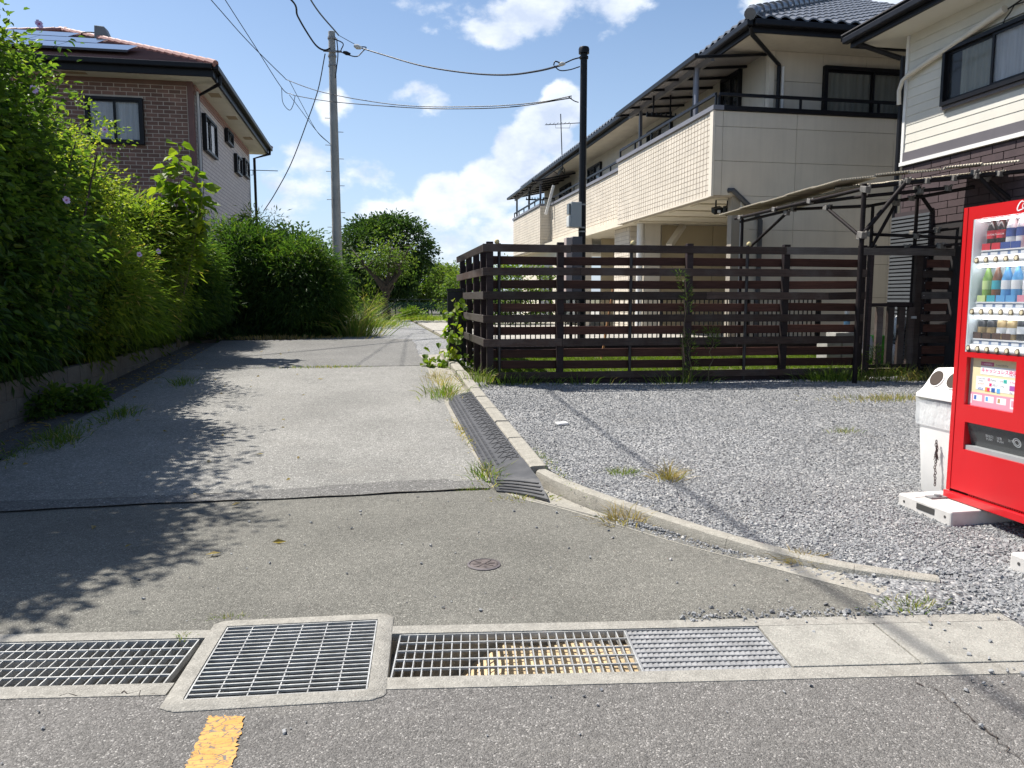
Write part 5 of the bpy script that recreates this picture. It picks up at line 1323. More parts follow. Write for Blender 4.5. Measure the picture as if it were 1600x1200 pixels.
def fs(px):   # distance along the fence of a photo column
    r = cray(px, 480); # solve EYE + r t on fence line
    n = FN; t = (F0 - Vector((0, 0, 0))).dot(n) / Vector((r.x, r.y, 0)).dot(n); p = Vector((r.x * t, r.y * t, 0)); return (p - F0).dot(FE)
FZ = [(2.104, 2.212), (1.774, 1.884), (1.444, 1.554), (1.114, 1.222), (.780, .889)]; BZ = [(1.926, 2.044), (1.593, 1.712), (1.266, 1.384), (.941, 1.059), (.608, .730), (.446, .564)]
fence = thing('slat_fence', (5, 10.4, .25), 'dark brown horizontal slat fence behind the gravel lot, turning up the lane', 'fence')
sg0 = fs(1352); sg1 = fs(1431); sEnd = fs(1560); rr = random.Random(4)
def board(s0, s1, z0, z1, d, mat, th=.030, parent=fence, name='board'):
    mid = (s0 + s1) / 2; m = MB(); w = rr.uniform(-.006, .006); m.obox(FP(mid, d, (z0 + z1) / 2 + w), FE * (s1 - s0) / 2 + Vector((0, 0, rr.uniform(-.006, .006))), FN * th / 2, (0, 0, (z1 - z0) / 2)); return m.build(name, mat, parent, bevel=.004)
cuts_f = {0: [-.06, fs(890), fs(1222), sEnd], 1: [-.06, fs(905), sg0 - .04], 2: [-.06, fs(1100), fs(1290), sg0 - .05], 3: [-.06, fs(875), sg0 - .07], 4: [-.06, fs(877), sg0 - .09]}
for i, (z0, z1) in enumerate(FZ):
    c = cuts_f[i]
    for a, b in zip(c[:-1], c[1:]): board(a + .002, b - .002, z0, z1, .062, WOODG if (i == 0 and a > fs(1200)) else WOOD)
wide = [fs(p) for p in (875, 1075, 1225)]; thin = [fs(p) for p in (780, 985, 1165)]
for i, (z0, z1) in enumerate(BZ):
    c = [.03] + sorted(wide) + [sg0 - .12]
    for a, b in zip(c[:-1], c[1:]): board(a + .003, b - .003, z0, z1, -.062, WOODB)
board(.12, fs(1090), .315, .412, .035, WOOD); board(fs(1090) + .004, sg0 - .1, .315, .412, .035, WOOD); 
for s in [.045] + wide + [sg0 - .09]:
    MB().obox(FP(s, 0, 1.225), FE * .047, FN * .045, (0, 0, 1.02)).build('post', POSTW, fence, bevel=.004)
for s in thin:
    MB().lathe([(.024, .2), (.024, 2.225)], FP(s, .005, 0), 10).build('steel_post', STEEL, fence, smooth=True)
for s in (thin[0] - .03, thin[1] + .02, thin[2] + .02):
    MB().lathe([(.018, 0), (.032, .012), (.036, .035), (.026, .058), (.008, .066)], FP(s, .0, 2.215), 12).build('post_cap', BALL, fence, smooth=True)
MB().obox(FP(2.9, -.02, .21), FE * 2.85, FN * .02, (0, 0, .10)).build('kick_board', POSTW, fence)
MB().obox(FP(.05, 0, .22), FE * .07, FN * .07, (0, 0, .07)).build('post_base', M_CONC, fence)
# gate leaf and posts, right-hand section
gate = thing('picket_gate', FP((sg0 + sg1) / 2, 0, .3), 'small gate of dark upright pickets in the slat fence', 'gate')
MB().obox(FP(sg0 + .035, .02, 1.16), FE * .028, FN * .05, (0, 0, .98)).build('gate_post', POSTW, gate, bevel=.004); MB().obox(FP(sg1 - .01, .02, 1.16), FE * .055, FN * .03, (0, 0, .98)).build('gate_post', WOOD, gate, bevel=.004)
zt_ = 1.36
board(sg0 + .075, sg1 - .08, 1.33, 1.385, .0, POSTW, .06, gate, 'top_rail'); board(sg0 + .075, sg1 - .08, .40, .455, .0, POSTW, .06, gate, 'bottom_rail')
for px in (1374, 1391, 1408, 1423):
    s = fs(px) ; MB().obox(FP(s, .01, .893), FE * .040 + FN * .018, FN * .028, (0, 0, .435)).build('picket', WOOD, gate, bevel=.004)
MB().obox(FP(sg1 - .06, .05, 1.17), FE * .04, FN * .012, (0, 0, .018)).build('latch', GALV, gate)
for (z0, z1) in FZ[1:]: board(sg1 + .05, sEnd, z0, z1, .045, WOODG if z0 > 1.4 and z0 < 1.5 else WOOD)
for (z0, z1) in BZ: board(sg1 + .05, sEnd, z0, z1, -.03, WOODB)
MB().obox(FP(sg1 + .09, 0, 1.16), FE * .03, FN * .025, (0, 0, .98)).build('post', POSTW, fence)
for k in range(9):
    MB().obox(FP(sg1 + .075, .064, .55 + k * .19), FE * .005, FN * .003, (0, 0, .006)).build('screw', GALV, fence)
# side run up the lane
ys = [10.72, onx(752, 480, 1.6).y, onx(741, 480, 1.6).y, onx(730, 480, 1.6).y, 13.75]
for y in ys[1:]: MB().box(1.59, 1.68, y - .05, y + .05, .3, 2.2).build('post', POSTW, fence, bevel=.004)
for i, (z0, z1) in enumerate(FZ):
    y1 = 13.95 if i < 2 else 13.0
    m = MB().box(1.548, 1.578, 10.545, y1, z0, z1); m.build('board', WOODG if i > 1 else WOOD, fence, bevel=.004)
for i, (z0, z1) in enumerate(BZ): MB().box(1.69, 1.72, 10.68, 13.85, z0, z1).build('board', WOODB, fence, bevel=.004)
blk = thing('folded_gate', (1.45, 13.1, .4), 'black folded metal gate standing at the lane end of the slat fence', 'gate')
bm = pm('black_gate', (.006, .006, .007), .5, .2); p = ony(712, 500, 13.1)
MB().box(p.x - .14, p.x + .12, 13.06, 13.14, .42, 1.58).build('leaf', bm, blk, bevel=.01); MB().box(p.x + .122, p.x + .17, 13.0, 13.2, .32, 1.63).build('jamb', bm, blk); 
MB().box(p.x - .15, p.x + .12, 13.05, 13.15, 1.582, 1.625).build('cap', bm, blk)

# lawn, edging, paved court, black mesh fence
struct(sloped('lawn_soil', 1.7, 12, 10.62, 13.25, M_EARTH, .10)); bpy.data.objects['lawn_soil']['label'] = 'soil below the lawn behind the slat fence'
n = 42000; P = np.stack([RNG.uniform(1.75, 9.4, n), RNG.uniform(10.72, 13.2, n), np.zeros(n)], 1); P[:, 2] = S_ * (P[:, 1] - 5.5) + .095
D = np.concatenate([RNG.normal(size=(n, 2)) * .45, np.ones((n, 1))], 1)
o = leaves('lawn', P, D, RNG.uniform(.03, .075, n), RNG.uniform(.006, .012, n), np.clip(RNG.normal(.55, .22, n), 0, 1), L_LAWN, None); tag(o, 'bright green lawn behind the slat fence', 'grass', kind='stuff')
struct(MB().prism([(1.75, 13.36), (16, 13.36), (16, 60), (3.2, 60), (1.75, 40)], .2, .545).build('paved_court', M_PAVE), 'pale concrete forecourt of the apartment building')
tag(MB().box(1.8, 10.5, 13.25, 13.355, .35, .60).build('edging_beam', POSTW, None, bevel=.006), 'long dark timber edging between lawn and paved court', 'edging')
mesh = thing('mesh_fence', (5, 13.45, .55), 'low black metal fence of thin upright bars behind the slat fence', 'fence')
for z in (.70, 1.43): MB().box(1.85, 8.6, 13.44, 13.465, z, z + .03).build('rail', BLACK, mesh)
me = MB().box(-.009, .009, -.009, .009, .56, 1.46).mesh('bar')
x = 1.9
while x < 8.6: link('bar', me, BLACK, mesh, loc=(x, 13.43, 0)); x += .093
for x in (1.87, 3.6, 5.35, 7.1, 8.6): MB().box(x - .025, x + .025, 13.47, 13.52, .5, 1.5).build('post', BLACK, mesh)

# clutter behind the gate
cl = lambda: None
bag = pm('white_bag', (.62, .62, .62), .6, .15, 14, .4, 20); grn = pm('green_plastic', (.10, .42, .05), .4, .1); blu = pm('blue_plastic', (.20, .42, .60), .4, .1); box_ = pm('pale_box', (.34, .33, .30), .7, .15)
def lump(name, c, r, mat, label, cat, seed):
    rg = np.random.default_rng(seed); m = MB(); n = 12; vs = []
    for i in range(9):
        th = math.pi * i / 8
        for k in range(n):
            ph = 2 * math.pi * k / n; q = 1 + .14 * rg.normal(); vs.append((c[0] + r[0] * q * math.sin(th) * math.cos(ph), c[1] + r[1] * q * math.sin(th) * math.sin(ph), c[2] + r[2] * math.cos(th) * (1 + .06 * rg.normal())))
    for i in range(8):
        for k in range(n): m.f.append((i * n + k, i * n + (k + 1) % n, (i + 1) * n + (k + 1) % n, (i + 1) * n + k))
    m.v = vs; return tag(m.build(name, mat, None, smooth='all'), label, cat)
q = ony(1397, 560, 10.9); lump('white_sack', (q.x, 10.95, .52), (.13, .14, .20), bag, 'crumpled white sack low behind the gate pickets', 'sack', 1)
q = ony(1398, 525, 11.1); lump('white_sack', (q.x + .12, 11.15, .98), (.10, .1, .22), bag, 'pale bundle above the sack behind the gate pickets', 'sack', 2)
q = ony(1361, 545, 11.0); lump('white_sack', (q.x - .02, 11.05, .66), (.08, .1, .2), bag, 'narrow white sack left of the green crate behind the gate', 'sack', 3)
q = ony(1375, 555, 11.0)
t = thing('green_crate', (q.x, 11.05, .33), 'bright green plastic crate standing behind the gate pickets', 'crate'); MB().box(q.x - .10, q.x + .10, 10.98, 11.2, .33, .86).build('body', grn, t, bevel=.01)
for k in range(4): MB().box(q.x - .106, q.x + .106, 10.975, 11.205, .40 + k * .12, .425 + k * .12).build('rib', grn, t)
q = ony(1317, 535, 11.2)
t = thing('storage_box', (q.x, 11.35, .38), 'pale stacked boxes with a blue bag behind the fence beside the gate', 'box'); MB().box(q.x - .28, q.x - .02, 11.2, 11.5, .40, .78).build('box', box_, t, bevel=.01); MB().box(q.x, q.x + .24, 11.2, 11.5, .40, .80).build('box', box_, t, bevel=.01); MB().box(q.x - .12, q.x + .22, 11.22, 11.5, .802, .90).build('lid', box_, t, bevel=.01)
q = ony(1327, 500, 11.3); t = thing('spray_bottle', (q.x, 11.35, .9), 'blue spray bottle with white top standing on the stacked boxes', 'bottle'); MB().lathe([(.045, .90), (.05, 1.0), (.05, 1.10), (.02, 1.17), (.018, 1.20)], (q.x, 11.36, 0), 12).build('body', blu, t, smooth=True); MB().box(q.x - .03, q.x + .02, 11.33, 11.39, 1.201, 1.25).build('trigger_head', WHITE, t)
pa_ = ony(1462, 480, 10.75); pb_ = ony(1530, 480, 10.75)
curtain(None, (pa_.x, 10.75, 0), (pb_.x, 10.75, 0), .5, 2.0, (0, -1, 0), pm('grey_tarp', (.30, .32, .31), .7, .08), None, amp=.03, waves=7, name='grey_tarp'); tag(bpy.context.scene.collection.objects['grey_tarp'], 'pale grey corrugated sheet hanging behind the fence right of the gate', 'sheet')
q = onz(878, 668, .12); tag(MB().obox((q.x, q.y, lot_z(q.x, q.y) + .02), (.06, .02, 0), (-.012, .028, .006), (0, 0, .012)).build('foam_scrap', WHITE, None, bevel=.008), 'white scrap of foam lying on the gravel beside the kerb', 'scrap')
q = ony(950, 520, 12.2); sk = thing('garden_stake', (q.x, 12.2, .4), 'leaning orange-brown stake behind the slat fence', 'stake'); a = ony(958, 452, 12.2); b = ony(936, 585, 12.2); MB().tube([b, a], .022, 8).build('pole', pm('stake_orange', (.40, .19, .08), .6), sk, smooth=True)

# ------------------------------------------------------------------ poles and wires
CPOLE = concrete('concrete_pole', (.34, .34, .32), scale=1.5)
UY = 24.0; ux = ony(522, 200, UY).x; uz = ony(519, 50, UY).z
up = thing('utility_pole', (ux, UY, .5), 'tall grey concrete utility pole with step bolts behind the bamboo', 'utility pole')
MB().lathe([(.165, .4), (.10, uz - .05), (.10, uz), (.07, uz + .02)], (ux, UY, 0), 20).build('shaft', CPOLE, up, smooth=True)
for i, py in enumerate((185, 206, 227, 248, 268, 290, 312, 332, 355, 378, 400)):
    z = ony(522, py, UY).z; s = 1 if i % 2 else -1; MB().tube([(ux + s * .09, UY, z), (ux + s * .27, UY, z)], .010, 6).build('step_bolt', GALVD, up)
for py in (60, 88, 103, 236): z = ony(520, py, UY).z; MB().lathe([(.125, -.025), (.125, .025)], (ux, UY, z), 16).build('band', GALVD, up)
za = ony(520, 82, UY).z; MB().bar((ux - .25, UY - .12, za), (ux + .28, UY - .12, za), .05, .05).build('cross_arm', GALVD, up)
for (px, py, r) in ((558, 73, .075), (541, 83, .06)):
    p = ony(px, py, UY - .3); MB().tube([p + Vector((-.09, 0, .03)), p, p + Vector((.12, 0, -.03))], [r * .5, r, r * .6], 10).build('insulator', pm('porcelain', (.55, .54, .50), .3) if px > 550 else BLACK, up, smooth=True)
def wire(label, pts, r, name='overhead_wire', mat=BLACK, k=10):
    sp = spline([tuple(p) for p in pts], k); o = MB().tube(sp, r, 6).build(name, mat, None, smooth='all'); return tag(o, label, 'cable')
def sag(a, b, s, n=10): a, b = Vector(a), Vector(b); return [a.lerp(b, t) - Vector((0, 0, 4 * s * t * (1 - t))) for t in np.linspace(0, 1, n)]
def EXT(a, b): return a + (a - b) * 2.2
BY = 13.75; bx_ = ony(911, 220, BY).x; bz = ony(911, 82, BY).z
wire('thick service cable from the utility pole to the black pole', [ony(x, y, UY + (BY - UY) * (x - 560) / 350) for x, y in ((558, 73), (600, 86), (660, 103), (730, 114), (790, 117), (840, 111), (880, 101))], .020)
wire('jumper cable looping beside the utility pole top', [ony(x, y, UY - .2) for x, y in ((520, 60), (536, 68), (533, 80), (545, 86), (558, 88), (567, 80), (572, 74), (560, 73))], .016)
wire('second jumper loop hanging at the utility pole top', [ony(x, y, UY - .25) for x, y in ((526, 60), (528, 84), (526, 105), (524, 122))], .018)
wire('drop wire running from the utility pole down to the brick house', [ony(508, 84, UY)] + [ony(x, y, UY + 1 + (525 - x) * .02) for x, y in ((497, 140), (480, 190), (455, 255), (430, 302), (412, 330))], .016)
wire('upper twin wire from the left to the black pole', [EXT(ony(330, 0, 19), ony(385, 62, 20.5)), ony(330, 0, 19), ony(385, 62, 20.5), ony(441, 118, 22), ony(452, 126, 22), ony(500, 143, 20.5), ony(570, 157, 18.5), ony(650, 166, 17), ony(760, 166, 15.5), ony(840, 160, 14.5), ony(893, 150, 13.9)], .010)
wire('lower twin wire from the left to the black pole', [EXT(ony(352, 0, 19), ony(397, 70, 20.5)), ony(352, 0, 19), ony(397, 70, 20.5), ony(440, 137, 22), ony(455, 147, 22), ony(470, 151, 21.5), ony(520, 159, 20), ony(620, 167, 17.5), ony(700, 170, 16), ony(800, 167, 15), ony(893, 153, 13.9)], .010)
wire('slack wire loop hanging left of the utility pole', [ony(x, y, 22) for x, y in ((440, 137), (442, 160), (452, 172), (458, 164), (461, 150))], .009)
wire('wire slanting to the utility pole from the left above the loop', [ony(452, 126, 22), ony(470, 160, 22.6), ony(495, 205, 23.4), ony(517, 226, UY)], .008)
wire('wire slanting to the utility pole from the left below the loop', [ony(452, 148, 22), ony(470, 172, 22.6), ony(495, 205, 23.3), ony(516, 225, UY)], .008)
pa = ony(521, 66, UY); wire('thick black cable drooping to the utility pole from overhead left', [pa, ony(514, 76, UY - .1), ony(505, 78, UY - .3), ony(493, 70, UY - .6), ony(478, 48, UY - 1.2), ony(465, 25, UY - 1.8), ony(452, -3, UY - 2.6), (-3.2, 20.2, 9.6), (-8, 16.5, 9.5), (-22, 8, 10)], .026)
pt = ony(529, 55, UY - .1); mid = (-1.85, 9.0, 8.35)
wire('overhead line running from the utility pole straight above the road', [pt, (-1.32, 20, 8.75), (-1.62, 15, 8.42), (-1.86, 9.5, 8.30), (-1.98, 4, 8.45), (-2.05, -4, 9.0), (-2.1, -12, 9.9)], .021)
wire('thin tie wires beside the insulator at the utility pole', [pt, ony(545, 64, UY - .2), ony(556, 70, UY - .3)], .009)
# black service pole
sp = thing('service_pole', (bx_, BY, .55), 'slim black steel service pole with capped top behind the slat fence', 'pole')
MB().lathe([(.072, .4), (.062, bz)], (bx_, BY, 0), 20).build('shaft', BLACK, sp, smooth=True); MB().lathe([(.095, -.02), (.098, .06), (.085, .09), (.05, .10)], (bx_, BY, bz), 20).build('cap', BLACK, sp, smooth=True); MB().lathe([(.08, -.02), (.08, .02)], (bx_, BY, ony(911, 90, BY).z), 16).build('collar', BLACK, sp)
for py in (320, 356, 362): MB().lathe([(.072, -.012), (.072, .012)], (bx_, BY, ony(911, py, BY).z), 16).build('strap', GALV, sp)
wire('tie wires and small insulators at the black pole top', [ony(x, y, BY) for x, y in ((865, 102), (868, 96), (880, 99), (895, 93), (906, 90))], .012); wire('slack lead drooping to the black pole below the insulators', [ony(x, y, BY) for x, y in ((866, 103), (875, 110), (890, 109), (906, 104))], .010)
wire('lead entering the black pole from the twin wires', [ony(x, y, BY) for x, y in ((888, 151), (893, 155), (898, 158), (904, 160))], .009)
p = ony(878, 100, BY); tag(MB().tube([p + Vector((-.06, 0, -.01)), p, p + Vector((.06, 0, .01))], [.02, .04, .02], 10).build('insulator', pm('porcelain', (.55, .54, .5), .3), None, smooth=True), 'small pale insulator on the cable near the black pole top', 'insulator')
mb_ = thing('meter_box', (bx_ - .12, BY, 2.8), 'pale grey meter box strapped high on the black pole', 'meter box')
gb = pm('meter_grey', (.40, .41, .39), .5, .06); a = ony(891, 316, BY - .1); b = ony(907, 356, BY - .1)
MB().box(a.x - .00, b.x, BY - .18, BY + .02, b.z, a.z).build('case', gb, mb_, bevel=.01); MB().box(a.x - .04, a.x - .001, BY - .16, BY - .01, b.z + .24, a.z - .03).build('meter_window', pm('meter_dark', (.12, .13, .13), .3), mb_); MB().box(a.x - .045, a.x - .002, BY - .17, BY, b.z + .01, b.z + .21).build('meter_body', pm('meter_white', (.60, .61, .58), .4), mb_, bevel=.01)
pb2 = thing('panel_box', (bx_ - .15, BY, 1.5), 'tall dark grey panel box low on the black pole with a pink-beige side', 'panel box'); a = ony(893, 370, BY - .1); b = ony(907, 458, BY - .1)
MB().box(a.x, b.x, BY - .20, BY + .02, b.z, a.z).build('case', pm('panel_dark', (.095, .088, .095), .5, .06), pb2, bevel=.01); MB().box(a.x - .12, a.x - .002, BY - .19, BY + .0, b.z, a.z - .02).build('side_case', pm('panel_beige', (.42, .34, .31), .6, .05), pb2, bevel=.008)

# ------------------------------------------------------------------ vending machine
VX, VY, VZ0, VZ1, VWD = 3.724, 4.291, .15, 2.024, 1.18
RED = NT('vending_red'); _n = RED.noise(1.5, 4); RED.fin(RED.mix(RED.mr(_n, .3, .7), (.50, .007, .011), (.56, .010, .015)), .32, RED.bump(RED.noise(7, 2), .02, .01), spec=.5); RED.b.inputs['Coat Weight'].default_value = .35; RED.b.inputs['Coat Roughness'].default_value = .12; RED = RED.m
VWHITE = pm('vending_white', (.76, .77, .78), .35, .04, 5); VGREY = pm('vending_grey', (.30, .31, .31), .35, .08, 5); VLINER = pm('vending_liner', (.74, .80, .83), .5, .04)
def vp(u, z, d=0.): return Vector((VX - d, VY - u, z))        # u: across the front from its left edge, d: out of the front
def vbox(m, u0, u1, z0, z1, d0, d1): return m.box(VX - d1, VX - d0, VY - u1, VY - u0, z0, z1)
vm = thing('vending_machine', (VX + .35, VY - VWD / 2, .1), 'bright red drinks vending machine with lit white shelves of bottles', 'vending machine')
WU0, WU1, WZ0, WZ1 = .078, 1.10, 1.115, 1.945; PU0, PU1, PZ0, PZ1 = .100, .478, .778, 1.082; DU0, DU1, DZ0, DZ1 = .118, .86, .490, .668
m = MB(); vbox(m, 0, VWD, VZ0 + .01, VZ1 - .004, -.72, -.135); m.build('cabinet', RED, vm, bevel=.008)
m = MB()   # door face built round its openings
Us = [0, WU0, PU0, DU0, PU1, DU1, WU1, VWD]; Zs = [.213, DZ0, DZ1, PZ0, PZ1, WZ0, WZ1, VZ1]
def hole(u, z): return (WU0 < u < WU1 and WZ0 < z < WZ1) or (PU0 < u < PU1 and PZ0 < z < PZ1) or (DU0 < u < DU1 and DZ0 < z < DZ1)
for i in range(len(Zs) - 1):
    j = 0
    while j < len(Us) - 1:
        if hole((Us[j] + Us[j + 1]) / 2, (Zs[i] + Zs[i + 1]) / 2): j += 1; continue
        k = j
        while k + 1 < len(Us) - 1 and not hole((Us[k + 1] + Us[k + 2]) / 2, (Zs[i] + Zs[i + 1]) / 2): k += 1
        vbox(m, Us[j], Us[k + 1], Zs[i], Zs[i + 1], -.10, 0); j = k + 1
m.build('door', RED, vm); door = vm.children[-1]
vbox(MB(), 0, .032, .20, VZ1 - .001, 0.0006, .004).build('edge_strip', RED, door)
m = MB(); vbox(m, -.012, VWD + .012, VZ0 - .005, VZ0 + .045, -.12, .015); m.build('base_plinth', RED, vm, bevel=.005)
m = MB(); vbox(m, .0, VWD, VZ0 + .046, .212, -.10, -.022); m.build('vent_recess', pm('vent_black', (.01, .01, .01), .7), vm)
me = vbox(MB(), 0, .0075, .172, .226, -.028, -.010).mesh('vent_slat')
for k in range(44):
    u = .175 + k * .0165; link('vent_slat', me, RED, vm, loc=(0, -u, 0))
# display recess
m = MB(); vbox(m, WU0, WU1, WZ0, WZ1, -.131, -.125); m.build('display_back', VLINER, vm)
m = MB(); vbox(m, WU0 + .0005, WU0 + .012, WZ0, WZ1, -.124, -.002); vbox(m, WU1 - .012, WU1 - .0005, WZ0, WZ1, -.124, -.002); m.build('display_side', VLINER, vm)
SHZ = [1.690, 1.372, 1.142]
for si, z in enumerate(SHZ):
    m = MB(); vbox(m, WU0 + .045 - .012 * si, WU1 - .013, z + .052, z + .060, -.122, -.026); m.build('shelf', VWHITE, vm)
    m = MB(); vbox(m, WU0 + .055 - .014 * si, WU1 - .02, z + .022, z + .0515, -.040, -.032); m.build('price_rail', pm('price_blue', (.20, .27, .42), .5), vm); pr_ = vm.children[-1]
    m = MB(); m.tube([vp(WU0 + .012, z, -.022), vp(WU0 + .03, z, -.022), vp(WU1 - .014, z, -.022)], [.012, .026, .026], 12); m.build('button_bar', VWHITE, vm, smooth=True); bb_ = vm.children[-1]
    tagm = pm('price_tag', (.72, .74, .76), .5, .03)
    for k in range(9):
        u = WU0 + .050 - .010 * si + k * .0745
        if u > WU1 - .07: break
        m = MB(); m.tube([vp(u, z - .002, -.002), vp(u, z - .002, .006)], [.0190, .0175], 14); m.build('button_ring', pm('button_bronze', (.16, .13, .09), .35, metal=.4), bb_, smooth=True)
        m = MB(); m.tube([vp(u, z - .002, .004), vp(u, z - .002, .0085)], [.0125, .0115], 12); m.build('button', pm('button_cream', (.62, .55, .38), .4), bb_, smooth=True)
        m = MB(); vbox(m, u - .006, u + .046, z + .028, z + .046, -.0318, -.0305); m.build('price_tag', tagm, pr_)
# glass over the display
VGL = glassmat('vending_glass', (.16, .18, .19), .93, .02)
led = NT('display_lamp'); led.fin((.9, .9, .9), .5); led.b.inputs['Emission Color'].default_value = (.95, .98, 1, 1); led.b.inputs['Emission Strength'].default_value = 8.; led = led.m
for z in (WZ1 - .012, SHZ[0] - .040, SHZ[1] - .040): m = MB(); m.tube([vp(WU0 + .03, z, -.030), vp(WU1 - .03, z, -.030)], .006, 8); m.build('lamp_tube', led, vm)

# drinks: each its own thing with body, label, cap
def bottle(u, z, h, r, body, lab, cap, label, cat='bottle', logo=None, foot=None):
    p = vp(u, z + .0602, -.075); t = thing('drink_' + cat, p, label, cat, 'drinks on show in the vending machine')
    if cat == 'bottle':
        MB().lathe([(r * .9, 0), (r, .01), (r, h * .62), (r * .82, h * .72), (r * .42, h * .88), (r * .38, h * .93)], p, 14).build('body', body, t, smooth=True)
        MB().lathe([(r * .45, h * .931), (r * .45, h)], p, 12).build('cap', cap, t, smooth=True); MB().lathe([(r + .0012, h * .34), (r + .0012, h * .58)], p, 14).build('label', lab, t, smooth=True)
    else:
        MB().lathe([(r * .86, 0), (r, .008), (r, h - .012), (r * .86, h - .002), (r * .8, h)], p, 14).build('body', body, t, smooth=True); MB().lathe([(r + .0012, h * .30), (r + .0012, h * .62)], p, 14).build('label', lab, t, smooth=True)
    if foot:
        m = MB(); m.box(p.x - r - .013, p.x - r - .010, p.y - r * 1.05, p.y + r * 1.05, p.z + .001, p.z + .040); m.build('card', foot, t)
    if logo: text('lettering', logo[0], logo[1], logo[2], t, Vector((p.x - r - .0025, p.y + r * .8, p.z + h * .43)), Vector((0, -1, 0)), Vector((0, 0, 1)))
    return t
def text(name, body, size, mat, parent, org, ux_, uy_, ext=0., shear=0., ax='LEFT', bold=0.):
    cu = bpy.data.curves.new(name, 'FONT'); cu.body = body; cu.size = size; cu.shear = shear; cu.align_x = ax; cu.extrude = ext; cu.offset = bold; cu.resolution_u = 2
    tmp = bpy.data.objects.new('tmp_text', cu); COL.objects.link(tmp); dg = bpy.context.evaluated_depsgraph_get(); dg.update()
    me = bpy.data.meshes.new_from_object(tmp.evaluated_get(dg)); bpy.data.objects.remove(tmp); bpy.data.curves.remove(cu)
    org, ux_, uy_ = Vector(org), Vector(ux_).normalized(), Vector(uy_).normalized(); n = ux_.cross(uy_)
    co = np.empty(len(me.vertices) * 3, np.float32); me.vertices.foreach_get('co', co); co = co.reshape(-1, 3)
    w = np.array(org)[None] + co[:, :1] * np.array(ux_) + co[:, 1:2] * np.array(uy_) + co[:, 2:] * np.array(n)
    me.vertices.foreach_set('co', w.astype(np.float32).ravel()); me.materials.clear(); me.update(); me.name = name
    return link(name, me, mat, parent)
cola = pm('cola', (.030, .016, .014), .12, .1); redl = pm('label_red', (.62, .03, .05), .45, .05); wl_ = pm('label_white', (.74, .75, .76), .45, .05); navy = pm('label_navy', (.05, .09, .30), .45, .06); sky_ = pm('label_sky', (.12, .36, .66), .4, .08); tea = pm('tea_green', (.26, .44, .10), .25, .1); teal = pm('label_green', (.55, .68, .30), .45, .08); teal2 = pm('label_teal', (.06, .38, .45), .45, .08); cl_ = pm('clear_bottle', (.60, .62, .63), .2, .04); pink = pm('label_pink', (.72, .30, .38), .45, .05); blk_ = pm('can_black', (.03, .03, .035), .35); gold = pm('can_gold', (.42, .30, .14), .4, .1); brn_ = pm('can_brown', (.09, .05, .035), .4); capd = pm('cap_dark', (.05, .06, .10), .4); capr = pm('cap_red', (.45, .03, .05), .4); capg = pm('foot_green', (.06, .42, .24), .4)
u0 = .155; du = .0745
T1, T2, T3 = SHZ
H1 = WZ1 - T1 - .075
bottle(u0 + .0, T1, .205, .030, cola, redl, capr, 'leftmost cola bottle with a red label on the top shelf', foot=redl, logo=('Coca-Cola', .016, wl_))
bottle(u0 + du, T1, .205, .030, cola, redl, capr, 'cola bottle beside a tall white and blue bottle on the top shelf', foot=redl, logo=('Coca-Cola', .016, wl_))
bottle(u0 + 2 * du, T1, .212, .033, wl_, navy, capd, 'white and navy sports drink bottle next to the cola on the top shelf', foot=navy); bottle(u0 + 3 * du, T1, .212, .033, wl_, navy, capd, 'white and navy sports drink bottle next to the red can on the top shelf', foot=navy)
bottle(u0 + 4 * du, T1, .125, .033, redl, redl, capr, 'red cola can on the top shelf', 'can', logo=('Coca-Cola', .020, wl_)); bottle(u0 + 5 * du, T1, .125, .033, redl, redl, capr, 'red cola can at the edge of the top shelf', 'can', logo=('Coca-Cola', .020, wl_))
bottle(u0 - .012, T2, .225, .029, tea, teal, capr, 'green tea bottle at the end of the middle shelf', foot=teal); bottle(u0 - .012 + du, T2, .225, .029, pm('mugi_brown', (.24, .10, .05), .3), teal2, capr, 'brown tea bottle with a teal label on the middle shelf', foot=teal2)
bottle(u0 - .012 + 2 * du, T2, .225, .031, sky_, wl_, sky_, 'blue water bottle beside the brown tea on the middle shelf', foot=sky_); bottle(u0 - .012 + 3 * du, T2, .225, .031, sky_, wl_, sky_, 'blue water bottle beside a clear bottle on the middle shelf', foot=sky_)
bottle(u0 - .012 + 4.1 * du, T2, .215, .031, cl_, wl_, pink, 'clear bottle with a pink card next to the blue water on the middle shelf', foot=pink); bottle(u0 - .012 + 5.2 * du, T2, .215, .031, cl_, wl_, pink, 'clear bottle with a pink card at the edge of the middle shelf', foot=pink)
for k, (bd, lb, lab) in enumerate(((blk_, gold, 'black coffee can with a gold badge at the end of the bottom shelf'), (blk_, gold, 'black coffee can with a gold badge beside a tan can on the bottom shelf'), (gold, wl_, 'tan coffee can beside the black cans on the bottom shelf'), (gold, wl_, 'tan coffee can beside the tall black and white can on the bottom shelf'), (blk_, wl_, 'black and white coffee bottle can next to the tan cans on the bottom shelf'), (blk_, wl_, 'black and white coffee bottle can at the edge of the bottom shelf'))):
    bottle(u0 - .025 + k * du, T3, .118 if k < 4 else .135, .029, bd, lb, gold, lab, 'can', foot=brn_ if k < 4 else None, logo=None if k < 4 else ('UCC', .022, wl_))
vbox(MB(), WU0 + .0006, WU1 - .0006, WZ0 + .001, WZ1 - .001, -.0012, -.0002).build('display_glass', VGL, vm)
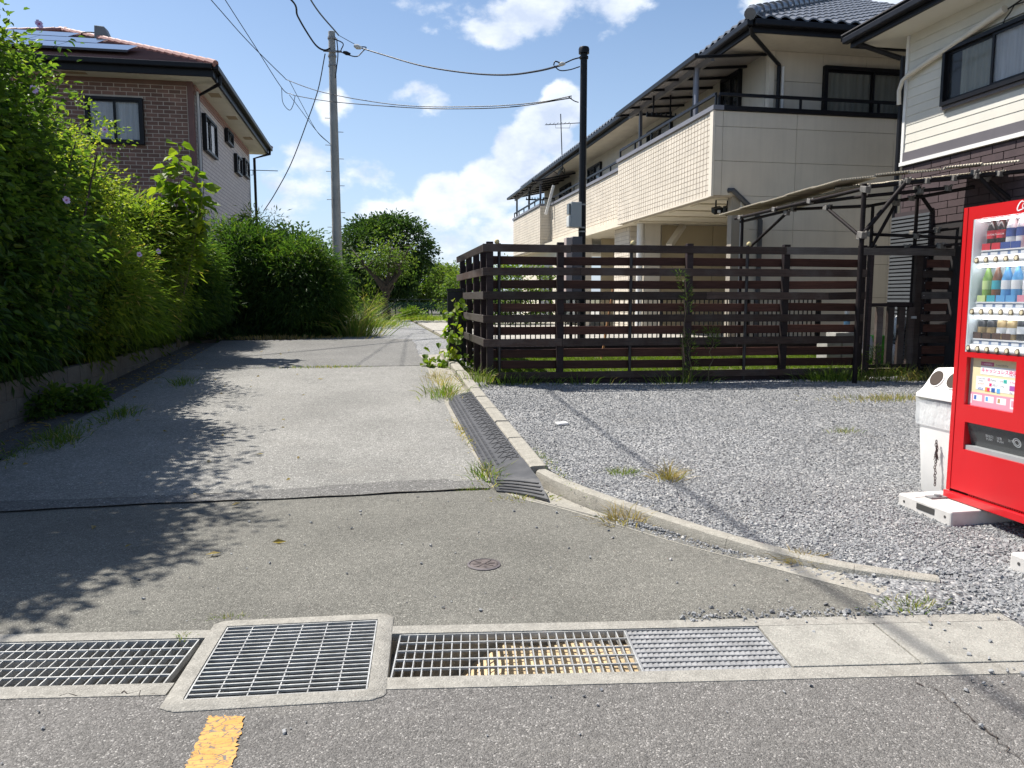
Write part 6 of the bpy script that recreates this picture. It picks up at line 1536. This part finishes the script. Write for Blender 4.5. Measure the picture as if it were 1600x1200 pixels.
# poster
m = MB(); vbox(m, PU0, PU1, PZ0, PZ1, -.040, -.030); m.build('poster_board', pm('poster_cream', (.70, .62, .38), .5, .05), vm); po = vm.children[-1]
TX, TY = Vector((0, -1, 0)), Vector((0, 0, 1))
def flat(u0, u1, z0, z1, mat, d, name='print'): return vbox(MB(), u0, u1, z0, z1, d, d + .0006).build(name, mat, po)
flat(PU0 + .002, PU0 + .022, PZ0, PZ1, pm('poster_edge', (.30, .31, .28), .4), -.0298); flat(PU0 + .012, PU1, PZ0, PZ0 + .085, pink, -.0297); flat(PU0 + .055, PU1 - .01, PZ0 + .105, PZ1 - .115, wl_, -.0297); flat(PU0 + .085, PU1 - .004, PZ1 - .10, PZ1 - .048, wl_, -.0297); flat(PU0 + .085, PU0 + .185, PZ1 - .045, PZ1 - .022, pm('poster_plum', (.42, .10, .18), .5), -.0296)
mag = pm('poster_magenta', (.66, .03, .16), .5, .03); dkt = pm('poster_dark', (.12, .12, .14), .5); vis = pm('poster_visa_blue', (.05, .14, .42), .5); org_ = pm('poster_orange', (.75, .30, .06), .5); prp = pm('poster_purple', (.36, .10, .36), .5); tq = pm('poster_turquoise', (.05, .45, .38), .5)
text('lettering', 'キャッシュレス決済', .0300, mag, po, vp(PU0 + .090, PZ1 - .085, -.0290), TX, TY, bold=.0006); text('lettering', 'がご利用', .022, mag, po, vp(PU0 + .300, PZ1 - .080, -.0289), TX, TY); text('lettering', 'いただけます', .0125, dkt, po, vp(PU0 + .300, PZ1 - .096, -.0289), TX, TY)
text('lettering', 'この自販機は', .0135, wl_, po, vp(PU0 + .092, PZ1 - .040, -.0289), TX, TY); text('lettering', 'Coke ON Pay', .0160, dkt, po, vp(PU0 + .20, PZ1 - .040, -.0289), TX, TY)
zr = PZ1 - .132
text('lettering', 'Coke ON', .0130, dkt, po, vp(PU0 + .070, zr, -.0289), TX, TY); text('lettering', 'Wallet', .0130, dkt, po, vp(PU0 + .074, zr - .014, -.0289), TX, TY)
flat(PU0 + .145, PU0 + .163, zr - .006, zr + .012, pink, -.0290); text('lettering', 'PayPay', .0155, dkt, po, vp(PU0 + .168, zr - .004, -.0289), TX, TY); text('lettering', 'LINE', .0130, dkt, po, vp(PU0 + .236, zr - .004, -.0289), TX, TY); flat(PU0 + .266, PU0 + .290, zr - .008, zr + .014, tq, -.0290); text('lettering', 'Pay', .0125, wl_, po, vp(PU0 + .268, zr - .001, -.0284), TX, TY); text('lettering', 'R Pay', .0160, mag, po, vp(PU0 + .312, zr - .004, -.0289), TX, TY)
zr -= .034
text('lettering', 'au PAY', .0165, org_, po, vp(PU0 + .070, zr, -.0289), TX, TY); flat(PU0 + .160, PU0 + .178, zr - .003, zr + .015, mag, -.0290); text('lettering', 'd払い', .0170, dkt, po, vp(PU0 + .184, zr, -.0289), TX, TY); text('lettering', 'J-Pay', .0150, dkt, po, vp(PU0 + .245, zr, -.0289), TX, TY); flat(PU0 + .312, PU0 + .350, zr - .014, zr + .016, prp, -.0290)
zr -= .030
text('lettering', 'VISA', .0220, vis, po, vp(PU0 + .070, zr - .004, -.0289), TX, TY, shear=.2, bold=.0004); flat(PU0 + .130, PU0 + .165, zr - .008, zr + .018, org_, -.0290); flat(PU0 + .146, PU0 + .165, zr - .004, zr + .014, mag, -.0287); flat(PU0 + .178, PU0 + .206, zr - .008, zr + .018, vis, -.0290); text('lettering', 'JCB', .0125, wl_, po, vp(PU0 + .181, zr, -.0284), TX, TY); flat(PU0 + .220, PU0 + .244, zr - .010, zr + .018, sky_, -.0290); text('lettering', 'Pay', .0145, dkt, po, vp(PU0 + .316, zr - .002, -.0289), TX, TY)
for k in range(3): flat(PU0 + .040 + k * .092, PU0 + .110 + k * .092, PZ0 + .032, PZ0 + .072, wl_, -.0292); flat(PU0 + .048 + k * .092, PU0 + .066 + k * .092, PZ0 + .040, PZ0 + .066, (vis, sky_, gold)[k], -.0288)
flat(PU0 + .325, PU0 + .370, PZ0 + .015, PZ0 + .076, wl_, -.0292); flat(PU0 + .333, PU0 + .362, PZ0 + .028, PZ0 + .066, pink, -.0288); flat(PU0 + .02, PU0 + .030, PZ0 + .012, PZ0 + .07, wl_, -.0292)
# collection slot
m = MB(); vbox(m, DU0, DU1, DZ0, DZ1, -.13, -.095); m.build('slot_back', pm('slot_dark', (.03, .032, .034), .4), vm)
m = MB(); m.add([vp(DU0 + .004, DZ1 - .002, -.012), vp(DU1 - .004, DZ1 - .002, -.012), vp(DU1 - .004, DZ0 + .03, -.055), vp(DU0 + .004, DZ0 + .03, -.055)], [(0, 3, 2, 1)]); m.add([vp(DU0 + .004, DZ1 - .002, -.016), vp(DU1 - .004, DZ1 - .002, -.016), vp(DU1 - .004, DZ0 + .03, -.059), vp(DU0 + .004, DZ0 + .03, -.059)], [(0, 1, 2, 3)]); m.build('slot_flap', glassmat('slot_flap', (.09, .095, .095), .35, .12), vm); fl = vm.children[-1]
m = MB(); vbox(m, DU0 + .001, DU1 - .001, DZ0 + .0005, DZ0 + .028, -.094, -.012); m.build('slot_sill', VGREY, vm)
nn = Vector((-.85, 0, .0)); upv = (vp(0, DZ1, -.012) - vp(0, DZ0 + .03, -.055)).normalized(); org0 = vp(DU0 + .14, DZ0 + .105, -.0345)
pale = pm('slot_print', (.50, .52, .52), .5)
for k, (w, hgt) in enumerate(((.07, .05), (.06, .04), (.065, .045))): text('lettering', ('取出口\nPUSH', '注意\nPUSH', 'おす')[k], .020, pale, fl, org0 + TX * (.085 * k) + Vector((-.002, 0, 0)), TX, upv)
m = MB(); c0 = org0 + TX * .235 + upv * .005 + Vector((-.003, 0, 0))
for r0, r1 in ((.030, .024), (.019, .014)):
    b = len(m.v)
    for k in range(24): t = k * math.pi / 12; d = TX * math.cos(t) + upv * math.sin(t); m.v += [tuple(c0 + d * r0), tuple(c0 + d * r1)]
    for k in range(24): a = b + 2 * k; c = b + 2 * ((k + 1) % 24); m.f.append((a, a + 1, c + 1, c))
m.build('print', pale, fl)
# logo on the header: flowing white script, cut by the picture edge
m = MB()
def stroke(pts, w):
    sp_ = spline(pts, 10); q = [vp(u, z, .0012) for u, z in sp_]; ws = [w * (.55 + .6 * math.sin(math.pi * i / (len(q) - 1))) for i in range(len(q))]
    for i in range(len(q) - 1):
        d = (q[i + 1] - q[i]).normalized(); s = Vector((1, 0, 0)).cross(d); m.quad(q[i] + s * ws[i] / 2, q[i + 1] + s * ws[i + 1] / 2, q[i + 1] - s * ws[i + 1] / 2, q[i] - s * ws[i] / 2)
L0, LZ = .405, 1.985
stroke([(L0 + .040, LZ + .022), (L0 + .030, LZ + .030), (L0 + .012, LZ + .018), (L0 + .0, LZ - .006), (L0 + .004, LZ - .022), (L0 + .022, LZ - .020), (L0 + .055, LZ - .012)], .008)
for k in range(3):
    u = L0 + .034 + k * .026; stroke([(u + .012, LZ + .010), (u + .004, LZ + .012), (u, LZ - .002), (u + .004, LZ - .013), (u + .013, LZ - .008), (u + .015, LZ + .004), (u + .011, LZ + .012), (u + .020, LZ + .004)], .005)
o = m.build('logo_script', wl_, vm)

# ------------------------------------------------------------------ bin, feet, chain
bn = thing('recycling_bin', (4.02, 4.62, .05), 'white plastic bottle bin with two round holes and a clear bag, beside the vending machine', 'bin')
BW_ = pm('bin_white', (.74, .73, .70), .5, .05, 5); cbx, cby = 4.06, 4.60; zg = lot_z(cbx, cby) - .01
def rbox(m, c, levels, r=.05, n=5):
    vs = []; fs = []; k = 4 * (n + 1)
    for (hx, hy, z, ox) in levels:
        for x, y in rrect(hx, hy, min(r, hx * .45, hy * .45), n): vs.append((c[0] + x + ox, c[1] + y, z))
    for i in range(len(levels) - 1):
        for j in range(k): fs.append((i * k + j, i * k + (j + 1) % k, (i + 1) * k + (j + 1) % k, (i + 1) * k + j))
    fs.append(tuple(range(k))[::-1]); fs.append(tuple(range((len(levels) - 1) * k, len(levels) * k))); return m.add(vs, fs)
rbox(MB(), (cbx, cby), [(.150, .170, zg, 0), (.160, .182, zg + .02, 0), (.178, .204, .40, 0), (.19, .216, .60, 0), (.192, .218, .72, 0)], .11, 8).build('body', BW_, bn, smooth=True)
rbox(MB(), (cbx, cby), [(.215, .240, .755, 0), (.215, .240, .775, 0), (.19, .22, .80, 0), (.175, .205, .825, 0), (.135, .165, .945, .02), (.12, .15, .96, .02)], .10, 8).build('lid', BW_, bn, smooth=True); lid = bn.children[-1]
dkh = pm('hole_dark', (.055, .04, .03), .9)
fx = lambda z: cbx - (.175 + (.115 - .175) * (z - .825) / .12)
for y in (cby + .065, cby - .095):
    z = .893; p = Vector((fx(z) - .004, y, z)); nrm_ = Vector((-.12, 0, .06)).normalized(); s_ = Vector((0, 1, 0)); t_ = nrm_.cross(s_)
    for rad, mat_, off, nm in ((.066, BW_, .0035, 'hole_rim'), (.056, dkh, .007, 'hole')):
        m = MB(); m.tube([p - nrm_ * .01, p + nrm_ * off], rad, 20); m.build(nm, mat_, lid, smooth=True)
# the same holes on the face towards the camera
for x in (cbx - .055 + .02, cbx + .095):
    z = .893; p = Vector((x, cby - .205 + .04 * (z - .825) / .12 - .004, z)); nrm_ = Vector((0, -.12, .04)).normalized()
    for rad, mat_, off, nm in ((.060, BW_, .0035, 'hole_rim'), (.051, dkh, .007, 'hole')):
        m = MB(); m.tube([p - nrm_ * .01, p + nrm_ * off], rad, 20); m.build(nm, mat_, lid, smooth=True)
BAG = NT('clear_bag'); BAG.fin((.78, .80, .81), .35, BAG.bump(BAG.noise(14, 4, .6, stretch=(1, 1, .5)), .8, .03)); _tp = BAG.n('ShaderNodeBsdfTransparent'); _mx = BAG.n('ShaderNodeMixShader'); _mx.inputs[0].default_value = .55; BAG.l(BAG.b.outputs[0], _mx.inputs[1]); BAG.l(_tp.outputs[0], _mx.inputs[2]); BAG.l(_mx.outputs[0], BAG.out.inputs[0])
rbox(MB(), (cbx, cby), [(.196, .222, .555, 0), (.203, .228, .60, 0), (.200, .226, .66, 0), (.206, .232, .754, 0)], .06).build('bag', BAG.m, bn, smooth=True)
ch = thing('hanging_chain', (3.86, 4.375, .3), 'short dark rusty chain and dried vine hanging on the bin by the vending machine', 'chain')
rg = random.Random(3); cm = pm('rusty_chain', (.06, .04, .035), .8, .3, 30)
cx0 = 3.855; cy0 = onx(1461, 735, cx0).y
for k in range(16):
    z = .46 - k * .020; x, y = cx0 + rg.gauss(0, .003), cy0 + rg.gauss(0, .004); a = k % 2
    MB().tube([(x + (.007 if a else 0) * math.cos(t), y + (0 if a else .007) * math.cos(t), z + .013 * math.sin(t)) for t in np.linspace(0, 6.283, 9)], .0028, 5, False).build('link', cm, ch)
m = MB()
for k in range(14):
    s = .47 - .10 * rg.random(); m.tube([(cx0, cy0, s), (cx0 + rg.gauss(0, .008), cy0 + rg.gauss(0, .012), s - .03 - .04 * rg.random())], .0022, 4)
m.build('dried_vine', pm('dried_vine', (.07, .04, .04), .9), ch)
PLB = pm('white_plastic_foot', (.55, .53, .50), .6, .1, 8, .2, 40, dirt=.25)
def foot(x0, x1, y0, y1, lab):
    z0 = lot_z(x0, y0) - .01; z1 = z0 + .105; t = thing('machine_foot', ((x0 + x1) / 2, (y0 + y1) / 2, z0), lab, 'support block', 'white blocks under the vending machine')
    MB().box(x0, x1, y0, y1, z0, z1).build('block', PLB, t, bevel=.012)
    MB().box(x0 - .003, x0 + .02, y0 + .14, y1 - .18, z0 + .045, z1 - .022).build('hand_slot', pm('slot_shadow', (.05, .048, .045), .8), t)
    MB().box(x0 + .02, x1 - .02, (y0 + y1) / 2 + .10, (y0 + y1) / 2 + .112, z1 - .004, z1 + .002).build('groove', pm('groove_dark', (.22, .21, .20), .8), t)
    m = MB(); m.box(x0 + .09, x1 - .05, y1 - .20, y1 - .14, z1 + .001, z1 + .012); m.lathe([(.022, z1 + .012), (.022, z1 + .024), (.010, z1 + .025)], (x0 + .16, y1 - .17, 0), 10); m.build('strap_bolt', GALVD, t)
    for yy in (y0 + .05, y1 - .06): MB().tube([(x0 - .002, yy, z0 + .06), (x0 + .01, yy, z0 + .06)], .009, 10).build('socket', pm('slot_shadow', (.05, .048, .045), .8), t)
foot(3.50, 4.25, 3.98, 4.46, 'white plastic foot block under the machine, next to the bin'); foot(3.33, 4.1, 2.9, 3.36, 'white plastic foot block apart from the bin, on the bare gravel')

# ------------------------------------------------------------------ far garden: trees, net fence
def tree(name, label, loc, h, cr, ncl, per, leafmat_, L, Wd, trunk_h, trunk_r, seed, cat='tree', group=None, lump=.3, spread=.35, nl=16, shell=.25, czf=.62, limbs=7):
    t = thing(name, loc, label, cat, group); rg = random.Random(seed); m = MB(); x, y, z = loc
    pts = [Vector((x, y, z - .1))]
    for i in range(1, 6): pts.append(Vector((x + rg.gauss(0, .06), y + rg.gauss(0, .06), z + trunk_h * i / 5)))
    m.tube(pts, [trunk_r * (1 - .4 * i / 5) for i in range(6)], 9); m.build('trunk', M_BARK, t, smooth=True)
    m = MB(); cz = z + h * czf
    for i in range(limbs):
        a = 6.283 * i / limbs + rg.random(); e = Vector((x + cr[0] * .8 * math.cos(a), y + cr[1] * .8 * math.sin(a), cz + cr[2] * rg.uniform(-.4, .7))); s = pts[-1 - (i % 2)]
        mid = s.lerp(e, .5) + Vector((rg.gauss(0, .15), rg.gauss(0, .15), .15)); m.tube([s, s.lerp(mid, .5), mid, mid.lerp(e, .5), e], [trunk_r * .5, trunk_r * .4, trunk_r * .28, trunk_r * .18, .02], 6)
        for k in range(3):
            q = mid.lerp(e, rg.random()); m.tube([q, q + Vector((rg.gauss(0, .4), rg.gauss(0, .4), rg.uniform(.0, .6)))], [trunk_r * .12, .008], 5)
    m.build('branch', M_BARK, t, smooth=True)
    crown('crown', t, leafmat_, (x, y, cz), cr, ncl, per, spread, L, Wd, True, .35, p=2.2, lump=lump, shell=shell, nl=nl)
    return t
def gp(px, py, Y): p = ony(px, py, Y); return p
c = gp(598, 400, 40); tree('broadleaf_tree', 'large dense dark green tree behind the net fence at the end of the lane', (c.x, 40, .55), 5.75, (2.25, 2.0, 2.6), 720, 30, L_TREE, .17, .10, 1.6, .18, 31, lump=.35, spread=.34, nl=26, shell=.2, czf=.50)
c = gp(603, 500, 31); tr = tree('persimmon_tree', 'small gnarled pruned tree with crooked dark trunk and sparse yellow-green leaves', (c.x, 31, .58), 3.3, (1.45, 1.1, .85), 120, 14, L_PERS, .13, .07, 1.30, .21, 32, lump=.5, spread=.24, nl=20, shell=.45, czf=.72, limbs=9)
for i, (px, Y, h, lab) in enumerate(((545, 44, 3.4, 'dark tree crown just left of the large tree, behind the pole'), (690, 45, 3.0, 'light green bushy tree between the big tree and the slat fence'), (455, 34, 4.6, 'dark tree top showing over the bamboo left of the pole'), (655, 46, 3.6, 'tree filling the gap right of the large dark tree'))):
    c = gp(px, 450, Y); tree('garden_tree', lab, (c.x, Y, .5), h, (1.5, 1.3, h * .46), 240, 26, L_TREE if i != 1 else L_PERS, .17, .09, h * .3, .10, 40 + i, lump=.4, spread=.34, nl=18, czf=.52)
def bush(name, label, c, r, n, mat, L, Wd, per=22, cat='bush', broad=True, seed=1, grp=None, sp=.2):
    t = thing(name, (c[0], c[1], c[2] - r[2] * .8), label, cat, grp); stems(t, (c[0], c[1], c[2] - r[2] * .9), 6, r[2] * 1.5, r[0] * .6, .015, M_TWIG, seed=seed)
    crown('foliage', t, mat, c, r, n, per, sp, L, Wd, broad, .2, lump=.4, shell=.35, zmin=c[2] - r[2] * .95); return t
for (px, Y, z, r, lab, mt) in ((570, 24.5, 1.15, (.5, .5, .62), 'pale reedy bush at the foot of the bamboo where the path begins', L_BAM), (740, 30, 1.7, (1.3, 1, 1.2), 'leafy bush behind the corner of the slat fence', L_PERS), (800, 27, 1.7, (1.4, 1, 1.1), 'green bush seen through the slat fence beside the apartment', L_PERS), (700, 38, 2.1, (1.1, 1, 1.2), 'light green shrub above the folded black gate', L_PERS), (642, 33, .72, (.5, .4, .22), 'small bright weed clump under the pruned tree', L_GRASS)):
    c = gp(px, 450, Y); bush('garden_bush', lab, (c.x, Y, z), r, int(150 * r[0]), mt, .12, .06 if mt is not L_BAM else .02, broad=mt is not L_BAM, seed=int(px))
net = thing('net_fence', (1.6, 34.5, .55), 'dark green net fence on posts closing the end of the lane', 'fence')
gn = pm('green_net', (.018, .055, .045), .8, .2, 4); gpst = pm('green_post', (.02, .035, .03), .6)
x0, x1 = gp(560, 480, 34.5).x, gp(712, 480, 34.5).x
def netm():
    t = NT('net_mesh'); t.fin((.016, .060, .048), .8); tp = t.n('ShaderNodeBsdfTransparent'); mx = t.n('ShaderNodeMixShader'); mx.inputs[0].default_value = .35
    t.l(t.b.outputs[0], mx.inputs[1]); t.l(tp.outputs[0], mx.inputs[2]); t.l(mx.outputs[0], t.out.inputs[0]); return t.m
m = MB(); k = 40; tz = 1.33
for i in range(k + 1):
    t = i / k; x = x0 + (x1 - x0) * t; y = 34.5 + .05 * math.sin(i * 1.9); m.v += [(x, y, .55), (x, y + .02, .95), (x, y, tz - .05 * abs(math.sin(i * .55)))]
for i in range(k): q = 3 * i; m.f += [(q, q + 3, q + 4, q + 1), (q + 1, q + 4, q + 5, q + 2)]
m.build('net', netm(), net)
for i in range(9): x = x0 + (x1 - x0) * i / 8; MB().box(x - .03, x + .03, 34.53, 34.59, .45, 1.46).build('post', gpst, net)
MB().box(x0, x1, 34.53, 34.56, 1.41, 1.45).build('top_rail', gpst, net)

# ------------------------------------------------------------------ weeds and dry grass
G1 = 'weeds along the kerb and gutter'; G2 = 'grass growing at the foot of the slat fence'
def gl_(x, y, dz=0.): return (x, y, g(y) + dz)
tuft('grass_tuft', 'dry straw clump in the gutter where the kerb curves', (1.62, 4.60, .0), 120, .16, (.09, .05), L_DRY, group=G1, w=.005, vb=.35, lean=1.2)
tuft('grass_tuft', 'green and straw tuft beside the foot of the rubber ramp', gl_(.90, 5.95), 170, .16, (.07, .13), L_GRASS, group=G1, w=.006, vb=.75, lean=1.)
tuft('grass_tuft', 'low dry fringe along the asphalt edge below the ramp', gl_(1.05, 5.30), 120, .05, (.12, .06), L_GRASS, group=G1, vb=.9, lean=1.3)
tuft('grass_tuft', 'dry tuft at the far end of the rubber ramp', gl_(.88, 9.65), 220, .26, (.13, .20), L_GRASS, group=G1, w=.007, vb=.75, lean=.9)
tuft('grass_tuft', 'straw fringe between asphalt and gutter beside the ramp', gl_(.86, 8.1), 260, .05, (.03, .9), L_DRY, group=G1, vb=.5, lean=1.3)
tuft('grass_tuft', 'dry fringe along the gutter near the slat fence corner', gl_(.95, 10.9), 260, .18, (.10, .6), L_DRY, group=G1, vb=.6, lean=1.)
tuft('grass_tuft', 'tall weeds climbing at the slat fence corner', gl_(1.45, 10.45, .05), 120, .30, (.12, .10), L_GRASS, group=G2, w=.007, vb=.7)
p = onz(972, 742, .06); tuft('grass_tuft', 'small green tuft growing in the gravel', (p.x, p.y, lot_z(p.x, p.y)), 170, .075, (.055, .04), L_GRASS, group='tufts in the gravel', w=.004, vb=.7)
p = onz(1043, 750, .06); tuft('grass_tuft', 'larger tuft with rusty straw stems growing in the gravel', (p.x, p.y, lot_z(p.x, p.y)), 130, .19, (.045, .03), L_DRY, group='tufts in the gravel', w=.005, vb=.55, lean=1.)
p = onz(1252, 870, .03); tuft('grass_tuft', 'rust-brown dead weed against the sunken kerb end', (p.x, p.y, .01), 110, .10, (.05, .03), L_DRY, group=G1, w=.004, vb=.2, lean=1.2)
p = onz(1425, 945, .01); tuft('grass_tuft', 'mossy patch of weed on the stony edge near the drain', (p.x, p.y, .015), 140, .04, (.09, .05), L_GRASS, group=G1, w=.004, vb=.85, lean=1.)
p = onz(1320, 676, .12); tuft('grass_tuft', 'thin flat weed in the middle of the gravel lot', (p.x, p.y, lot_z(p.x, p.y)), 90, .08, (.08, .04), L_GRASS, group='tufts in the gravel', w=.004, vb=.8)
tuft('grass_tuft', 'olive moss strip on the gravel side of the straight kerb', (1.41, 6.6, lot_z(1.41, 6.6) + .0), 520, .022, (.03, .75), L_GRASS, group=G1, w=.005, vb=.8, lean=1.2)
lab = ['grass below the first steel post of the slat fence', 'weeds below the second wide post of the slat fence', 'wiry weeds in the middle of the slat fence', 'thick green weeds left of the picket gate', 'weeds in front of the picket gate', 'dry grass right of the picket gate near the bin']
for i, (px, n, h_) in enumerate(((800, 170, .22), (900, 60, .20), (1060, 90, .26), (1300, 380, .30), (1385, 240, .30), (1460, 480, .26))):
    s = fs(px); q = FP(s, .16, 0); tuft('grass_tuft', lab[i], (q.x, q.y, lot_z(q.x, q.y) - .005), n, h_, (.30 if i > 2 else .28, .06), L_GRASS if i < 5 else L_DRY, group=G2, w=.007, vb=.45 if i < 4 else .75)
q = onz(1395, 610, .28); tuft('grass_tuft', 'broad yellowed grass patch on the gravel by the gate', (q.x, q.y, lot_z(q.x, q.y) - .01), 700, .12, (.5, .14), L_DRY, group=G2, w=.006, vb=.75)
tuft('grass_tuft', 'sun-lit grass strip on the path in front of the pruned tree', (.15, 26.5, .56), 1500, .22, (.45, 1.6), L_LAWN, group='grass beside the far path', w=.012, vb=.7); tuft('grass_tuft', 'sun-lit grass at the foot of the net fence', (2.0, 32.5, .56), 1300, .30, (.8, .8), L_LAWN, group='grass beside the far path', w=.014, vb=.8)
tuft('grass_tuft', 'yellow weeds in the lane at the edge of the darker asphalt', gl_(-.75, 12.45, .01), 260, .06, (.35, .05), L_GRASS, group='weeds in the lane', w=.007, vb=.8); tuft('grass_tuft', 'moss and weeds at the foot of the block wall', gl_(-3.02, 8.1, .0), 420, .10, (.10, .45), L_GRASS, group='weeds in the lane', w=.008, vb=.6, lean=1.1)
tuft('grass_tuft', 'dried leaf fringe where the lane meets the bamboo', gl_(-2.1, 17.2, .02), 380, .12, (.8, .10), L_DRY, group='weeds in the lane', w=.012, vb=.4); tuft('reed_tuft', 'tall pale reeds drooping at the corner of the bamboo clump', (-.42, 18.4, .56), 420, 1.15, (.25, .30), L_GRASS, 'reeds', w=.014, vb=.75, lean=.8)
tuft('grass_tuft', 'little tuft by the upper corner of the catch pit rim', (-.66, 3.50, .0), 60, .035, (.05, .012), L_GRASS, group=G1, w=.003, vb=.8); tuft('grass_tuft', 'little tuft between the long grate and the catch pit', (-.83, 3.33, .0), 40, .04, (.018, .015), L_GRASS, group=G1, w=.003, vb=.7)
tuft('grass_tuft', 'weed line along the seam of the apron beside the gutter', (.74, 5.60, .005), 110, .04, (.05, .012), L_GRASS, group=G1, w=.004, vb=.8)
# leafy vine at the fence corner, tall weeds before the fence
t = thing('vine', (1.42, 12.2, .4), 'round-leaved vine climbing the black gate and slat fence corner', 'vine')
P = []; D = []; m = MB(); rg = random.Random(8)
for (pts) in ([(706, 590), (712, 540), (708, 500), (712, 470)], [(690, 575), (715, 585), (740, 575), (745, 560)], [(716, 600), (728, 590), (722, 560)], [(660, 560), (680, 572), (700, 575)], [(705, 520), (700, 545), (705, 570)]):
    W_ = [ony(x, y, 12.5 - i * .1) for i, (x, y) in enumerate(pts)]; sp2 = [Vector(q) for q in spline([tuple(w) for w in W_], 6)]; m.tube(sp2, .006, 5)
    for q in sp2:
        for k in range(3): P.append(tuple(q + Vector((rg.gauss(0, .07), rg.gauss(0, .10), rg.gauss(0, .07))))); D.append((rg.gauss(0, .6), rg.gauss(-.4, .5), rg.uniform(-1, .1)))
m.build('stem', M_TWIG, t, smooth=True); n = len(P); leaves('leaf_spray', np.array(P), np.array(D), RNG.uniform(.08, .15, n), RNG.uniform(.08, .13, n), np.clip(RNG.normal(.45, .3, n), 0, 1), L_MUL, t, broad=True)['kind'] = 'stuff'
def weed(label, px, top, bot, d, seed, leafy=1.):
    s = fs(px); b = FP(s, d, .24); z1 = ony(px, top, b.y).z; t = thing('tall_weed', b, label, 'weed', 'tall weeds before the slat fence'); rg = random.Random(seed)
    pts = [b + Vector((rg.gauss(0, .01) * i, rg.gauss(0, .006) * i, (z1 - b.z) * i / 7)) for i in range(8)]; MB().tube(pts, [.008 * (1 - .7 * i / 7) for i in range(8)], 5).build('stem', M_TWIG, t)
    P = []; D = []; nn = int(190 * leafy)
    for k in range(nn):
        f = rg.random() ** .7 if leafy > 1 else .62 + .38 * rg.random(); i = min(int(f * 7), 6); q = pts[i].lerp(pts[i + 1], f * 7 - i); a = rg.uniform(0, 6.28); r = .03 + .10 * rg.random() * (1.15 - f * .7); P.append((q.x + r * math.cos(a), q.y + r * math.sin(a), q.z + rg.uniform(-.02, .06))); D.append((math.cos(a), math.sin(a), rg.uniform(.2, 1.4)))
    n = len(P); leaves('leaf_spray', np.array(P), np.array(D), RNG.uniform(.04, .09, n), RNG.uniform(.007, .013, n), np.clip(RNG.normal(.35, .2, n), 0, 1), L_GRASS, t)['kind'] = 'stuff'
weed('tall thin weed with a feathery top before the middle of the fence', 1062, 425, 600, .20, 1, .9); weed('leafy upright weed beside the tall feathery one', 1074, 520, 600, .18, 2, 1.2); weed('short weed right of the leafy one before the fence', 1104, 515, 600, .17, 3, .8); weed('bushy weed at the left gate post', 1361, 545, 600, .16, 4, 1.3)
# stray dead leaves and litter on the lane
n = 150; P = np.stack([RNG.uniform(-3.4, -.6, n), RNG.uniform(4.2, 15.5, n), np.zeros(n)], 1); P[:, 2] = np.array([g(y) for y in P[:, 1]]) + .012
P[:, 0] = np.where(RNG.uniform(size=n) < .65, RNG.normal(-3.2, .18, n), P[:, 0]); D = np.concatenate([RNG.normal(size=(n, 2)), RNG.normal(size=(n, 1)) * .1], 1)
tag(leaves('fallen_leaves', P, D, RNG.uniform(.04, .09, n), RNG.uniform(.015, .035, n), RNG.uniform(0, .6, n), L_DRY, None), 'scattered dead leaves on the shaded lane', 'leaves', kind='stuff')

# weeds at the foot of the block wall
labs = ['clump of grass at the wall foot opposite the rubber ramp', 'low grassy clump at the wall foot beside the lane seam', 'grass clump at the wall foot near the far end of the block wall', 'small weed at the wall foot near the road']
for i, (px, py, n, h_) in enumerate(((190, 650, 150, .16), (105, 690, 170, .12), (285, 600, 110, .16), (15, 715, 70, .10))):
    r = cray(px, py); t_ = (-S_ * Y0_ - H) / (r.z - S_ * r.y); q = EYE + r * t_
    tuft('grass_tuft', labs[i], (q.x, q.y, g(q.y) + .003), n, h_, (.07, .22), L_GRASS, group='weeds in the lane', w=.008, vb=.5, lean=1.1)
for i, (px, py, lab) in enumerate(((85, 648, 'broad-leaved weed sprawling at the wall foot, larger of two'), (150, 640, 'broad-leaved weed at the wall foot, smaller of two'))):
    r = cray(px, py); t_ = (-S_ * Y0_ - H) / (r.z - S_ * r.y); q = EYE + r * t_
    bush('ground_weed', lab, (q.x - .05, q.y, g(q.y) + .12), (.13 - .02 * i, .34 - .10 * i, .12), 30 - 10 * i, L_HIB, .085, .05, 16, 'weed', True, 70 + i, 'broad weeds by the wall', .10)
n = 260; P = np.stack([RNG.normal(-3.38, .13, n), RNG.uniform(5.5, 15.5, n), np.zeros(n)], 1); P[:, 2] = np.array([g(y) for y in P[:, 1]]) + .012
D = np.concatenate([RNG.normal(size=(n, 2)), RNG.normal(size=(n, 1)) * .12], 1)
tag(leaves('leaf_litter', P, D, RNG.uniform(.03, .09, n), RNG.uniform(.012, .03, n), RNG.uniform(0, .55, n), L_DRY, None), 'brown leaf litter in the dark strip below the block wall', 'leaves', kind='stuff')
